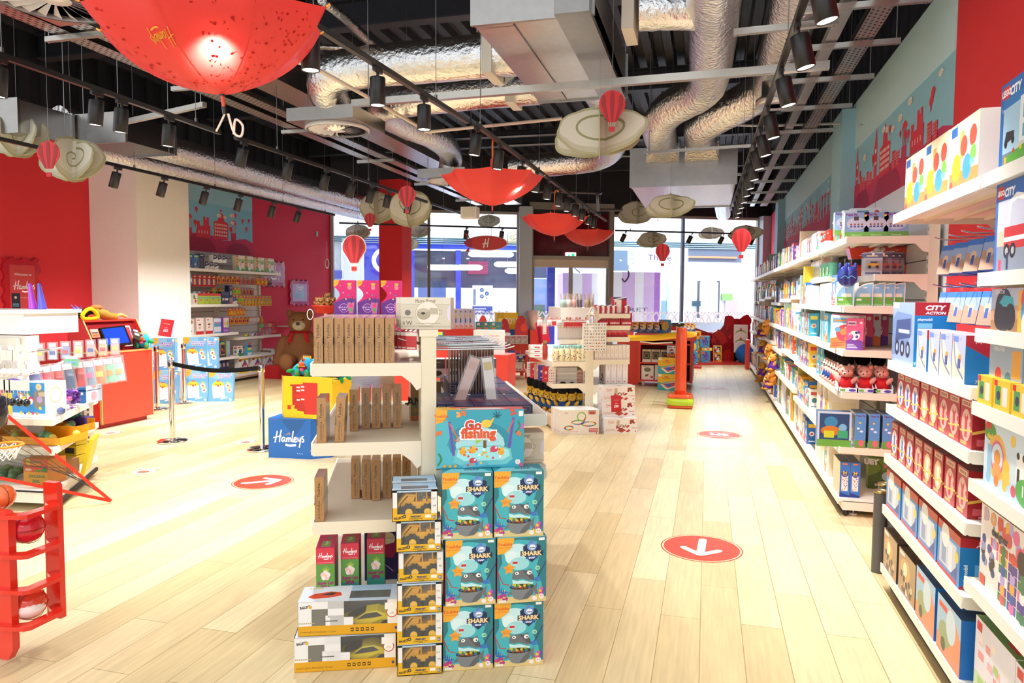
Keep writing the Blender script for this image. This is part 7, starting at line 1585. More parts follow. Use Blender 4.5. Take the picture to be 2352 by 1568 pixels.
b=MB();b.box((CX1,CY+.02,.03),(CX1+.45,CY+1,.19),'e6dac0','paint');b.build('base_deck',CR)
def crow(key,n,px0,dpx,py,z,where,y=CY+.02,rz=0,grp=True):
 for i in range(n):pw(key,px0+dpx*i,py,y,'%s, %s from left, %s'%(proto(key)['desc'],ORD[i],where),'%s, %s'%(proto(key)['desc'],where),z=z,rz=rz)
crow('unionsmall',4,1375,12,719,1.46,'top right shelf of souvenir gondola');pw('unionbox',1424,718,CY+.05,'tall red union flag gift box beside the small ones',z=1.46);pw('unionsmall',1440,718,CY+.03,'small red flag box right of the tall one',z=1.46)
crow('london',3,1385,27,747,1.31,'second right shelf');crow('redbox',5,1384,13,774,1.165,'third right shelf');crow('whitenarrow',9,1370,9,819,.88,'fourth right shelf');crow('whitetall',4,1397,13,865,.57,'lower right shelf',y=CY+.06)
gshelf(CR,CX1+.46,CX1,CY,1.0,.565,-1)
# bus playsets and track sets on the floor before it
for i,(x,y,z,lab)in enumerate(((0,8.62,0,'bottom'),(0,8.72,.192,'middle'),(0,8.72,.384,'top'))):x=PY([1426,1420,1420][i],978,y).x;put('bus',(x,y,z),.02,'white London bus playset box, %s of the stack'%lab,'bus playset boxes')
for i in range(3):put('track',(PY(1331,988,8.62).x-.02*i,8.62+.115*i,.001),0,'white glow track boxed set, %s of the three upright boxes'%['front','middle','rear'][i],'glow track sets')
t=MB();t.X=Matrix.Translation(PY(1416,946,8.5))@Matrix.Rotation(-.15,4,'X')@Matrix.Rotation(.12,4,'Z');t.box((-.065,0,0),(.065,.004,.2),'c8202c');a=Art(t,(-.065,0,0),(1,0,0),(0,0,1),.13,.2);a.text('Was £40.00',.5,.72,.009,'f4e4e0');a.text('NOW',.5,.52,.01,'ffffff');a.text('£30',.5,.35,.026,'ffffff',bold=.05)
tag(t.build('price_card',at=PY(1416,946,8.5)),'red price card reading £30 leaning on the bus playset boxes','price sign')
t=thing('tote_bag','white printed tote bag hanging from the souvenir gondola','bag',PY(1363,808,CY-.12))
p0=PY(1339,806,CY-.1);p1=PY(1393,742,CY-.1);w,h=p1.x-p0.x,p1.z-p0.z
b=MB();b.box((p0.x,CY-.1,p0.z),(p1.x,CY-.06,p1.z),'ece8dc','cloth');a=Art(b,(p0.x,CY-.1,p0.z),(1,0,0),(0,0,1),w,h);r=random.Random(5)
for i in range(8):
 for j in range(9):
  x,y,c=.08+.12*i+r.uniform(-.02,.02),.06+.11*j,r.choice(['8a4a3a','4a5a5c','c8404a','6a6e70','8a5a3a','3a4a6a']);a.k=1+(i+j)%3
  [a.ell(x,y,.03,c),a.rect(x-.05,y-.02,.1,.035,c),a.rect(x-.02,y-.03,.03,.06,c),a.ring(x,y,.035,.012,c)][(i*3+j)%4:(i*3+j)%4+1]if False else(a.ell(x,y,.026,c)if(i+j)%3==0 else a.rect(x-.04,y-.015,.075,.03,c)if(i+j)%3==1 else a.ring(x,y,.032,.012,c))
a.rect(.24,.72,.2,.22,'f8f6f4');a.script(.34,.84,.03,'d05050',.2);b.build('bag_body',t)
b=MB();q=[(p0.x+w*.28,CY-.08,p1.z),(p0.x+w*.3,CY-.06,p1.z+.12),(p0.x+w*.42,CY-.05,p1.z+.19),(p0.x+w*.54,CY-.05,p1.z+.16),(p0.x+w*.62,CY-.07,p1.z)];b.tube(smooth_path(q,4),.012,'d8cdb8','cloth',8);b.build('handle',t)
# bottles and flasks on the left shelf
def flask(p,body,lid,label,grp,h=.2,r_=.04,mat='gloss'):
 t=thing('flask',label,'flask',p,grp);b=MB();b.lathe([(r_*.9,0),(r_,.01),(r_,h*.72),(r_*.7,h*.8)],p,body,mat,14);a=random.Random(int(p[0]*999));
 if mat=='gloss' and body!='a8281c':
  for i in range(12):q=a.uniform(PI,2*PI);zz=a.uniform(.02,h*.68);c=Vector(p)+Vector((math.cos(q)*(r_+.0005),math.sin(q)*(r_+.0005),zz));b.ball(c,(.006,.003,.008),a.choice(['8a4a3a','3a6a9a','4a6a4a','c8404a']),'gloss',6,4)
 b.build('flask_body',t);b=MB();b.lathe([(r_*.75,h*.78),(r_*.8,h*.98),(r_*.6,h),(0,h)],p,lid,'gloss',14);b.build('lid',t);return t
for i,px in enumerate((1276,1290,1303,1316,1328,1338)):flask(PY(px,820,8.98)*1.0-Vector((0,0,PY(px,820,8.98).z-.867)),'f0e2b4','9ad8d8','cream patterned flask with mint lid, %s from left'%ORD[i],'patterned flasks')
flask(Vector((PY(1252,818,9.2).x,9.2,.867)),'a8281c','8a6a3a','copper red metal bottle left of the patterned flasks',None,.24,.035)
for i in range(3):b=MB();q=Vector((PY(1232,800,9.6).x,9.6,.867+.055*i));b.box(q+Vector((-.09,-.06,0)),q+Vector((.09,.1,.05)),'f2eeea','cloth');a=Art(b,q+Vector((-.09,-.06,0)),(1,0,0),(0,0,1),.18,.05);a.rect(.3,.3,.4,.3,'c83a48');tag(b.build('folded_towel',at=q),'folded white printed cloth, %s of the pile on souvenir shelf'%['bottom','middle','top'][i],'cloth','folded cloths')
# notebooks standing on the middle left shelf
for i,(px,c)in enumerate(((1218,'e8e0dc'),(1226,'c03038'),(1235,'b88a7c'),(1244,'43388c'),(1254,'c42a38'),(1268,'e0d4c8'))):
 y=9.75-.16*i;q=Vector((PY(px,870,y).x,y,.587));b=MB();b.box(q+Vector((-.045,0,0)),q+Vector((.045,.012,.2)),c,'card');a=Art(b,q+Vector((-.045,0,0)),(1,0,0),(0,0,1),.09,.2)
 if c in('e8e0dc','e0d4c8'):
  for k in range(14):a.rect(.1+.25*(k%3),.1+.17*(k//3),.12,.06,['8a4a3a','3a5a7a','c8404a'][k%3])
 else:a.ell(.5,.6,.2,'d8b8a0');a.rect(.3,.2,.4,.04,'d8b8a0')
 tag(b.build('notebook',at=q),'%s notebook standing on souvenir shelf, %s from left'%({'e8e0dc':'white patterned','c03038':'red','b88a7c':'rose','43388c':'violet','c42a38':'bright red','e0d4c8':'cream patterned'}[c],ORD[i]),'notebook')
for i in range(14):q=Vector((-1.8+.13,9.0,.587+.014*i));b=MB();b.box(q+Vector((-.13,0,0)),q+Vector((.13,.2,.012)),'cfc8c0' if i%4 else 'e0dcd8','wrap');tag(b.build('wrapped_pad',at=q),'wrapped grey pad, %s up in the stack on souvenir shelf'%ORD[i],'pad','wrapped grey pads')
for i in range(9):q=Vector((-1.52,9.03,.587+.018*i));b=MB();b.box(q+Vector((-.08,0,0)),q+Vector((.055,.18,.008)),'b8483c','card');b.box(q+Vector((-.08,0,.008)),q+Vector((.055,.18,.016)),'e8d8c8','card');tag(b.build('red_notebook',at=q),'red edged notebook, %s up in the low stack'%ORD[i],'notebook','red edged notebooks')
# guard bears on the low left deck
gb=plush('soft_toy','x','e0b03a','2f4a80','1e1c1e',1.5,'e8c870')
for i,(px,y)in enumerate(((1221,9.85),(1234,9.6),(1248,9.4),(1262,9.25),(1275,9.1),(1292,9.0),(1312,9.02),(1330,9.06))):
 q=PY(px,900,y);pplace(gb,'gb',(q.x,y,.215),-.5,'golden soft toy guard with black fur hat, %s from left'%ORD[i],'golden guard soft toys')
 if i<6:counter_tray((q.x,y-.05,.192),.13,.14,.025,'c42a34','red low tray for a guard soft toy, %s from left'%ORD[i],-.5,'red trays of guard soft toys')
for i in range(11):
 px=1240+11*i;y=9.5-.05*i;q=PY(px,728+(i%2)*6,y);put(['hwhite','hgrey','hwhite','hredpk'][i%4],q,.1,'hanging souvenir, %s from left in the top row'%ORD[i],'hanging souvenirs top row')
for i in range(8):put('hredpk',PY(1300+6*i,736,8.86),.2,'red magnet pack hanging on souvenir gondola, %s from left'%ORD[i],'red magnet packs')
for i in range(8):put('hgrey',PY(1285+7*i,745,8.93),.1,'grey bookmark hanging under magnets, %s from left'%ORD[i],'grey bookmarks under magnets')
for i,c in enumerate(('c8283c','7a1c3c','b8202c','d03040')):q=PY(1238+4*i,740,9.7-.03*i);b=MB();b.X=Matrix.Translation(q)@Matrix.Rotation(-.12,4,'Y');b.box((-.05,0,-.28),(.05,.01,0),c,'cloth');tag(b.build('hanging_scarf',at=q),'dark red hanging cloth, %s from left at souvenir gondola end'%ORD[i],'cloth','red hanging cloths')
for i,(px,c1)in enumerate(((1293,'a8d0c0'),(1305,'e8e0e0'),(1318,'d89a90'),(1331,'3a3430'),(1348,'b8a070'),(1358,'c8c0b0'))):
 q=PY(px,706,9.1+.03*i);t=thing('pencil_pot','clear pot of pencils on the header box, %s from left'%ORD[i],'pot',q,'clear pots on the header');b=MB();b.lathe([(.035,0),(.038,.12)],q,'e8eef0','bag',12);b.lathe([(0,.001),(.034,.001),(.034,.1),(0,.1)],q,c1,'gloss',12);b.build('pot',t)
 b=MB()
 for k in range(7):a_=2*PI*k/7;b.tube([q+Vector((.015*math.cos(a_),.015*math.sin(a_),.05)),q+Vector((.035*math.cos(a_),.035*math.sin(a_),.17+.01*(k%3)))],.003,['c8a060',c1,'e8e0d8'][k%3],'gloss',5)
 b.build('pencils',t)
_g.__exit__()
# ================================================================ RED TABLES
RD='dc3b2b'
def table(label,px0,px1,py,y,depth,under=None,back=None,z=None):
 a,c=PY(px0,py,y),PY(px1,py,y);zt=a.z if z is None else z;t=thing('display_table',label,'table',((a.x+c.x)/2,y+depth/2,0));lw=.07
 b=MB();b.box((a.x,y,zt-.035),(c.x,y+depth,zt),RD,'paint');b.build('tabletop',t);b=MB();b.box((a.x+.02,y+.01,zt-.13),(c.x-.02,y+.03,zt-.035),RD,'paint');b.build('apron',t);b=MB();b.box((a.x+.02,y+depth-.03,zt-.13),(c.x-.02,y+depth-.01,zt-.035),RD,'paint');b.build('apron',t)
 for x in(a.x,c.x-lw):
  for yy in(y,y+depth-lw):b=MB();b.box((x,yy,0),(x+lw,yy+lw,zt-.035),RD,'paint');b.build('leg',t)
 if under:b=MB();b.box((a.x,y+.01,under-.03),(c.x,y+depth-.01,under),RD,'paint');b.build('lower_shelf',t)
 return a.x,c.x,zt
_g=Turned(-3.95,11.2,SA);_g.__enter__()
x0,x1,z1=table('tall red display table holding the clear doll boxes',906,1092,755,11.2,.8,under=.5)
for i in range(8):pw('cowdoll',1015+11*i if i<7 else 1062,754,11.25+(.0 if i<7 else.25),'tall clear box with a doll, %s from left on the tall red table'%ORD[i],'clear doll boxes',z=z1,rz=-.25)
for i in range(5):pw('yellowrow',963+12*i,700,11.7,'yellow boxed bear toy, %s from left behind the mug boxes'%ORD[i],'yellow boxed bears',z=z1)
_g.__exit__();_g=Turned(-3.7,12.6,SA);_g.__enter__()
x0,x1,z2=table('middle red display table holding the teal puppy puzzles',1070,1162,772,12.6,.8,under=.35)
for i in range(3):pw('tealpuz',1106+17*i,772,12.62,'teal puppy puzzle box, %s from left on the middle red table'%ORD[i],'teal puppy puzzles',z=z2)
b=MB();q=PY(1160,771,12.7);b.box(q+Vector((-.08,0,0)),q+Vector((.1,.2,.05)),'eef0f4','card');tag(b.build('card_tray',at=q),'white tray of small cards right of the puppy puzzles','tray')
_g.__exit__();_g=Turned(-3.55,14.2,SA);_g.__enter__()
x0,x1,z3=table('low red display table holding the slanted unicorn boxes',1158,1215,790,14.2,.7,under=.16)
for i in range(4):pw('unicorn',1167+13*i,789,14.22,'white slant fronted unicorn box, %s from left on the low table'%ORD[i],'unicorn boxes',z=z3)
for i in range(4):pw('whitecube',1171+8*i,858,14.25,'small white boxed gift, %s from left under the low table'%ORD[i],'white gifts under the low table',z=.16)
b=MB();q=PY(1192,832,14.4);b.box((q.x-.32,14.25,q.z-.012),(q.x+.2,14.8,q.z),'dfe6ea','paint');tag(b.build('wire_tray',at=q),'pale shelf hung beneath the low table top','tray')
for i in range(4):pw('bluepot',1164+14*i,832,14.3,'blue boxed dough set, %s from left under the low table'%ORD[i],'blue dough sets',z=q.z+.001)
_g.__exit__()
pw('wooden',1120,850,9.6,'white wooden castle box beyond the wizard games',z=.86);b=MB();q=PY(1120,850,9.6);b.box((q.x-.3,9.55,0),(q.x+.3,10.0,.86),RD,'paint');tag(b.build('display_plinth',at=(q.x,9.8,0)),'red plinth under the wooden castle box','plinth')
pw('dollpot',1009,782,10.0,'small teal toy pot with a yellow lid left of the rail',z=1.0);b=MB();q=PY(980,790,9.95);b.box((q.x-.5,9.9,0),(q.x+.35,10.3,1.0),RD,'paint');tag(b.build('display_plinth',at=(q.x,10.1,0)),'red plinth behind the gondola top cap','plinth')
pw('wplaypart',945,800,9.97,'white box lettered World Party seen left of the gondola spine',z=1.0);
b=MB();q=PY(938,778,9.98);b.box(q+Vector((-.12,.3,-.06)),q+Vector((.1,.4,.16)),'a81c20','card');b.ball(q+Vector((0,.28,.05)),(.08,.02,.07),'e0582c','gloss',10,7);tag(b.build('toy_box',at=q),'dark red box with an orange round toy by the red column','box')
# TOYS cube and silhouette panels before the window
def silh(name,label,pts,px0,py0,k,off,col='b8202a',cat='panel',arts=None):
 """pts in photo pixels on the plane parallel to the shop front"""
 P=[sz(x,y,off)for x,y in pts];mb=MB();s0=P[0][0]
 mb.prism([(s-s0,z)for s,z in P],SP(s0,0,off),SD,(0,0,1),.04,col,'card')
 a=Art(mb,SP(s0,0,off-.042),SD,(0,0,1),1,1,'card')
 if arts:arts(a,lambda x,y:(sz(x,y,off)[0]-s0,sz(x,y,off)[1]))
 return tag(mb.build(name,at=SP(s0,0,off)),label,cat)
def arc(cx,cy,rx,ry,n=12):return[(cx+rx*math.cos(PI+PI*i/n),cy-ry*abs(math.sin(PI*i/n)))for i in range(n+1)]
silh('egg_panel','left rounded dark red egg shaped panel before the yellow TOYS cube',arc(1159,760,11,29)+[(1170,800),(1148,800)],0,0,1,-.8,'a01f27',arts=lambda a,f:a.star(*f(1153,746),.07,'d8382c',inner=.3))
silh('egg_panel','larger rounded red egg shaped panel right of the yellow TOYS cube',arc(1197,765,15,41)+[(1212,810),(1182,810)],0,0,1,-.7,'b4222a',arts=lambda a,f:(a.star(*f(1190,738),.05,'d8382c',inner=.3),a.ell(*f(1203,752),.09,'d8402c',.11),a.line([f(1203,748),f(1209,733)],.03,'d8402c',False)))
silh('egg_panel','small red rounded panel above the puppy puzzles',arc(1109,750,10,26)+[(1119,855),(1099,855)],0,0,1,-1.2,'d03030')
b=MB();s0,z0=sz(1141,756,-.5);s1,z1_=sz(1190,718,-.5);sbox(b,s0,s1,z0,z1_,-.5,-.05,'f0be1c','card');sbox(b,s0-.01,s0+.33*(s1-s0),z0,z1_,-.505,-.5,'d8b020','card');a=Art(b,SP(s0,z0,-.506),SD,(0,0,1),s1-s0,z1_-z0);a.text('TOYS',.68,.5,.16,'fbf6ee',w=.62);a.ell(.16,.55,.1,'f4e060');tag(b.build('toys_cube',at=SP(s0,z0,-.4)),'yellow display cube lettered TOYS at the window','display cube')
b=MB();s2,z2_=sz(1198,800,-.5);sbox(b,s0-.1,s2,0,z0,-.55,-.02,'2a62b4','card');tag(b.build('display_cube',at=SP(s0,0,-.4)),'blue display cube beneath the yellow TOYS cube','display cube')
b=MB();s0,z0=sz(1216,800,-.5);s1,z1_=sz(1252,757,-.5);sbox(b,s0,s1,0,z1_,-.6,-.1,RD,'paint');a=Art(b,SP(s0,0,-.601),SD,(0,0,1),1,1);a.text('&',(s1-s0)*.9,z1_-.3,.14,'f4ece8',bold=.05);tag(b.build('display_plinth',at=SP(s0,0,-.4)),'red plinth with an ampersand beside the entrance doors','plinth')
b=MB();c=SP(*[sz(1225,757,-.4)[0]],sz(1225,757,-.4)[1],-.4);b.lathe([(.1,0),(.16,.5),(.15,.5)],c,'f0c8bc','paint',16);tag(b.build('paper_bin',at=c),'pale pink tapering bin standing on the red plinth by the doors','bin')
# red castored cabinet, barrier post, boxes
U=thing('castor_cabinet','red shelving cabinet on castors beyond the souvenir gondola','cabinet',(-.9,13.65,0));ya,yb=13.65,14.6
xa,xb=PY(1464,880,ya).x,PY(1590,880,ya).x
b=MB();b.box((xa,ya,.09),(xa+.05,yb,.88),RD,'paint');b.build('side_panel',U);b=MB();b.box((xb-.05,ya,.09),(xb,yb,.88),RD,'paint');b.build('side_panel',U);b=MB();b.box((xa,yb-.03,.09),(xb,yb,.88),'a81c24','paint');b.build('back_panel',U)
for z in(.13,.46,.82):b=MB();b.box((xa+.05,ya+.01,z-.03),(xb-.05,yb-.03,z),RD,'paint');b.build('shelf',U)
b=MB();b.box((xa-.06,ya-.05,.88),(xb+.05,yb+.05,1.0),RD,'paint');b.build('top',U)
b=MB();b.box((xa-.42,ya+.25,.0),(xa-.0,yb,.9),RD,'paint');b.build('end_block',U)
for x in(xa+.1,xb-.12):b=MB();b.cyl((x-.02,ya+.1,.04),(x+.02,ya+.1,.04),.04,'e8e0d8','gloss',14);b.box((x-.03,ya+.06,.06),(x+.03,ya+.14,.1),'b8b8b8','metal');b.build('castor',U)
for i in range(3):put('tan',(xa+.16+.17*i,ya+.04,.461),0,'tan boxed ball toy with a round window, %s from left'%ORD[i],'tan boxed balls')
put('insect',(xa+.18,ya+.04,.131),0,'white bug hunting kit on the castored cabinet');put('loop',(xa+.48,ya+.05,.131),0,'white plastic chain set box on the castored cabinet');put('tan',(xa+.14,ya+.22,.131),0,'tan boxed toy behind the bug hunting kit')
for j in range(2):put('jam',(-.66,13.2,.001+.296*j),-.06,'yellow and teal keyboard playmat box, %s of two'%['lower','upper'][j],'keyboard playmat boxes')
put('g7',(-.62,13.5,.592),0,'pale box lying on the playmat boxes')
for i in range(5):put('popyellow' if i==4 else 'g3',(xa+.0-.1+.14*i,14.2,1.0),0,['yellow and red toy box on the cabinet top, %s from left'%ORD[i],'blue ball box on the castored cabinet top'][i==4],'boxes on the cabinet top')
put('clearpack',(xa-.3,14.2,.9),0,'pale pack at the left end of the cabinet top');put('g2',(xa-.22,14.25,1.0),0,'sky blue toy box left of the cabinet top row')
# inflatable limbo post and bar
t=thing('inflatable_post','orange inflatable post on a green and orange base in the aisle','inflatable',(-.37,11.2,0))
b=MB();b.lathe([(.0,.2),(.085,.2),(.088,.3),(.085,.9),(.08,1.18),(.06,1.215),(0,1.22)],(-.37,11.2,0),'e8552c','gloss',24);b.build('post',t)
def rbox(b,c,hx,hy,z0,z1,col,r=.08,inset=.0):
 pts=[]
 for qx,qy,a0 in((1,1,0),(-1,1,PI/2),(-1,-1,PI),(1,-1,3*PI/2)):
  for k in range(5):a=a0+PI/2*k/4;pts.append((c[0]+qx*(hx-r)+r*math.cos(a),c[1]+qy*(hy-r)+r*math.sin(a)))
 lv=[(z0,-.03),(z0+.02,0),(z1-.02,0),(z1,-.03)];n=len(pts);vs=[]
 for z,ins in lv:
  for x,y in pts:dx,dy=x-c[0],y-c[1];L=math.hypot(dx,dy);vs.append((x+dx/L*ins,y+dy/L*ins,z))
 b.add(vs,[(i+n*k,(i+1)%n+n*k,(i+1)%n+n*(k+1),i+n*(k+1))for k in range(3)for i in range(n)],col,'gloss',True);b.add(vs[-n:],[tuple(range(n))],col,'gloss');b.add(vs[:n],[tuple(range(n))[::-1]],col,'gloss')
b=MB();rbox(b,(-.37,11.2),.19,.19,.0,.06,'e8552c');b.build('base_bottom',t);b=MB();rbox(b,(-.37,11.2),.2,.2,.04,.16,'b8d82c');b.build('base_band',t);b=MB();rbox(b,(-.37,11.2),.19,.19,.14,.21,'ea5a30');b.build('base_top',t)
t=thing('inflatable_bar','yellow inflatable bar running behind the orange post','inflatable',(-.9,12.0,1.0));b=MB();b.tube([PY(1425,776,11.5),PY(1500,776,11.5),PY(1548,770,11.42),PY(1592,768,11.35),PY(1601,768,11.34)],[.045,.05,.052,.045,.02],'f4c41e','gloss',14);b.build('tube',t);b=MB();b.tube([PY(1470,784,11.48),PY(1500,788,11.48),PY(1545,786,11.42)],.012,'f4f0e8','gloss',8);b.build('white_seam',t)
b=MB();s0=sz(1448,760,-1.7)[0];sbox(b,s0,sz(1722,760,-1.7)[0],0,.05,-1.9,-.3,'c8302c','paint');tag(b.build('window_platform',at=SP(s0,0,-1)),'low red platform beneath the right windows','platform')
silh('mountain_panel','wide red hill shaped panel along the third window',[(1480,830),(1495,757),(1548,743),(1572,744),(1625,763),(1640,775),(1640,830)],0,0,1,-.9,'a81f28',arts=lambda a,f:(a.rect(*f(1571,750),.12,.1,'d03a34')))
silh('bear_panel','tall red panel with bear head outlines at the right window',[(1634,830),(1634,766),(1655,755),(1662,745),(1665,726),(1672,724),(1679,731),(1698,732),(1708,724),(1718,722),(1722,735),(1724,830)],0,0,1,-1.0,'a41d28',arts=lambda a,f:(a.line([f(1643,762),f(1655,772),f(1663,788)],.2,'d0352f',False),a.star(*f(1637,780),.14,'d0352f',inner=.3),a.ell(*f(1671,817),.16,'d0352f',.18),a.line([f(1674,732),f(1668,756)],.05,'d0352f',False),a.ell(*f(1675,736),.13,'c42c2e',.13),a.ell(*f(1712,737),.16,'c42c2e',.15),a.line([f(1673,776),f(1678,768)],.08,'d0352f',False)))
silh('rounded_panel','red rounded panel behind the souvenir gondola right shelves',arc(1437,770,17,42)+[(1455,838),(1420,838)],0,0,1,-1.4,'d0342c')
for i in range(2):pw('infant',1648,[829,807][i],19.2,'yellow infant toy box with a dark window, %s of two'%['lower','upper'][i],'yellow infant toys',z=.05+.205*i)
for i in range(2):pw('popblue',[1620,1618][i],830,18.8-.0*i,'blue ball pit box, %s on the platform'%['lower','upper'][i],'blue ball pit boxes',z=.05+.37*i)
pw('poplow',1624,795,18.8,'low yellow tray box between the ball pit boxes',z=.352)
for i in range(3):pw(['popblue','popyellow','g3'][i],1592,830,18.2,'%s, left column by the orange post'%['lowest blue ball box','middle yellow ball box','top yellow and red box'][i],z=[.05,.352,.605][i])
for i in range(2):pw('popyellow',1576,830,18.0,'blue ball box half behind the orange post, %s'%['lower','upper'][i],'ball boxes behind post',z=.05+.26*i)
b=MB();b.box((-.5,17.6,0),(-.1,18.0,.05),'c8302c','paint');tag(b.build('display_plinth',at=(-.3,17.8,0)),'low red block under the ball boxes behind the post','plinth')
pw('popblue',1581,862,15.9,'blue ball pit box standing alone on the floor right of the post',z=0,rz=.2)
for i in range(4):c=SP(sz(1558+9*i,755,-1.4)[0],sz(1525,755,-1.3)[1]-.049,-1.55);put('g3',c,SA,'yellow printed box by the red hill panel, %s from left'%ORD[i],'yellow boxes by the hill panel')
b=MB();s0,z0=sz(1525,755,-1.3);s1,z1_=sz(1600,745,-1.3);sbox(b,s0,s1,.05,z0-.05,-1.6,-1.1,'f0b82c','card');a=Art(b,SP(s0,.05,-1.601),SD,(0,0,1),s1-s0,z0-.1)
for i in range(6):
 for j in range(5):a.k=1;a.ell(.1+.16*i,.1+.2*j,.05,['d84030','f8f0d0','3a9ecf'][(i+j)%3])
tag(b.build('stacked_carton',at=SP(s0,.05,-1.4)),'big yellow printed carton before the red hill panel','box')
b=MB();p=PY(1556,749,18.6);b.lathe([(.16,0),(.18,.03),(.18,.08),(.14,.1),(0,.1)],p,'26282c','gloss',20);tag(b.build('black_basket',at=p),'round black tub on top of the yellow carton','tub')
b=MB();p=SP(sz(1640,760,-.4)[0],0,-.4);q=sz(1640,762,-.4)[1];b.lathe([(.25,0),(.3,q*.8),(.33,q),(.3,q)],p,'d8205c','gloss',20);tag(b.build('pink_tub',at=p),'deep pink plastic tub behind the red bear panel','tub')
for i in range(4):
 for j in range(2 if i<1 else 1):
  pw('veg',[1702,1701,1700,1700][i],830,19.3-.0*j,'white box with green hill and red bow, %s up in the stack'%ORD[i],'white hill boxes',z=.05+.237*i)
b=MB();p=Vector((.93,17.9,0));b.box((.9,17.7,.0),(.98,18.1,.7),'d8382c','paint');tag(b.build('red_end_post',at=p),'narrow red end board at the far end of the right shelving','panel')
# ================================================================ LEFT WALL SHELVING
LA=Bay('shelving_bay','white wall shelving bay half hidden by the white pillar',-8.8+.04,10.35,PI/2,1.68,[(2.14,0),(1.5,0),(.96,0),(.5,0)],back=(0,2.42),depth=.5)
LB=Bay('shelving_bay','white wall shelving bay of craft goods beside the giant teddy',-8.8+.04,12.03,PI/2,1.43,[(2.14,0),(.85,0),(.48,0)],back=(0,2.42),depth=.5)
row(LA,2.14,'slime*4 plasma monowh*3','top left shelf',x0=.02,gap=.01);row(LB,2.14,'garden*3','top left shelf by the mural',x0=.3,gap=.08)
for i in range(3):LA.put('monowh',1.09-.0+.126*i,.03,2.276,'black and white gift box stacked on top, %s from left'%ORD[i],'stacked black and white gifts')
LB.put('garden',.14,.03,2.14,'green and cream garden craft box at the bay joint, leftmost of four')
row(LA,1.5,'pineapple*2 limecard*4 zoobs navybox monowh','second left shelf',x0=.3,gap=.01);row(LA,.96,'bottlekit redwhite*2 bluewhite purple','third left shelf',x0=.1,gap=.05)
row(LA,.5,'space*2 orange hotpink blackgame limeblue','fourth left shelf',x0=.3,gap=.02);row(LA,.14,'g7 darkplasma*4 navybox*3','base deck of left shelving',x0=.35,gap=.01)
row(LB,.14,'crazy*3','base deck beside the giant teddy',x0=.05,gap=.12)
def hrow(bay,z,spec,x0,x1,where,y=.16):
 ks=[]
 for w_ in spec.split():k,n_=(w_.split('*')+['1'])[:2];ks+=[k]*int(n_)
 cnt={}
 for i,k in enumerate(ks):
  x=x0+(x1-x0)*i/max(len(ks)-1,1);cnt[k]=cnt.get(k,0)+1
  for j in range(2):bay.put(k,x,y+.035*j,z,'%s, %s from left, %s, %s'%(proto(k)['desc'],ORD[cnt[k]-1],['front','behind'][j],where),'%s %s'%(proto(k)['desc'],where),turn=-.12)
hrow(LA,2.03,'hnavy hblue*2 hred*5 hmag*3',.3,1.6,'upper peg row');hrow(LB,2.03,'hmag*2 hpurple*4 horange*3 hcardark',.08,1.3,'upper peg row right')
hrow(LA,1.8,'hgreen*3',1.2,1.6,'second peg row');hrow(LB,1.82,'hgreen*3 hpurple*4',.05,.7,'second peg row right')
hrow(LA,1.74,'hblue*3 hcar*2 hred*4',.3,1.3,'third peg row');hrow(LB,1.66,'hgreen*4 hyellow*9',.0,1.3,'third peg row right')
hrow(LB,1.42,'horange*5',.0,.4,'fourth peg row right');hrow(LB,1.24,'hmag*5 hwhite*3 horange',.02,1.0,'fifth peg row right')
r=random.Random(12)
for i in range(9):
 c=['e8e84a','3aa87c','e8884a','f0f0f4','b85ac8','1c1c20','e84a9c','3a9ac8','e8d8c0'][i];p=LB.W(.35+.07*i,.08+.03*(i%3),.852);b=MB();b.ball(p+Vector((0,0,.025)),(.03,.035,.025),c,'gloss',10,7);b.ball(p+Vector((.02,.02,.05)),(.012,.012,.012),c,'gloss',6,5)
 tag(b.build('squeeze_toy',at=p),'%s small squeezy toy on the shelf beside the teddy'%['yellow','green','orange','white','violet','black','pink','blue','cream'][i],'toy')
for i in range(3):p=LB.W(.9+.14*i,.1,.852);t=thing('pen_pot','clear pot of fluffy pens, %s from left by the red sign'%ORD[i],'pot',p,'pots of fluffy pens');b=MB();b.lathe([(.035,0),(.04,.12)],p,'e8e4f4','bag',12);b.cyl(p+Vector((0,0,.01)),p+Vector((0,0,.14)),.02,['c8404a','b87a8c','c8a0c8'][i],'gloss',8);b.build('pot',t);b=MB();b.ball(p+Vector((0,0,.2)),.05,['8ad88a','e88aa8','f4c09a'][i],'fur',10,7);b.build('pompom',t)
p=LB.W(1.3,.06,.855);b=MB();b.X=Matrix.Translation(p)@Matrix.Rotation(PI/2-.25,4,'Z')@Matrix.Rotation(-.25,4,'X');b.box((-.11,0,0),(.11,.004,.28),'d02c38');a=Art(b,(-.11,0,0),(1,0,0),(0,0,1),.22,.28);a.text('Buy one',.45,.8,.02,'f4e8e4');a.text('get one',.45,.65,.02,'f4e8e4');a.text('free',.45,.5,.02,'f4e8e4');a.rect(.2,.15,.5,.15,'e87a80');tag(b.build('price_card',at=p),'red offer card leaning on the shelf beside the giant teddy','price sign')
for i in range(5):p=LB.W(.95+.08*i,.1,.482);b=MB();b.box(p+Vector((-.1,-.03,0)),p+Vector((.1,.05,.02+.03*(i%3))),['e4e0dc','8a6a5a','f0f0f4','c8a878','f4f0ee'][i],'card');tag(b.build('flat_pack',at=p),'%s flat pack lying on the low shelf beside teddy'%['off white','brown','white','tan','cream'][i],'pack')
p=LB.W(.35,.05,.482);t=MB();t.prism([(-.09,0),(.09,0),(.06,.26),(-.06,.26)],p,(0,1,0),(0,0,1),.05,'4ab0e0','card');a=Art(t,p+Vector((.05,-.08,0)),(0,1,0),(0,0,1),.16,.26)
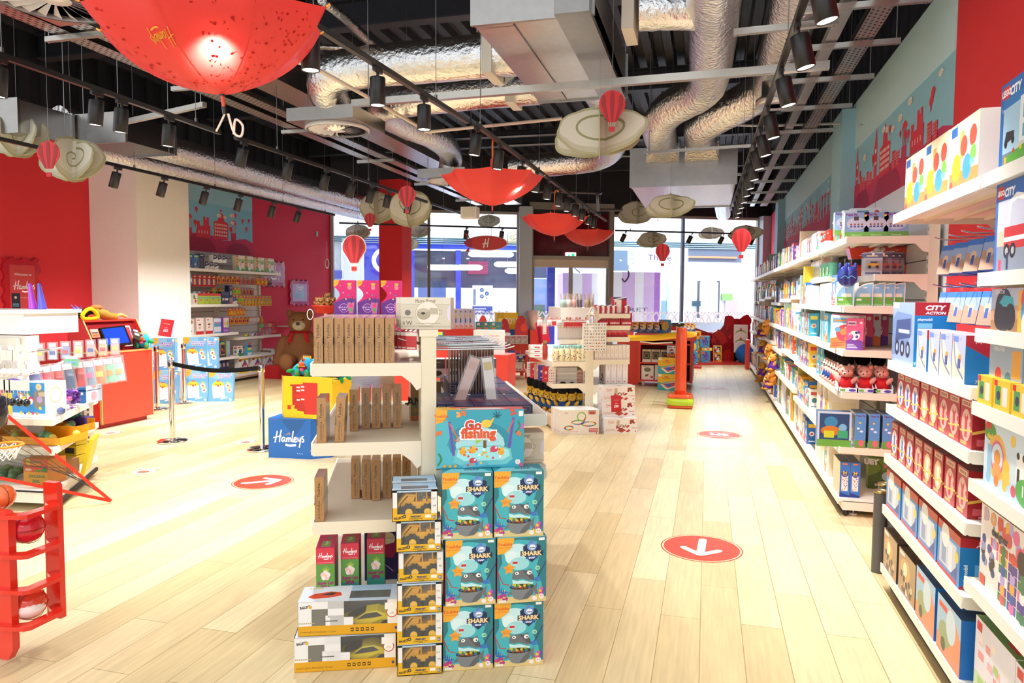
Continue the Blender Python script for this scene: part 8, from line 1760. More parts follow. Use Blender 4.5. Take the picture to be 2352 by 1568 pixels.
for i,c in enumerate(('f0f4f8','3ab89c','f0e04a','3a2c5c','d84a3a')):a.rect(.1,.05+.19*i,.8,.17,c)
tag(t.build('sequin_pad',at=p),'rainbow striped slanted pack on the low left shelf','pack')
LB.put('g4',.12,.05,.482,'cream toy box at the left of the rainbow pack')
def poster(name,label,px0,py0,px1,py1,c_frame,c_in,fn,lean=0):
 a_,c_=PX(px0,py0,XL+.03),PX(px1,py1,XL+.03);y0,y1,z0,z1=a_.y,c_.y,c_.z,a_.z
 t=thing(name,label,'poster',(XL+.02,(y0+y1)/2,z0));b=MB();pts=[];n_=7;am=.025
 def edge(p,q,nrm):
  L=math.hypot(q[0]-p[0],q[1]-p[1]);k_=max(int(L/.05),4)
  for i in range(k_):s_=i/k_;d=am*math.sin(2*PI*s_*max(int(L/.16),2));pts.append((p[0]+(q[0]-p[0])*s_+nrm[0]*d,p[1]+(q[1]-p[1])*s_+nrm[1]*d))
 edge((y0,z0),(y1,z0),(0,1));edge((y1,z0),(y1,z1),(1,0));edge((y1,z1),(y0,z1),(0,1));edge((y0,z1),(y0,z0),(1,0))
 b.prism(pts,(XL+.002,0,0),(0,1,0),(0,0,1),.035,c_frame,'gloss');b.build('wavy_frame',t)
 m_=.085;w,h=(y1-y0-2*m_),(z1-z0-2*m_);b=MB();b.box((XL+.037,y0+m_,z0+m_),(XL+.04,y1-m_,z1-m_),c_in,'card');fn(Art(b,(XL+.04,y0+m_,z0+m_),(0,1,0),(0,0,1),w,h));b.build('print',t)
def p1(a):
 r_=random.Random(1)
 for i in range(40):a.k=1;a.ell(r_.random(),r_.random(),.015,'d85a58')
 a.k=3;a.text('Welcome to',.52,.79,.035,'ffffff');a.script(.55,.5,a.w*.85,'ffffff',.24);a.text('The Finest Toy Shop in the World',.55,.26,.018,'f4e0dc',w=.7);a.rect(.04,0,.34,.36,'1f2638');a.ell(.2,.26,.05,'d8c0a8');a.rect(.08,.1,.24,.02,'6ab0c8');a.rect(.08,.06,.24,.015,'6ab0c8')
poster('framed_poster','wavy red framed poster reading Welcome to on the left red wall',6,592,94,722,'c01c28','cc4044',p1)
def p2(a):a.script(.5,.55,a.w*.8,'f8f0f8',.22);a.text('Edinburgh',.5,.2,.035,'f8f0f8')
poster('framed_poster','wavy framed lilac poster partly hidden by the left shelving',596,598,654,658,'b02a58','b878b0',p2)
def p3(a):a.script(.5,.82,a.w*.5,'ffffff',.2);a.ell(.3,.35,.13,'6ac0e8',.18);a.ell(.68,.35,.13,'8ac8e8',.18);a.ell(.3,.55,.08,'8ad0f0');a.ell(.68,.58,.08,'8ad0f0');a.rect(.4,.7,.2,.02,'ffffff')
poster('framed_poster','wavy framed lilac poster with two blue figures above the teddy',666,643,709,700,'b82450','b8a0d8',p3)
# ================================================================ CASH DESK
D=thing('cash_desk','red and plywood edged cash desk before the white pillar','cash desk',(-7.5,7.5,0));DC='d8372b';PLY='c8a058'
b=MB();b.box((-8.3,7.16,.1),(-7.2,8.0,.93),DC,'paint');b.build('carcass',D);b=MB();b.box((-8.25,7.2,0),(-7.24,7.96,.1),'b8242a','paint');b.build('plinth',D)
b=MB();b.box((-7.2,7.17,.06),(-7.17,8.0,.93),'dc4431','paint');b.box((-7.2,7.155,.06),(-7.17,7.17,.94),PLY,'matte');b.box((-7.2,8.0,.06),(-7.17,8.012,.94),PLY,'matte');b.build('front_panel',D)
b=MB();b.box((-7.9,7.14,.1),(-7.24,7.16,.93),'cc2c2a','paint');b.box((-7.265,7.12,.55),(-7.24,7.14,.72),'dc4431','paint');b.build('door',D)
b=MB();b.box((-8.3,7.13,.93),(-7.17,8.02,.955),DC,'paint');b.box((-7.185,7.13,.932),(-7.165,8.02,.953),PLY,'matte');b.box((-8.3,7.125,.932),(-7.17,7.135,.953),PLY,'matte');b.build('worktop',D)
prof=[(-7.68,.955),(-7.2,.955),(-7.4,1.34),(-7.52,1.345)]+[(-7.52-.11*math.sin(PI/2*i/5),1.345-.11*(1-math.cos(PI/2*i/5)))for i in range(1,6)]+[(-7.64,1.1)]
for y in(7.13,7.98):
 b=MB();b.prism(prof,(0,y+.02,0),(1,0,0),(0,0,1),.02,'cc2c2a','paint',PLY);b.build('hood_side',D)
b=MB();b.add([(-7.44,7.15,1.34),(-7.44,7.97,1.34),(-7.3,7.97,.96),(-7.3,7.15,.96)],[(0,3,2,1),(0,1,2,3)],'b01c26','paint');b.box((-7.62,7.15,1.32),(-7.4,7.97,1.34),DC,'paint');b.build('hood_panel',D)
b=MB();b.box((-8.25,6.6,.1),(-7.35,7.12,.72),'b8923f','matte');b.box((-8.27,6.58,.7),(-7.33,7.12,.73),'6a4034','paint');b.box((-7.36,7.0,.1),(-7.33,7.06,.7),'d8b060','matte');b.box((-7.35,7.0,.25),(-7.32,7.03,.4),DC,'paint');b.box((-8.2,6.62,0),(-7.4,7.1,.1),'b8242a','paint');b.build('side_cupboard',D)
t=thing('till_screen','black till touchscreen glowing blue inside the desk hood','till',(-7.26,7.5,.96));Rm=Matrix.Translation((-7.28,7.5,1.13))@Matrix.Rotation(-.42,4,'Y')@Matrix.Rotation(PI/2-.15,4,'Z')
b=MB();b.X=Rm;b.box((-.18,-.02,-.13),(.18,.02,.13),'17171a','gloss');b.build('screen_case',t);b=MB();b.X=Rm;b.box((-.155,-.0215,-.105),(.155,-.0205,.11),'1f3fae','lit');b.build('screen',t);b=MB();b.tube([(-7.32,7.5,1.1),(-7.36,7.5,1.0),(-7.33,7.5,.957)],.03,'17171a','gloss',8);b.build('stand',t)
t=thing('card_reader','black card reader on a post on the cash desk','card reader',(-7.24,7.78,.955));b=MB();b.cyl((-7.24,7.78,.955),(-7.24,7.78,.965),.06,'151517','gloss',16);b.cyl((-7.24,7.78,.96),(-7.24,7.78,1.13),.022,'1c1c1e','gloss',10);b.build('post',t)
b=MB();b.X=Matrix.Translation((-7.22,7.78,1.15))@Matrix.Rotation(.55,4,'Y')@Matrix.Rotation(PI/2-.6,4,'Z');b.box((-.04,-.1,-.02),(.04,.1,.02),'222226','gloss');b.box((-.03,.02,.02),(.03,.085,.022),'9a9aa8','gloss');b.box((-.03,-.08,.02),(.03,-.01,.022),'b8b8a0','gloss');b.build('terminal',t)
t=thing('photo_frame','white frame with a red notice inside the desk hood','frame',(-7.35,7.82,1.0));b=MB();b.X=Matrix.Translation((-7.36,7.78,1.12))@Matrix.Rotation(-.35,4,'Y')@Matrix.Rotation(PI/2,4,'Z');b.box((-.09,-.01,-.14),(.09,.01,.14),'e8e6e8','gloss');b.box((-.07,-.012,-.12),(.07,-.01,.12),'b82c36','card');b.build('frame',t)
for i in range(2):p=Vector((-7.3-.035*(1-i)*-1-.04,7.22,1.0+.14*(1-i)));b=MB();b.X=Matrix.Translation(p)@Matrix.Rotation(-.35,4,'Y');b.box((-.005,-.05,-.01),(.005,.07,.1),'b8947c','card');b.box((.005,-.04,0),(.007,.06,.03),'e0582c');b.box((.005,-.04,.04),(.007,.06,.06),'6a4a3c');b.box((.005,-.03,.07),(.007,.05,.09),'f0e4d8');tag(b.build('card_pack',at=p),'%s pack of printed cards hanging inside the desk hood'%['upper','lower'][i],'card pack','card packs in desk hood')
t=thing('hand_puppet','yellow mouthed puppet with blue tuft lying on the desk hood','puppet',(-7.48,7.28,1.345));b=MB();b.tube(smooth_path([(-7.42,7.14,1.4),(-7.4,7.18,1.46),(-7.4,7.25,1.485),(-7.41,7.33,1.45),(-7.42,7.38,1.38),(-7.42,7.28,1.365),(-7.42,7.18,1.362),(-7.42,7.14,1.4)],4),.024,'ecc81c','cloth',10);b.build('beak',t)
b=MB();b.ball((-7.5,7.26,1.42),(.09,.11,.07),'2c1c14','cloth',12,8);b.ball((-7.42,7.28,1.395),(.02,.05,.02),'d83a2c','cloth',10,6);b.build('mouth',t)
b=MB();b.tube(smooth_path([(-7.5,7.38,1.45),(-7.52,7.5,1.43),(-7.5,7.62,1.39),(-7.5,7.76,1.365)],4),[.06]*4+[.065]*4+[.05]*4+[.03],'b0883c','fur',12);b.ball((-7.5,7.44,1.5),(.05,.09,.035),'b86a3c','cloth',12,8);b.build('body',t)
b=MB();r=random.Random(3)
for i in range(26):a_=r.uniform(0,2*PI);b.tube([(-7.5,7.2,1.44),(-7.5+.06*math.cos(a_),7.17+.07*math.sin(a_)-.02,1.47+r.uniform(0,.07))],[.006,.001],'5a7ae0','cloth',4)
b.build('tuft',t)
b=MB();b.tube(smooth_path([(-7.5,7.72,1.36),(-7.48,7.8,1.4),(-7.48,7.9,1.37)],4),.02,'e8b060','cloth',8);tag(b.build('bracelet_roll',at=(-7.49,7.8,1.35)),'orange curl of cloth on the right end of the desk hood','cloth')
def monster(s=1.0):
 t=thing('monster_toy','x','soft toy',(0,0,0),'blue monster soft toys');B_='2a9ccc';G_='2a9a58'
 b=MB();b.ball((0,0,.1*s),(.085*s,.075*s,.1*s),B_,'cloth',18,12);b.build('round_body',t)
 b=MB();b.ball((0,-.045*s,.1*s),(.058*s,.04*s,.035*s),'7a1828','cloth',14,8);b.ball((0,-.072*s,.08*s),(.028*s,.02*s,.02*s),'e05a8c','cloth',10,6);b.build('mouth',t)
 b=MB()
 for k in range(5):b.box((-.04*s+.018*s*k,-.085*s,.108*s),(-.03*s+.018*s*k,-.078*s,.12*s),'f0d040','cloth')
 b.build('teeth',t)
 b=MB();b.ball((0,-.075*s,.135*s),(.034*s,.03*s,.022*s),'ee5c34','cloth',12,8);b.build('nose',t)
 b=MB();b.ball((0,-.045*s,.175*s),(.022*s,.018*s,.02*s),'e8602c','cloth',10,7);b.ball((0,-.062*s,.177*s),(.01*s,.006*s,.01*s),'101014','gloss',8,6);b.build('eye',t)
 for q in(-1,1):
  b=MB();b.ball((q*.1*s,-.02*s,.09*s),(.05*s,.02*s,.024*s),G_,'cloth',10,7,Matrix.Rotation(q*.4,3,'Y'));b.build('hand',t)
  b=MB();b.ball((q*.06*s,-.07*s,.035*s),(.032*s,.02*s,.045*s),G_,'cloth',10,7);b.ball((q*.06*s,-.09*s,.035*s),(.012*s,.004*s,.014*s),'c85a3c','cloth',8,5);b.build('foot',t)
 b=MB()
 for k in range(5):b.ball(((k-2)*.022*s,.01*s,.19*s),(.01*s,.01*s,.025*s),'f0a830','cloth',6,5)
 b.build('crest',t)
 return t
mo=monster(1.0);mo.location=(-7.24,7.92,.956);mo.rotation_euler=(0,0,.5);mo['label']='blue monster soft toy with green feet sitting on the cash desk'
def post(x,y,lab):
 t=thing('queue_post',lab,'barrier post',(x,y,0),'chrome queue posts');b=MB();b.lathe([(.16,0),(.165,.012),(.16,.02),(.13,.034),(.03,.045)],(x,y,0),'e8e6e2','chrome',32);b.build('base',t);b=MB();b.cyl((x,y,.03),(x,y,.86),.031,'e8e6e2','chrome',20);b.build('pole',t);b=MB();b.lathe([(.031,.84),(.037,.845),(.037,.915),(.03,.925),(0,.926)],(x,y,0),'c8c6c2','chrome',20);b.box((x-.012,y-.04,.86),(x+.012,y-.03,.91),'18181a','gloss');b.build('belt_head',t);return t
post(-5.82,6.78,'chrome queue post standing before the easel boxes');post(-4.6,6.7,'chrome queue post beside the blue display cube');post(-7.68,8.66,'chrome queue post right behind the cash desk');post(-7.75,9.3,'chrome queue post farthest back beside the pillar')
b=MB();pts=[(-5.82+1.22*k/12+.037*(1-2*k/12),6.78-.08*k/12,.885-.05*math.sin(PI*k/12)*1.0)for k in range(13)];vs=[]
for p in pts:vs+=[(p[0],p[1],p[2]-.024),(p[0],p[1],p[2]+.024)]
b.add(vs,[(2*i,2*i+2,2*i+3,2*i+1)for i in range(12)],'1c1c1e','cloth');b.add([(v[0],v[1]+.002,v[2])for v in vs],[(2*i+1,2*i+3,2*i+2,2*i)for i in range(12)],'1c1c1e','cloth');tag(b.build('queue_belt',at=(-5.2,6.75,.86)),'black belt stretched between the two front chrome posts','barrier belt')
# easel boxes leaning on the pillar
for i,(x,y,z,rz)in enumerate(((-7.72,9.5,.0,.32),(-7.35,9.62,0,.35),(-7.85,9.68,.5,.25),(-8.02,9.18,0,.25),(-8.12,9.3,.5,.2),(-7.7,9.74,.5,.28))):
 o=put('chick',(x,y,z),rz,'blue chick table top easel box, %s'%['front one leaning at lower centre','lower right with the bottom corner out','upper one beside the red price card','lower left in the stack','upper left in the stack','upper right in the stack'][i],'blue easel boxes',rx=-.16 if z==0 else 0)
for i in range(4):put('chick',(-8.32+.0*i,9.02+.16*(i%2),.0 if i<2 else.5),1.1,'blue easel box edge on at the left of the stack, %s'%['lower front','lower rear','upper front','upper rear'][i],'blue easel boxes edge on')
p=Vector((-8.2,9.42,1.02));b=MB();b.X=Matrix.Translation(p)@Matrix.Rotation(.15,4,'Z')@Matrix.Rotation(-.2,4,'X')@Matrix.Rotation(.12,4,'Y');b.box((-.11,0,0),(.11,.004,.27),'cf2c36');a=Art(b,(-.11,0,0),(1,0,0),(0,0,1),.22,.27);a.text('Chick Easel',.5,.74,.016,'f8ece8');a.text('NOW',.5,.5,.014,'f8ece8');a.text('£15',.5,.34,.035,'ffffff',bold=.05);b.prism([(0,0),(.1,0),(0,.27)],(.11,0,0),(0,1,0),(0,0,1),.003,'b8c8e0');tag(b.build('price_card',at=p),'red price card reading £15 standing on the easel boxes','price sign')
b=MB();b.X=Matrix.Translation((-4.05,6.42,0))@Matrix.Rotation(.1,4,'Z');A=Art(b,(-.27,0,0),(1,0,0),(0,0,1),.46,.4)
pl=[(-.27,0),(.19,0),(.36,.12),(.36,.5),(-.27,.46)];b.prism(pl,(0,0,0),(1,0,0),(0,1,0),.41,'1c68bc','card');A.poly([(.3,1),(.9,1),(.62,.55)],'185a9e');A.script(.48,.5,.33,'ffffff',.26,stars='d8903a');A.poly([(0,.99),(.1,1),(.25,.99),(.2,1)],'d84a4a')
for i in range(3):A.line([(.68+.05*i,.14),(.71+.05*i,.12)],.004,'ffffff',False)
tag(b.build('display_cube',at=(-4.05,6.5,0)),'blue display block lettered with the shop name behind the queue post','display cube')
t=thing('yellow_bin','yellow display bin with a red castle on the blue block','display cube',(-3.98,6.5,.412));b=MB();x0,x1=-4.22,-3.62;y0=6.46;Yb='f0c81c';z0,z1=.412,.84
b.prism([(x0+.04,y0),(x1,y0),(x1,y0+.4),(x0-.03,y0+.36),(x0-.03,y0+.08)],(0,0,z0),(1,0,0),(0,1,0),z1-z0-.04,Yb,'card');b.box((x0+.04,y0-.001,z1-.06),(x1,y0+.012,z1),Yb,'card');b.add([(x0+.04,y0,z1-.06),(x0-.03,y0+.08,z1-.06),(x0-.03,y0+.08,z1),(x0+.04,y0,z1)],[(0,3,2,1),(0,1,2,3)],'e0b818','card')
a=Art(b,(x0+.04,y0,z0),(1,0,0),(0,0,1),.56,z1-z0)
a.poly([(.18,.32),(.18,.76),(.14,.76),(.14,.8),(.4,.82),(.4,.86),(.62,.9),(.62,.1),(.42,.1),(.42,.16),(.28,.18),(.28,.22),(.22,.22),(.22,.28),(.24,.3)],'b82c28');a.poly([(.32,.8),(.4,.82),(.4,.86),(.62,.9),(.7,1),(.7,.1),(.45,.1),(.45,.3),(.42,.32),(.42,.4),(.36,.42),(.36,.48),(.24,.5),(.24,.55),(.32,.58)],'cc342c');a.rect(.08,.2,.07,.1,'c8302c');a.line([(.12,.29),(.26,.32)],.004,'c8302c',False)
for x_,y_ in((.27,.72),(.36,.74),(.27,.64),(.36,.66),(.27,.42),(.36,.44)):a.rect(x_,y_,.07,.035,'f4e8e4')
b.build('bin_body',t)
for i,(x,y,z,rz,s)in enumerate(((-3.97,6.56,.83,-.15,1),(-4.13,6.62,.79,.9,1),(-3.78,6.6,.79,-.6,1),(-4.08,6.74,.86,2.2,1),(-3.86,6.76,.9,1.2,1),(-3.7,6.7,.82,.3,1),(-4.12,6.56,.76,2.8,1),(-3.95,6.8,.95,3.0,1))):
 dup(mo,(x,y,z),([0,.5,.4,.9,-.6,.5,1.2,.8][i],[0,.3,-.4,.6,.2,.5,.9,-.7][i],rz),'blue monster soft toy, %s'%['laughing front one in the yellow bin','tipped at the left in the bin','half sunk right of the laughing one','lying back at upper left','highest at the rear right','at the far right of the bin','face down at the front left corner','topmost at the back of the bin'][i],'monster toys in the yellow bin');
def smat():
 pass
t=thing('giant_teddy','giant brown teddy bear with red bow sitting on a red block','soft toy',(-7.9,13.0,.3));c=Vector((PY(690,800,13.05).x,13.05,.27));b=MB();Rz=Matrix.Rotation(.35,3,'Z')
def bl(p,r_,rot=None):b.ball(c+Rz@Vector(p),r_,'a5714c','fur_brown',20,14,Rz@(rot or Matrix.Identity(3)))
bl((0,.1,.38),(.33,.28,.38));bl((0,.05,.2),(.36,.3,.24));bl((0,-.02,.86),(.25,.23,.22));bl((0,.05,.68),(.2,.18,.15));bl((-.2,.02,1.04),(.085,.05,.085));bl((.2,.02,1.04),(.085,.05,.085))
bl((-.36,-.08,.32),(.12,.12,.28),Matrix.Rotation(.25,3,'Y'));bl((-.4,-.16,.08),(.12,.13,.15));bl((.38,-.06,.42),(.24,.12,.12),Matrix.Rotation(.5,3,'Y'));bl((.55,-.12,.26),(.12,.12,.12));bl((-.16,-.32,.1),(.15,.32,.15));bl((.2,-.32,.1),(.15,.32,.15));bl((-.16,-.6,.1),(.14,.1,.17));bl((.22,-.6,.1),(.14,.1,.17))
o=b.build('body',t);rm=o.modifiers.new('fuse','REMESH');rm.mode='VOXEL';rm.voxel_size=.022;rm.use_smooth_shade=True;sm=o.modifiers.new('soft','SMOOTH');sm.iterations=4
b=MB();bb=b;b.ball(c+Rz@Vector((0.02,-.23,.8)),(.13,.09,.1),'ecdcb4','fur',16,10,Rz);b.build('muzzle',t);b=MB();b.ball(c+Rz@Vector((.02,-.32,.84)),(.045,.03,.035),'5a4034','gloss',12,8);b.build('nose',t)
for q in(-.09,.11):b=MB();b.ball(c+Rz@Vector((q,-.225,.92)),.016,'1c1412','gloss',10,7);b.build('eye',t)
b=MB();b.tube([c+Rz@Vector((.2*math.cos(a_),.03+.19*math.sin(a_),.66))for a_ in[2*PI*k/16 for k in range(17)]],.022,'c01c28','cloth',8,False);b.build('neck_ribbon',t)
for q in(-1,1):b=MB();b.prism([(0,0),(q*.06,-.02),(q*.12,-.2),(q*.05,-.21)],c+Rz@Vector((q*.1,-.17,.66)),Rz@Vector((1,0,0)),(0,0,1),.012,'d42430','cloth');b.build('ribbon_end',t)
b=MB();b.box((-8.6,12.6,0),(-7.3,13.5,.27),'c8202c','paint');tag(b.build('red_block',at=(-8.0,13,0)),'dark red block the giant teddy sits on','plinth')
b=MB();b.box((XL,14.05,.98),(XL+.5,14.75,1.0),'f4f2f0','paint');tag(b.build('wall_shelf',at=(XL+.2,14.4,.98)),'thin white shelf on the red wall behind the teddy head','shelf')
b=MB();p=PX(732,741,XL+.02);b.box((XL,p.y-.1,p.z-.09),(XL+.05,p.y+.1,p.z+.1),'e4e2e2','gloss');b.box((XL,p.y+.14,p.z-.07),(XL+.04,p.y+.24,p.z+.08),'b8b8bc','gloss');tag(b.build('control_panel',at=p),'white and grey control boxes low on the red wall right of the teddy','control box')
t=thing('teddy_stand','red tray stand heaped with small teddies beside the left window','stand',(-6.3,11.5,0));q=PY(748,706,11.5);b=MB();b.lathe([(.18,0),(.24,.12),(.25,.12),(.25,.14),(.22,.14)],q-Vector((0,0,.1)),'dc3a2a','paint',20);b.build('tray',t);b=MB();b.cyl((q.x,q.y,0),(q.x,q.y,q.z-.1),.03,'f0ece8','paint',12);b.build('column',t);b=MB();b.lathe([(.22,0),(.22,.02),(.03,.03)],(q.x,q.y,0),'dc3a2a','paint',20);b.build('foot',t)
tb=plush('soft_toy','x','c8965c',None,None,1.0,'f0dcb8');r=random.Random(6)
for i in range(11):a_=2*PI*i/8;k=.14 if i<8 else.05;pplace(tb,'tb',(q.x+k*math.cos(a_),q.y+k*math.sin(a_),q.z+.01+(.08 if i>7 else 0)),r.uniform(-1,1),'small tan teddy heaped on the red tray, %s round the rim'%ORD[i]if i<8 else 'small tan teddy on top of the heap, %s'%ORD[i-8],'small tan teddies on the red tray')
b=MB();p=q+Vector((-.18,-.22,-.12));b.tube([p+Vector((.06*math.cos(x_),0,.09*math.sin(x_)))for x_ in[2*PI*k/16 for k in range(17)]],.008,'f4f2f0','gloss',6,False);tag(b.build('hanging_loop',at=p),'white loop hanging from the red teddy tray','ring')
# ================================================================ LEFT FRONT DISPLAY
LD=thing('angled_display','white angled shelving end with hanging goods at the left edge','shelving unit',(-5.5,4.6,0))
P1,P2,P0=Vector((-4.77,4.3,0)),Vector((-5.4,5.3,0)),Vector((-6.9,4.0,0));P3=Vector((-6.7,5.9,0))
def ldpoly(e=0):return[(P0.x,P0.y-e),(P1.x+e,P1.y-e),(P2.x+e*.5,P2.y+e),(P3.x,P3.y)]
b=MB();b.prism(ldpoly(),(0,0,.06),(1,0,0),(0,1,0),.1,'efe8da','paint');b.prism([(p[0],p[1])for p in ldpoly(.015)],(0,0,.14),(1,0,0),(0,1,0),.035,WHT,'paint');b.build('base_deck',LD)
b=MB();b.beam((P1.x+.012,P1.y-.012,.06),(P2.x+.012,P2.y,.06),.02,.03,'2a2622','matte');b.beam((P0.x,P0.y-.02,.155),(P1.x+.01,P1.y-.018,.155),.01,.012,'2a2622','matte');b.build('black_edge',LD)
for q in((-4.9,4.36),(-5.45,5.2)):b=MB();b.cyl((q[0],q[1],0),(q[0],q[1],.012),.03,'f2f0ec','gloss',12);b.cyl((q[0],q[1],.01),(q[0],q[1],.07),.009,'c8c8c8','metal',8);b.build('foot',LD)
for z,e in((.71,.02),(.485,.02)):
 b=MB();b.prism(ldpoly(e),(0,0,z-.025),(1,0,0),(0,1,0),.025,'ece6dc','paint');b.beam((P0.x,P0.y-.02,z-.02),(P1.x+.02,P1.y-.02,z-.02),.008,.05,'ece2cc','paint');b.beam((P1.x+.02,P1.y-.02,z-.018),(P2.x+.02,P2.y+.02,z-.018),.012,.05,WHT,'paint');b.build('shelf',LD)
b=MB();b.box((-5.47,5.2,.05),(-5.41,5.3,.78),'f0ece4','paint')
for k in range(16):b.box((-5.41,5.23,.1+.042*k),(-5.409,5.25,.12+.042*k),'5a544a','matte')
b.build('upright',LD)
b=MB();b.box((-6.6,4.6,.2),(-5.35,4.72,1.32),'e8e2d8','paint');b.box((-5.62,4.56,.75),(-5.4,4.62,1.3),'ded6c6','paint');b.build('spine',LD)
b=MB();b.box((-6.6,4.58,1.33),(-5.34,5.1,1.5),'f4f0ea','paint');b.box((-6.62,4.56,1.5),(-5.32,5.12,1.53),'f8f5f0','paint');b.build('header_box',LD)
put('baby',(-5.02,4.32,.712),.06,'blue BABY SHARK plush box with a cut out window');
for j in range(2):b=MB();p=Vector((-5.38,5.0,.712+.11*j));b.X=Matrix.Translation(p)@Matrix.Rotation(.15,4,'Z');w,d,h=.36,.2,.105;b.box((-w/2,0,0),(w/2,.004,h),'2468b0');b.box((-w/2,d,0),(w/2,d+.004,h),'1c508c');b.box((-w/2,0,0),(-w/2+.004,d,h),'2468b0');b.box((w/2-.004,0,0),(w/2,d,h),'b4c4dc');b.box((-w/2,0,0),(w/2,d,.006),'1c508c');a_blueo(Art(b,(-w/2,0,0),(1,0,0),(0,0,1),w,h),Art(b,(w/2,0,0),(0,1,0),(0,0,1),d,h),Art(b,(-w/2,d,0),(0,-1,0),(0,0,1),d,h),None);tag(b.build('display_tray',at=p),'%s blue open counter box at the right of the left display'%['lower','upper'][j],'display tray','blue counter boxes')
b=MB();b.tube([(-5.3,5.1,.9),(-5.22,5.08,.96),(-5.16,5.06,1.03)],[.03,.03,.034],'c84ad8','gloss',12);tag(b.build('purple_tube',at=(-5.25,5.08,.92)),'purple plastic tube sticking out of the upper blue box','toy')
for i,(x,y,z,c_)in enumerate(((-5.12,4.78,.712,('5a2c9c','8a4ac0')),(-5.22,4.88,.712,('4a2a8c','a86ad0')),(-5.02,4.62,.712,('7a3ab0','d84a8c')))):
 p=Vector((x,y,z));b=MB();r=random.Random(i)
 for k in range(26):b.ball(p+Vector((r.uniform(-.05,.05),r.uniform(-.05,.05),.02+r.uniform(0,.11))),r.uniform(.012,.022),c_[k%2],'gloss',7,5)
 tag(b.build('crinkle_toy',at=p),'purple shiny crinkled toy, %s on the left display shelf'%['middle','rear','front'][i],'toy','purple crinkled toys')
p=Vector((-4.99,4.52,.712));t=thing('rainbow_spring','rainbow striped plastic spring on the left display shelf','toy',p);b=MB()
for k in range(22):a_=PI*k/21;b.lathe([(.035,-.003),(.045,-.003),(.045,.003),(.035,.003)],p+Vector((.05*math.cos(a_),0,.05+.07*math.sin(a_))),['e03c3c','f08a2c','f4d83a','4ab04a','3a78d0','7a3ab0'][int(k/3.7)%6],'gloss',14,axis=(-math.sin(a_),0,math.cos(a_)))
b.build('coils',t)
p=Vector((-4.85,4.44,.712));b=MB();b.box(p+Vector((-.03,-.03,0)),p+Vector((.04,.06,.13)),'b8c0d8','film');b.ball(p+Vector((.01,0,.04)),.03,'2a4a8c','gloss',10,7);b.box(p+Vector((-.02,0,.06)),p+Vector((.07,.02,.09)),'e4e0d8','card');tag(b.build('window_pack',at=p),'small window pack with a blue toy right of the blue plush box','pack')
for i,(c0,w_,x,y)in enumerate((('f0a81c',.5,-5.06,4.36),('f0a81c',.26,-5.24,4.74),('e89c18',.5,-5.6,4.28))):
 p=Vector((x,y,.487));t=thing('ball_tray','orange tray of squishy clear balls, %s'%['front right','rear right','left'][i],'display tray',p,'orange ball trays');b=MB();w,d,h=w_,.3,.06;b.X=Matrix.Translation(p)@Matrix.Rotation(.12,4,'Z');b.box((-w/2,0,0),(w/2,.004,h),c0);b.box((-w/2,d,0),(w/2,d+.004,h*1.6),c0);b.box((-w/2,0,0),(-w/2+.004,d,h),c0);b.box((w/2-.004,0,0),(w/2,d,h),c0);b.box((-w/2,0,0),(w/2,d,.004),c0);a=Art(b,(-w/2,0,0),(1,0,0),(0,0,1),w,h);a.text('SQUISHY MESH BALL',.55,.5,.016,'d8782c',w=.5);b.build('tray',t)
 for k in range(int(w_*26)):px_,py_=-w/2+.05+(w-.1)*((k*.618)%1),.04+.22*((k*.37)%1);o=MB();q=p+Vector((px_,py_,.05));o.ball(q,.032,['a8b84a','5a9a6c','7ab0a8','c8b84a','4a8a5c'][k%5],'gloss',10,7);tag(o.build('squishy_ball',at=q),'squishy ball, %s kind, %s in the %s orange tray'%(['olive','green','teal','mustard','deep green'][k%5],ORD[k],['front right','rear right','left'][i]),'ball','squishy balls')
p=Vector((-5.16,4.5,.55));b=MB();b.box(p+Vector((-.09,0,0)),p+Vector((.06,.02,.1)),'a8a09c','card');tag(b.build('grey_card',at=p),'grey folded card lying across the squishy balls','card')
for j in range(2):put('dino',(-5.02+.0*j,4.36,.176+(.0 if j==0 else.201)),.1,'orange dinosaur egg display box, %s'%['lower','upper'][j],'dinosaur egg boxes')if j==0 else None
p=Vector((-5.04,4.82,.176));b=MB();b.X=Matrix.Translation(p)@Matrix.Rotation(-.95,4,'Z')@Matrix.Rotation(-.25,4,'X');w,h=.28,.3
for k in range(1):A=fbox(b,w,h,.03,'6a78c0','e0d020','e0d020');A[0].ell(.3,.45,.14,'f0f0f4',.32);A[0].ell(.75,.5,.14,'f0f0f4',.32)
for k,c_ in enumerate(('3ad84a','e8e83a','f08a2c','e83a8c')):
 for q in(.24,.69):A[0].rect(q+.035*k,.25,.025,.42,c_)
A[0].ell(.3,.85,.12,'e8dcf0',.06);A[0].ell(.72,.85,.12,'e8dcf0',.06);tag(b.build('sand_kit',at=p),'blue and yellow coloured stick craft box leaning on the left display','box')
for i in range(3):p=Vector((-5.4,4.98,.176+.085*i));b=MB();b.box(p+Vector((-.1,0,0)),p+Vector((.12,.12,.08)),'e0c81c','card');b.box(p+Vector((.0,-.001,.01)),p+Vector((.1,0,.06)),'2a2a2c','card');tag(b.build('yellow_pack',at=p),'yellow and black pack, %s of three under the middle shelf'%['bottom','middle','top'][i],'pack','yellow and black packs')
p=Vector((-5.36,5.02,.487));b=MB();b.box(p+Vector((-.1,0,0)),p+Vector((.14,.1,.1)),'4a3490','card');b.ball(p+Vector((-.02,.03,.12)),(.08,.05,.05),'3a8a7c','gloss',12,8,lump=.2,seed=2);tag(b.build('gift_box',at=p),'violet box with a green crinkled toy at the right of the tray shelf','box')
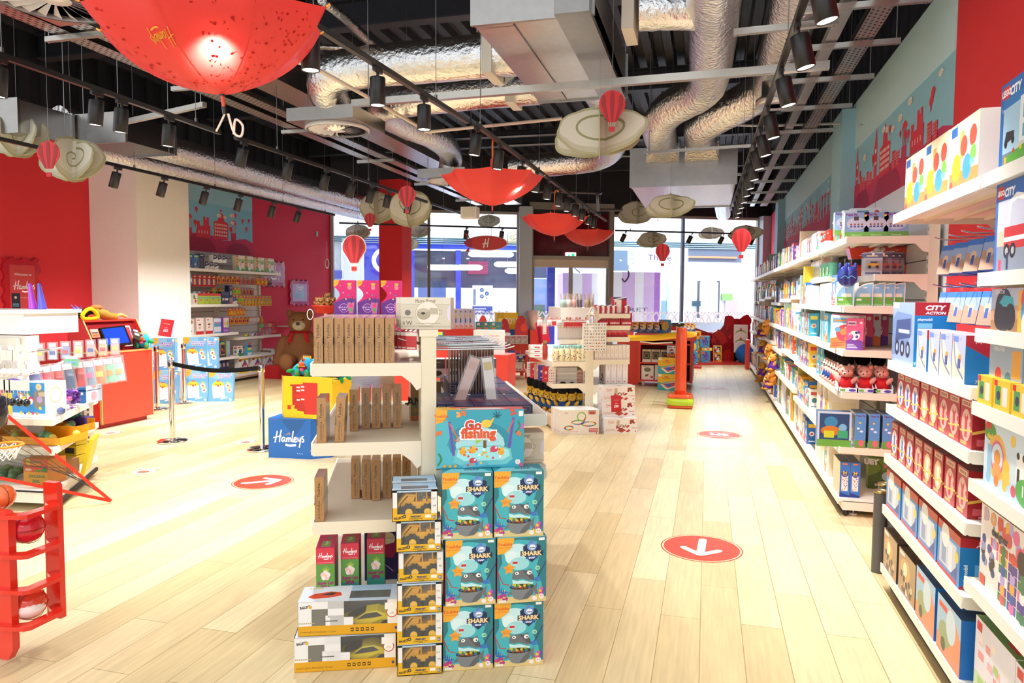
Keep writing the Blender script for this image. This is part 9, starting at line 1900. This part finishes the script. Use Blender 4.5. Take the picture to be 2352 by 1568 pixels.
p=Vector((-5.26,4.6,.176));b=MB();b.box(p+Vector((-.0,0,0)),p+Vector((.2,.2,.12)),'a87a4c','card');b.box(p+Vector((.05,-.02,.0)),p+Vector((.14,.0,.06)),'e0602c','card');tag(b.build('open_carton',at=p),'brown open carton on the base deck of the left display','box')
p=Vector((-5.6,4.35,.176));b=MB();r=random.Random(4)
for k in range(22):b.ball(p+Vector((r.uniform(-.28,.3),r.uniform(0,.25),.03+r.uniform(0,.03))),.035,['4a7a4a','6a8a4a','3a6a44'][k%3],'gloss',8,6)
tag(b.build('egg_heap',at=p),'heap of green dinosaur eggs behind the net on the base deck','toy eggs',kind='stuff')
p=Vector((-5.5,4.42,.712));b=MB();b.box(p+Vector((-.3,0,0)),p+Vector((.22,.25,.16)),'d8b82c','card');b.box(p+Vector((-.3,-.01,.05)),p+Vector((.1,0,.2)),'c8344c','card');b.ball(p+Vector((.1,.1,.2)),(.12,.08,.06),'4a2a8c','gloss',10,7,lump=.15);tag(b.build('bulk_box',at=p),'yellow and red bulk box left of the blue plush box','box')
# hanging goods on the angled display
b=MB();q0=Vector((-5.95,4.1,1.0));b.tube(smooth_path([(-6.4,4.15,1.02),(-5.6,4.2,1.02),(-5.2,4.28,1.03),(-5.05,4.45,1.05),(-5.2,4.8,1.1)],5),.011,'e8e8ec','chrome',8);b.tube(smooth_path([(-6.4,4.25,1.2),(-5.5,4.3,1.2),(-5.15,4.4,1.2),(-5.1,4.7,1.22)],5),.009,'e8e8ec','chrome',8);b.build('hanging_rail',LD)
def dangly(p,lab,c1,c2,grp):
 t=thing('ball_keyring',lab,'keyring',p,grp);b=MB();b.box((p.x-.03,p.y,p.z-.075),(p.x+.03,p.y+.003,p.z),'ecdcd0','card');b.build('card_tag',t);b=MB();b.tube([(p.x+.016*math.cos(k),p.y,p.z-.09+.016*math.sin(k))for k in[2*PI*j/10 for j in range(11)]],.003,'d8d8dc','chrome',5,False);b.tube([(p.x,p.y,p.z-.1),(p.x,p.y,p.z-.14)],.004,'d0d0d4','chrome',5);b.build('ring',t);b=MB();b.ball((p.x,p.y,p.z-.165),(.026,.026,.03),c1,'gloss',14,9);b.build('ball',t)
for i,px in enumerate((6,20,33,57)):p=PY(px,768,4.2);dangly(Vector((p.x,4.2,1.235)),'white striped ball keyring, %s from left on the upper rail'%ORD[i],'f0e4dc',0,'white ball keyrings')
for i,px in enumerate((2,13,25,41,57)):p=PY(px,820,4.15);dangly(Vector((p.x,4.15,1.02)),'black ball keyring, %s from left on the lower rail'%ORD[i],'18181a',0,'black ball keyrings')
def bagtoy(p,lab,c1,c2,w=.1,h=.22,tilt=0,grp='bagged gifts on the left display'):
 t=thing('bagged_toy',lab,'bagged toy',p,grp);b=MB();b.X=Matrix.Translation(p)@Matrix.Rotation(.5,4,'Z')@Matrix.Rotation(tilt,4,'Y');b.box((-w*.4,-.012,-h*.95),(w*.4,.012,-h*.3),c1,'wrap');b.box((-w*.35,-.014,-h*.28),(w*.35,.0,-h*.08),'e8e4e0','card');b.box((-w*.3,-.014,-h*.7),(w*.3,-.012,-h*.5),c2,'card');b.build('contents',t)
 b=MB();b.X=Matrix.Translation(p)@Matrix.Rotation(.5,4,'Z')@Matrix.Rotation(tilt,4,'Y');b.box((-w*.5,-.02,-h),(w*.5,.02,0),'f0f4f8','bag');b.build('clear_bag',t)
for i in range(12):p=Vector((-5.62+.055*i,4.34+.075*i,1.235+.004*i));bagtoy(p,'small clear bagged gift, %s from left in the top hanging row'%ORD[i],['c8ccd8','8a9ac0','e0d0b8','d0a8a0','c8b890','b8a8a0'][i%6],['3a5a9c','c8404a','e8c84a'][i%3],.07,.15)
for i,(c1,c2)in enumerate((('4a5490','d8a88c'),('c8283a','a81c2c'),('d85040','c03028'),('4a6a8c','3a5a7c'),('d83a30','b82820'),('8aa0b8','d87aa8'),('e8884a','f0d04a'),('8ad0b0','e8a05a'),('b8e0d8','f0b87a'))):
 p=Vector((-5.08-.0*i+.03*i*.6,4.42+.085*i,1.1+.004*i));bagtoy(p,'%s hanging bag toy, %s from left in the middle row'%(['patterned','dark red','red twisted','slate','bright red','pink and grey','orange','mint and orange','pale aqua'][i],ORD[i]),c1,c2,.09,.23,-.12)
bagtoy(Vector((-5.0,4.7,1.16)),'green dinosaur plush head peeking above the middle row','2aa868','2a8ac0',.12,.09)
for i in range(2):p=Vector((-5.45-.1*i,4.85,1.53));b=MB();b.tube([p,p+Vector((-.03,0,.22))],[.035,.012],['5a5ad0','c04ad8'][i],'gloss',10);tag(b.build('bubble_wand',at=p),'%s tapering toy wand standing on the left header box'%['blue','violet'][i],'toy')
# mesh goal with red edging and basketball net
t=thing('pop_up_goal','folding net goal with red edging before the left display','toy goal',(-4.9,4.0,0));A_,B_,C2=PY(14,952,4.05),PZ(255,1150,.02),PY(-60,1085,4.0);E_=PY(-30,1080,3.95)
def strip(p,q,w_,c_):b=MB();b.beam(p,q,.006,w_,c_,'cloth');return b
b=MB();b.add([tuple(A_),tuple(B_),tuple(C2)],[(0,1,2)],'3c3a3a','net');b.build('mesh_panel',t)
for p,q in((A_,B_),(A_,C2),(C2,B_)):strip(p,q,.024,'e8402f').build('edge_tape',t)
b=MB();D_=PY(-20,1180,4.0)
for k in range(6):q=A_.lerp(C2,.2+.13*k);b.tube([q,B_.lerp(A_,.08*k)],.0022,'55524e','cloth',4)
b.build('stay_cords',t)
t=thing('basketball_hoop','small orange hoop with a white string net at the left edge','toy hoop',PY(20,1020,3.9));c=PY(12,1022,3.95);b=MB();b.tube([c+Vector((.11*math.cos(k),.11*math.sin(k),0))for k in[2*PI*j/24 for j in range(25)]],.009,'ee8a1c','gloss',8,False);b.build('rim',t);b=MB()
for k in range(10):
 a0=2*PI*k/10
 for sg in(-1,1):b.tube([c+Vector((r_*math.cos(a0+sg*dk),r_*math.sin(a0+sg*dk),-dz))for r_,dk,dz in((.11,0,0),(.085,.31,.035),(.07,.63,.07),(.06,.94,.1))],.0035,'f0eeea','cloth',5,False)
b.build('net',t)
t=MB();c=PY(-8,950,3.9);t.lathe([(.02,-.1),(.06,-.08),(.07,0),(.06,.12),(.0,.14)],c,'1c1c22','gloss',14);tag(t.build('black_bag',at=c),'dark bag hanging at the left edge behind the red tape','bag')
t=thing('ball_rack','red wooden rack with protruding arms at the bottom left corner','rack',(-2.95,2.4,0));RK='e0301f'
q=PY(0,1190,2.42);xr=PY(32,1300,2.42).x
def slab(poly,y0,th,name):b=MB();b.prism(poly,(0,y0+th,0),(1,0,0),(0,0,1),th,RK,'gloss');b.build(name,t)
def zz(py):return PY(20,py,2.42).z
zt,zb=zz(1172),max(zz(1510),.0)
slab([(xr-.16,zb+.0),(xr-.03,zb+.0),(xr,zb+.05),(xr,zt-.02),(xr-.02,zt),(xr-.16,zt)],2.4,.035,'side_board');slab([(xr-.02,zb+.1),(xr+.03,zb+.1),(xr+.03,zt+.06),(xr+.02,zt+.075),(xr-.05,zt+.075),(xr-.05,zb+.1)],2.62,.03,'rear_board')
for i,py in enumerate((1172,1262,1342,1424)):
 z=zz(py+6);b=MB();w1=.085;pl=[(xr-.02,2.38),(xr+w1-.02,2.4),(xr+w1,2.42),(xr+w1,2.58),(xr+w1-.02,2.6),(xr-.02,2.64),(xr-.02,2.6),(xr+w1-.05,2.57),(xr+w1-.05,2.45),(xr-.02,2.42)]
 b.prism(pl,(0,0,z-.018),(1,0,0),(0,1,0),.018,RK,'gloss');b.prism([(xr-.3,2.38),(xr-.02,2.38),(xr-.02,2.42),(xr-.3,2.42)],(0,0,z-.018),(1,0,0),(0,1,0),.018,RK,'gloss');b.build('ball_arm',t)
for i,(py,c_,lab)in enumerate(((1210,'d02030','glossy red ball held on the upper arms of the rack'),(1388,'d8442c','red and white ball held on the lower arms of the rack'))):
 c=Vector((xr-.03,2.51,zz(py+16)));b=MB();b.ball(c,(.075,.075,.07),c_,'gloss',20,14)
 if i:b.ball(c+Vector((.01,-.01,-.01)),(.072,.068,.045),'f0e4e0','gloss',16,10)
 for k in range(3):b.tube([c+Matrix.Rotation(k*1.0,3,'Y')@Vector((.076*math.cos(j),.076*math.sin(j),0))for j in[2*PI*m_/20 for m_ in range(21)]],.0018,'8a1420','gloss',4,False)
 tag(b.build('ball',at=c),lab,'ball')
c=PY(5,1140,2.5);b=MB();b.ball(c,.055,'f0703a','gloss',20,12);b.tube([c+Vector((.0555*math.cos(j),-.0*math.sin(j)-.012,.0555*math.sin(j)))for j in[2*PI*m_/20 for m_ in range(21)]],.0015,'6a2c14','gloss',4,False);tag(b.build('ball',at=c),'small orange basketball resting on top of the red rack','ball')
# ================================================================ FLOOR MARKERS
def marker(label,px,py,r_,kind_,rot=0,name='floor_sticker'):
 c=PZ(px,py,0);b=MB();a=Art(b,(c.x,c.y,.0006),(math.cos(rot),math.sin(rot),0),(-math.sin(rot),math.cos(rot),0),1,1,'paint',.0004)
 if kind_=='paw':
  a.ell(0,0,.1,'f4ecd8',.09);a.ell(0,-.01,.055,'c86a4a',.045)
  for k in range(4):a.ell(-.075+.05*k,.085+.02*(k in(1,2)),.03,'f4ecd8',.03);a.ell(-.075+.05*k,.085+.02*(k in(1,2)),.014,'c86a4a',.014)
 else:
  a.ell(0,0,r_,'e2452f',r_,40);a.ring(0,0,r_*.965,r_*.035,'f4e0b0',40)
  if kind_=='arrow':
   a.line([(0,r_*.6),(0,-r_*.45)],r_*.2,'fbfaf6',False);a.line([(-r_*.42,-r_*.12),(0,-r_*.52)],r_*.18,'fbfaf6',False);a.line([(r_*.42,-r_*.12),(0,-r_*.52)],r_*.18,'fbfaf6',False)
   for q in((0,r_*.6,.1),(-r_*.42,-r_*.12,.09),(r_*.42,-r_*.12,.09),(0,-r_*.52,.09)):a.ell(q[0],q[1],r_*q[2],'fbfaf6',r_*q[2])
  else:a.text('2M',0,0,r_*.45,'fbfaf6',bold=.05);a.line([(-r_*.8,r_*.55),(r_*.8,r_*.55)],r_*.05,'fbfaf6',False);a.text('KEEP APART',0,-r_*.5,r_*.13,'fbfaf6')
 tag(b.build(name,at=(c.x,c.y,0)),label,'floor sticker')
marker('round red floor sticker with white arrow nearest in the right aisle',1611,1258,.265,'arrow',-.05);marker('round red floor sticker with white arrow left of the middle gondola',604,1106,.265,'arrow',-.9+PI)
marker('round red floor sticker lettered 2M in the middle of right aisle',1652,998,.265,'two',PI);marker('round red floor sticker with white arrow farthest down the right aisle',1640,891,.265,'arrow',0)
for i,(px,py)in enumerate(((330,1083),(255,994),(565,1015))):marker('pale paw print floor sticker, %s'%['nearest, beside the net goal','at the foot of the cash desk','between the two front queue posts'][i],px,py,.1,'paw',.3,'paw_sticker')
# ================================================================ HANGING DECORATION
def umbrella_mesh(R0,ribs=8,depth=None):
 pass
def umbrella(tip,R_,H_,label,rot=0.0,handle=True,logo=False,tilt=(0,0),wire=True):
 t=thing('umbrella',label,'umbrella',tip,'red umbrellas hung upside down');M_=Matrix.Translation(tip)@Matrix.Rotation(tilt[0],4,'X')@Matrix.Rotation(tilt[1],4,'Y')@Matrix.Rotation(rot,4,'Z')
 def S(a_,u):
  k=(a_/(2*PI/8))%1;sg_=math.sin(PI*k);r_=R_*math.sin(u*1.05)/math.sin(1.05)*(1-.13*sg_*(.35+.65*u));z=H_*(.35*u+.65*u*u)*(1-.02*sg_)-.0
  return Vector((r_*math.cos(a_),r_*math.sin(a_),z+.09))
 b=MB();b.X=M_;n_,m_=64,10;vs=[S(2*PI*i/n_,j/m_)for j in range(m_+1)for i in range(n_)]
 b.add(vs,[(i+n_*j,(i+1)%n_+n_*j,(i+1)%n_+n_*(j+1),i+n_*(j+1))for j in range(m_)for i in range(n_)],'f0403a','silk',True)
 if logo:
  r=random.Random(2)
  for k in range(520):
   a_,u=r.uniform(0,2*PI),r.uniform(.15,.97)
   if 4.2<a_<4.95 and u>.3:continue
   p,q=S(a_,u),S(a_+.03,u);q2=S(a_,min(u+.02,1));nrm=(q-p).cross(q2-p).normalized()*.002;nrm=nrm if nrm.dot(Vector((math.cos(a_),math.sin(a_),-1)))>0 else-nrm;rr_2=r.uniform(.004,.008);U=(q-p).normalized();V=(q2-p).normalized();x_=r.random();c_,s_=math.cos(x_*6),math.sin(x_*6)
   U2,V2=U*c_+V*s_,V*c_-U*s_;w2=rr_2*(.35 if k%2 else.8)
   b.add([p+nrm+U2*-rr_2+V2*-w2,p+nrm+U2*rr_2+V2*-w2,p+nrm+U2*rr_2+V2*w2,p+nrm+U2*-rr_2+V2*w2],[(0,1,2,3),(3,2,1,0)],'d63630','silk')
 b.build('canopy',t)
 if logo:
  b=MB();b.X=M_;a0=4.56;c0=S(a0,.72);U=(S(a0+.05,.72)-S(a0-.05,.72)).normalized();V=(S(a0,.76)-S(a0,.68)).normalized();nr=U.cross(V).normalized()
  if nr.dot(Vector((math.cos(a0),math.sin(a0),-1)))<0:nr=-nr
  for st in SCRIPT+[SWOOSH]:
   pp=smooth_path(st,4)
   L_=[S(a0-(p[0]-3.0)*.028/R_,.66-((p[1]-.6)*.03/R_))for p in pp];L_=[q+nr*.004 for q in L_]
   b.tube(L_,.0022 if st is not SWOOSH else.004,'e8a03c','matte',5)
  b.build('gold_lettering',t)
 for k in range(8):
  b=MB();b.X=M_;a_=2*PI*k/8;b.tube([S(a_,u/8)+Vector((0,0,.006))for u in range(9)],.0035,'a01c20','metal',5);b.build('rib',t)
  b=MB();b.X=M_;e=S(a_,1.0);b.tube([e,e+Vector((math.cos(a_)*.02,math.sin(a_)*.02,.012))],.006,'e8a03c','gloss',6);b.build('rib_tip',t)
 b=MB();b.X=M_;b.cyl((0,0,.03),(0,0,.1),.009,'e0502c','gloss',8);b.cyl((0,0,0),(0,0,.035),.011,'1c1a1a','gloss',8);b.cyl((0,0,.085),(0,0,.11),.014,'1c1a1a','gloss',8);b.build('ferrule',t)
 if handle:
  b=MB();b.X=M_;b.tube([(0,0,.1),(0,0,.72)],.006,'e8862c','gloss',8);b.tube(smooth_path([(0,0,.6),(0,0,.78),(.02,0,.82),(.05,0,.82),(.06,0,.79)],5),.011,'ee7a1c','gloss',8);b.build('handle',t);b=MB();b.X=M_;b.box((-.025,-.02,.52),(.02,-.016,.6),'e84a3a','card');b.build('swing_tag',t)
 else:
  b=MB();b.X=M_;b.tube([(0,0,.1),(0,0,.85)],.006,'e8862c','gloss',8);b.build('shaft',t)
 b=MB();b.tube([M_@Vector((0,0,.7)),Vector((tip[0],tip[1],ZC))],.002,'888888','metal',4);b.build('wire',t)
 return t
def utip(px,py,d):return PD(px,py,d)
u1=PD(516,262,3.5);umbrella((u1.x,u1.y,u1.z),.56,.35,'large red patterned umbrella upside down at upper left',rot=.2,handle=False,logo=True,tilt=(.1,-.06))
b=MB();c=Vector((u1.x,u1.y,u1.z));b.tube(smooth_path([c,c+Vector((-.03,0,-.05)),c+Vector((-.05,0,-.08))],4),.005,'efe4d4','gloss',6);b.tube(smooth_path([c+Vector((.02,0,0)),c+Vector((.05,0,-.09)),c+Vector((.09,0,-.11)),c+Vector((.1,0,-.06)),c+Vector((.06,0,-.03)),c+Vector((.05,0,-.1))],4),.006,'efe4d4','gloss',6);tag(b.build('cord_loop',at=c),'cream looped cord below the large umbrella tip','cord')
u2=PD(1131,492,7.9);umbrella((u2.x,u2.y,u2.z),.56,.33,'red umbrella with orange handle, nearest of the three in the middle',rot=.3);u3=PD(1273,556,11.6);umbrella((u3.x,u3.y,u3.z),.54,.32,'red umbrella before the dark transom, second of the three',rot=.1);u4=PD(1350,577,14.2);umbrella((u4.x,u4.y,u4.z),.55,.3,'red umbrella farthest away beside the entrance',rot=.5)
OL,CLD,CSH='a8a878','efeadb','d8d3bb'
def lobes(w,h,n_=9,seed=0,flat=.0):
 r=random.Random(seed);pts=[];N=56;ph=r.uniform(0,6)
 for i in range(N):a_=2*PI*i/N;k=1+.045*abs(math.sin(n_*a_/2+ph))-.02;pts.append((w/2*math.cos(a_)*k,h/2*math.sin(a_)*k))
 return pts
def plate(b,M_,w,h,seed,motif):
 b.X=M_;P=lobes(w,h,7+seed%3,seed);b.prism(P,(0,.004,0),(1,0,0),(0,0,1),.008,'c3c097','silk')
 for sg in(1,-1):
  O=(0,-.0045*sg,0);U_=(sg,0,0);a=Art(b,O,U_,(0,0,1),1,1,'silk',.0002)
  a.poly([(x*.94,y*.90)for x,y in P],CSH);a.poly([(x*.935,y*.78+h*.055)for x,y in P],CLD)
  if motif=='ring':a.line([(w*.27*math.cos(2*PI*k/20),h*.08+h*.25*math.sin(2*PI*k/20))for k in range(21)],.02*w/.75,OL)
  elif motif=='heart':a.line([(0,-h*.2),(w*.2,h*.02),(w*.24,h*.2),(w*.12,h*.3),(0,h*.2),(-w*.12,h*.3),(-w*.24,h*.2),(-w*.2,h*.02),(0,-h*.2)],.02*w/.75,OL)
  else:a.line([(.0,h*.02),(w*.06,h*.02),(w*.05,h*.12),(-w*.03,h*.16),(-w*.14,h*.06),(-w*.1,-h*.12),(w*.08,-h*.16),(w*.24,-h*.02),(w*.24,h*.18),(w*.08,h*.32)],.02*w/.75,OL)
def cloud(px,py,wpx,label,motif='ring',W_=.75,squash=.52,seed=0,yaw=0,cross=True,third=True):
 d=F*W_/wpx;p=PD(px,py,d);t=thing('hanging_cloud',label,'cloud decoration',p,'card clouds hung from the ceiling');base=Matrix.Translation(p)@Matrix.Rotation(YAW+yaw,4,'Z')@Matrix.Rotation(-.12,4,'X');h=W_*squash
 b=MB();plate(b,base,W_*.9,h,seed,motif);b.build('front_plate',t)
 if cross:b=MB();plate(b,base@Matrix.Rotation(1.45,4,'Z'),W_*.7,h*1.06,seed+1,'swirl');b.build('cross_plate',t)
 if third:b=MB();plate(b,base@Matrix.Translation((.0,.03,-.01))@Matrix.Rotation(-.62,4,'Z'),W_*1.12,h*.9,seed+2,'ring');b.build('angled_plate',t)
 b=MB();b.tube([p+Vector((0,0,h*.45)),Vector((p.x,p.y,ZC))],.0015,'b0b0b0','metal',4);b.build('thread',t)
 return p,d
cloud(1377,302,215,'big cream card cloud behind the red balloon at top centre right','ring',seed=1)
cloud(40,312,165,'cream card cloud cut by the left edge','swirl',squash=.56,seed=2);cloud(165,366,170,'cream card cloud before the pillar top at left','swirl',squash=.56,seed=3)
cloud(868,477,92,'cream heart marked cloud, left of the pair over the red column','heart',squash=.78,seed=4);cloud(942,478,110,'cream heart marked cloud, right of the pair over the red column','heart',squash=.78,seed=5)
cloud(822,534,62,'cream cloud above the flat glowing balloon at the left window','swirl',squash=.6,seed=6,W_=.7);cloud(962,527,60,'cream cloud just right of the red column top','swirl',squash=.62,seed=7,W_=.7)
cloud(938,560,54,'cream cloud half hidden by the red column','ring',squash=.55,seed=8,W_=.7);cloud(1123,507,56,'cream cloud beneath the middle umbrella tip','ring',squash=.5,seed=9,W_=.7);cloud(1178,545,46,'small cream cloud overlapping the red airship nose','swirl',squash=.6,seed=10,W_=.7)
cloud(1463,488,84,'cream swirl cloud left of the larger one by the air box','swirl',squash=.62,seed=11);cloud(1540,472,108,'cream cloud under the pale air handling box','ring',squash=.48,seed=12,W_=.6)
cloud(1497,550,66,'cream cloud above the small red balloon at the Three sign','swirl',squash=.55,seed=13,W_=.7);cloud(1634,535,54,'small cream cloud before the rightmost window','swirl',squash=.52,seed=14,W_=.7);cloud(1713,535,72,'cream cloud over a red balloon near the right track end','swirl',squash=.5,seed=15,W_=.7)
def balloon(px,py,wpx,label,W_=.2,white=False,flat=True):
 d=F*W_/wpx;p=PD(px,py,d);t=thing('card_balloon',label,'balloon decoration',p,'red card hot air balloons');M_=Matrix.Translation(p)@Matrix.Rotation(YAW,4,'Z');R_=W_/2
 out=[(R_*math.cos(a_),R_*1.05*math.sin(a_))for a_ in[PI*k/16-.25 for k in range(19)]if a_<PI+.26];out=[(R_*math.cos(-.3+(PI+.6)*k/20),R_*1.06*math.sin(-.3+(PI+.6)*k/20))for k in range(21)]+[(-R_*.3,-R_*1.35),(R_*.3,-R_*1.35)]
 b=MB();b.X=M_
 if white:b.prism([(x*1.09,y*1.06-.002)for x,y in out],(0,.006,0),(1,0,0),(0,0,1),.006,'f6f2ee','matte')
 b.prism(out,(0,0,0),(1,0,0),(0,0,1),.008,'d42a2a','card')
 for sg,off in((1,-.009),(-1,.001)):
  a=Art(b,(0,off if sg>0 else off+.006*white,0),(sg,0,0),(0,0,1),1,1,'card',.0004);a.line([(0,R_*1.02),(0,-R_*1.33)],R_*.02,'9c1c22',False)
  for k in(-1,0,1):
   x=k*R_*.66;L_=[(x*math.cos(u)*1,R_*1.0*math.sin(u)*(.98 if k==0 else.8))for u in(PI/2,)];w_=R_*.17
   top=R_*(1.03 if k==0 else.72);a.poly([(x-w_*.9,top*.86),(x,top),(x+w_*.9,top*.86),(x+w_,.0),(x*.45+w_*.4,-R_*1.3),(x*.45-w_*.4,-R_*1.3),(x-w_,0)],'a01d24')
 b.build('envelope',t)
 b=MB();b.X=M_;b.box((-R_*.22,-.01,-R_*2.05),(R_*.22,.002,-R_*1.68),'c42428','card')
 if white:b.box((-R_*.34,.003,-R_*2.15),(R_*.34,.008,-R_*1.3),'f6f2ee','matte')
 b.build('basket',t);b=MB();b.X=M_
 for x in(-.26,-.1,.1,.26):b.tube([(R_*x,-.004,-R_*1.35),(R_*x*.75,-.004,-R_*1.68)],.0018,'f4e8e0','card',4)
 b.build('ropes',t);b=MB();b.tube([p+Vector((0,0,R_)),Vector((p.x,p.y,ZC))],.0015,'b0b0b0','metal',4);b.build('thread',t)
balloon(1406,240,60,'red card hot air balloon before the biggest cloud');balloon(112,352,52,'red card hot air balloon between the two left clouds');balloon(935,448,40,'red card balloon half hidden behind the heart clouds');balloon(850,503,26,'small red card balloon left of the red column')
balloon(813,568,52,'glowing red balloon edged in white at the left window',.28,True);balloon(1522,577,33,'small red card balloon before the Three sign');balloon(1703,548,44,'red card balloon beneath the rightmost cloud');balloon(1511,492,14,'tiny red card balloon peeping below the air box cloud')
d=14.0;p=PD(1115,558,d);t=thing('card_airship','red card airship marked with a white H before the second window','airship decoration',p);M_=Matrix.Translation(p)@Matrix.Rotation(YAW,4,'Z');L_=52/F*d;H_=16/F*d
b=MB();b.X=M_;hull=[(L_*.9*math.cos(a_)+.02,H_*math.sin(a_)*(1 if abs(math.cos(a_))<.8 else.95))for a_ in[2*PI*k/28 for k in range(28)]];b.prism([(x*1.03,y*1.1)for x,y in hull],(0,.01,0),(1,0,0),(0,0,1),.006,'f4eeea','matte');b.prism(hull,(0,0,0),(1,0,0),(0,0,1),.008,'c8322e','card');a=Art(b,(0,-.008,0),(1,0,0),(0,0,1),1,1,'card');k=.07
for st in SCRIPT[:3]:a.k=3;a.line([((q_[0]-.5)*k,(q_[1]-1.1)*k)for q_ in st],.022,'fbf4f0')
a.poly([(-L_*.86,.06),(-L_*.6,.1),(-L_*.6,-.1),(-L_*.86,-.06)],'a8242a');b.build('hull',t)
b=MB();b.X=M_;b.prism([(-L_*.7,.07),(-L_*.92,.18),(-L_*.75,.16)],(0,0,0),(1,0,0),(0,0,1),.008,'c02c2c','card');b.prism([(-L_*.8,.06),(-L_*1.0,.0),(-L_*.8,-.06)],(0,0,0),(1,0,0),(0,0,1),.008,'a8242a','card');b.prism([(-L_*.7,-.07),(-L_*.9,-.17),(-L_*.72,-.16)],(0,0,0),(1,0,0),(0,0,1),.008,'c02c2c','card');b.build('tail_fins',t)
b=MB();b.tube([p+Vector((0,0,.1)),Vector((p.x,p.y,ZC))],.0015,'b0b0b0','metal',4);b.build('thread',t)
# the prototypes keep only what is needed: drop the helper offsets
for o in bpy.data.objects:
 if '_o' in o:del o['_o']
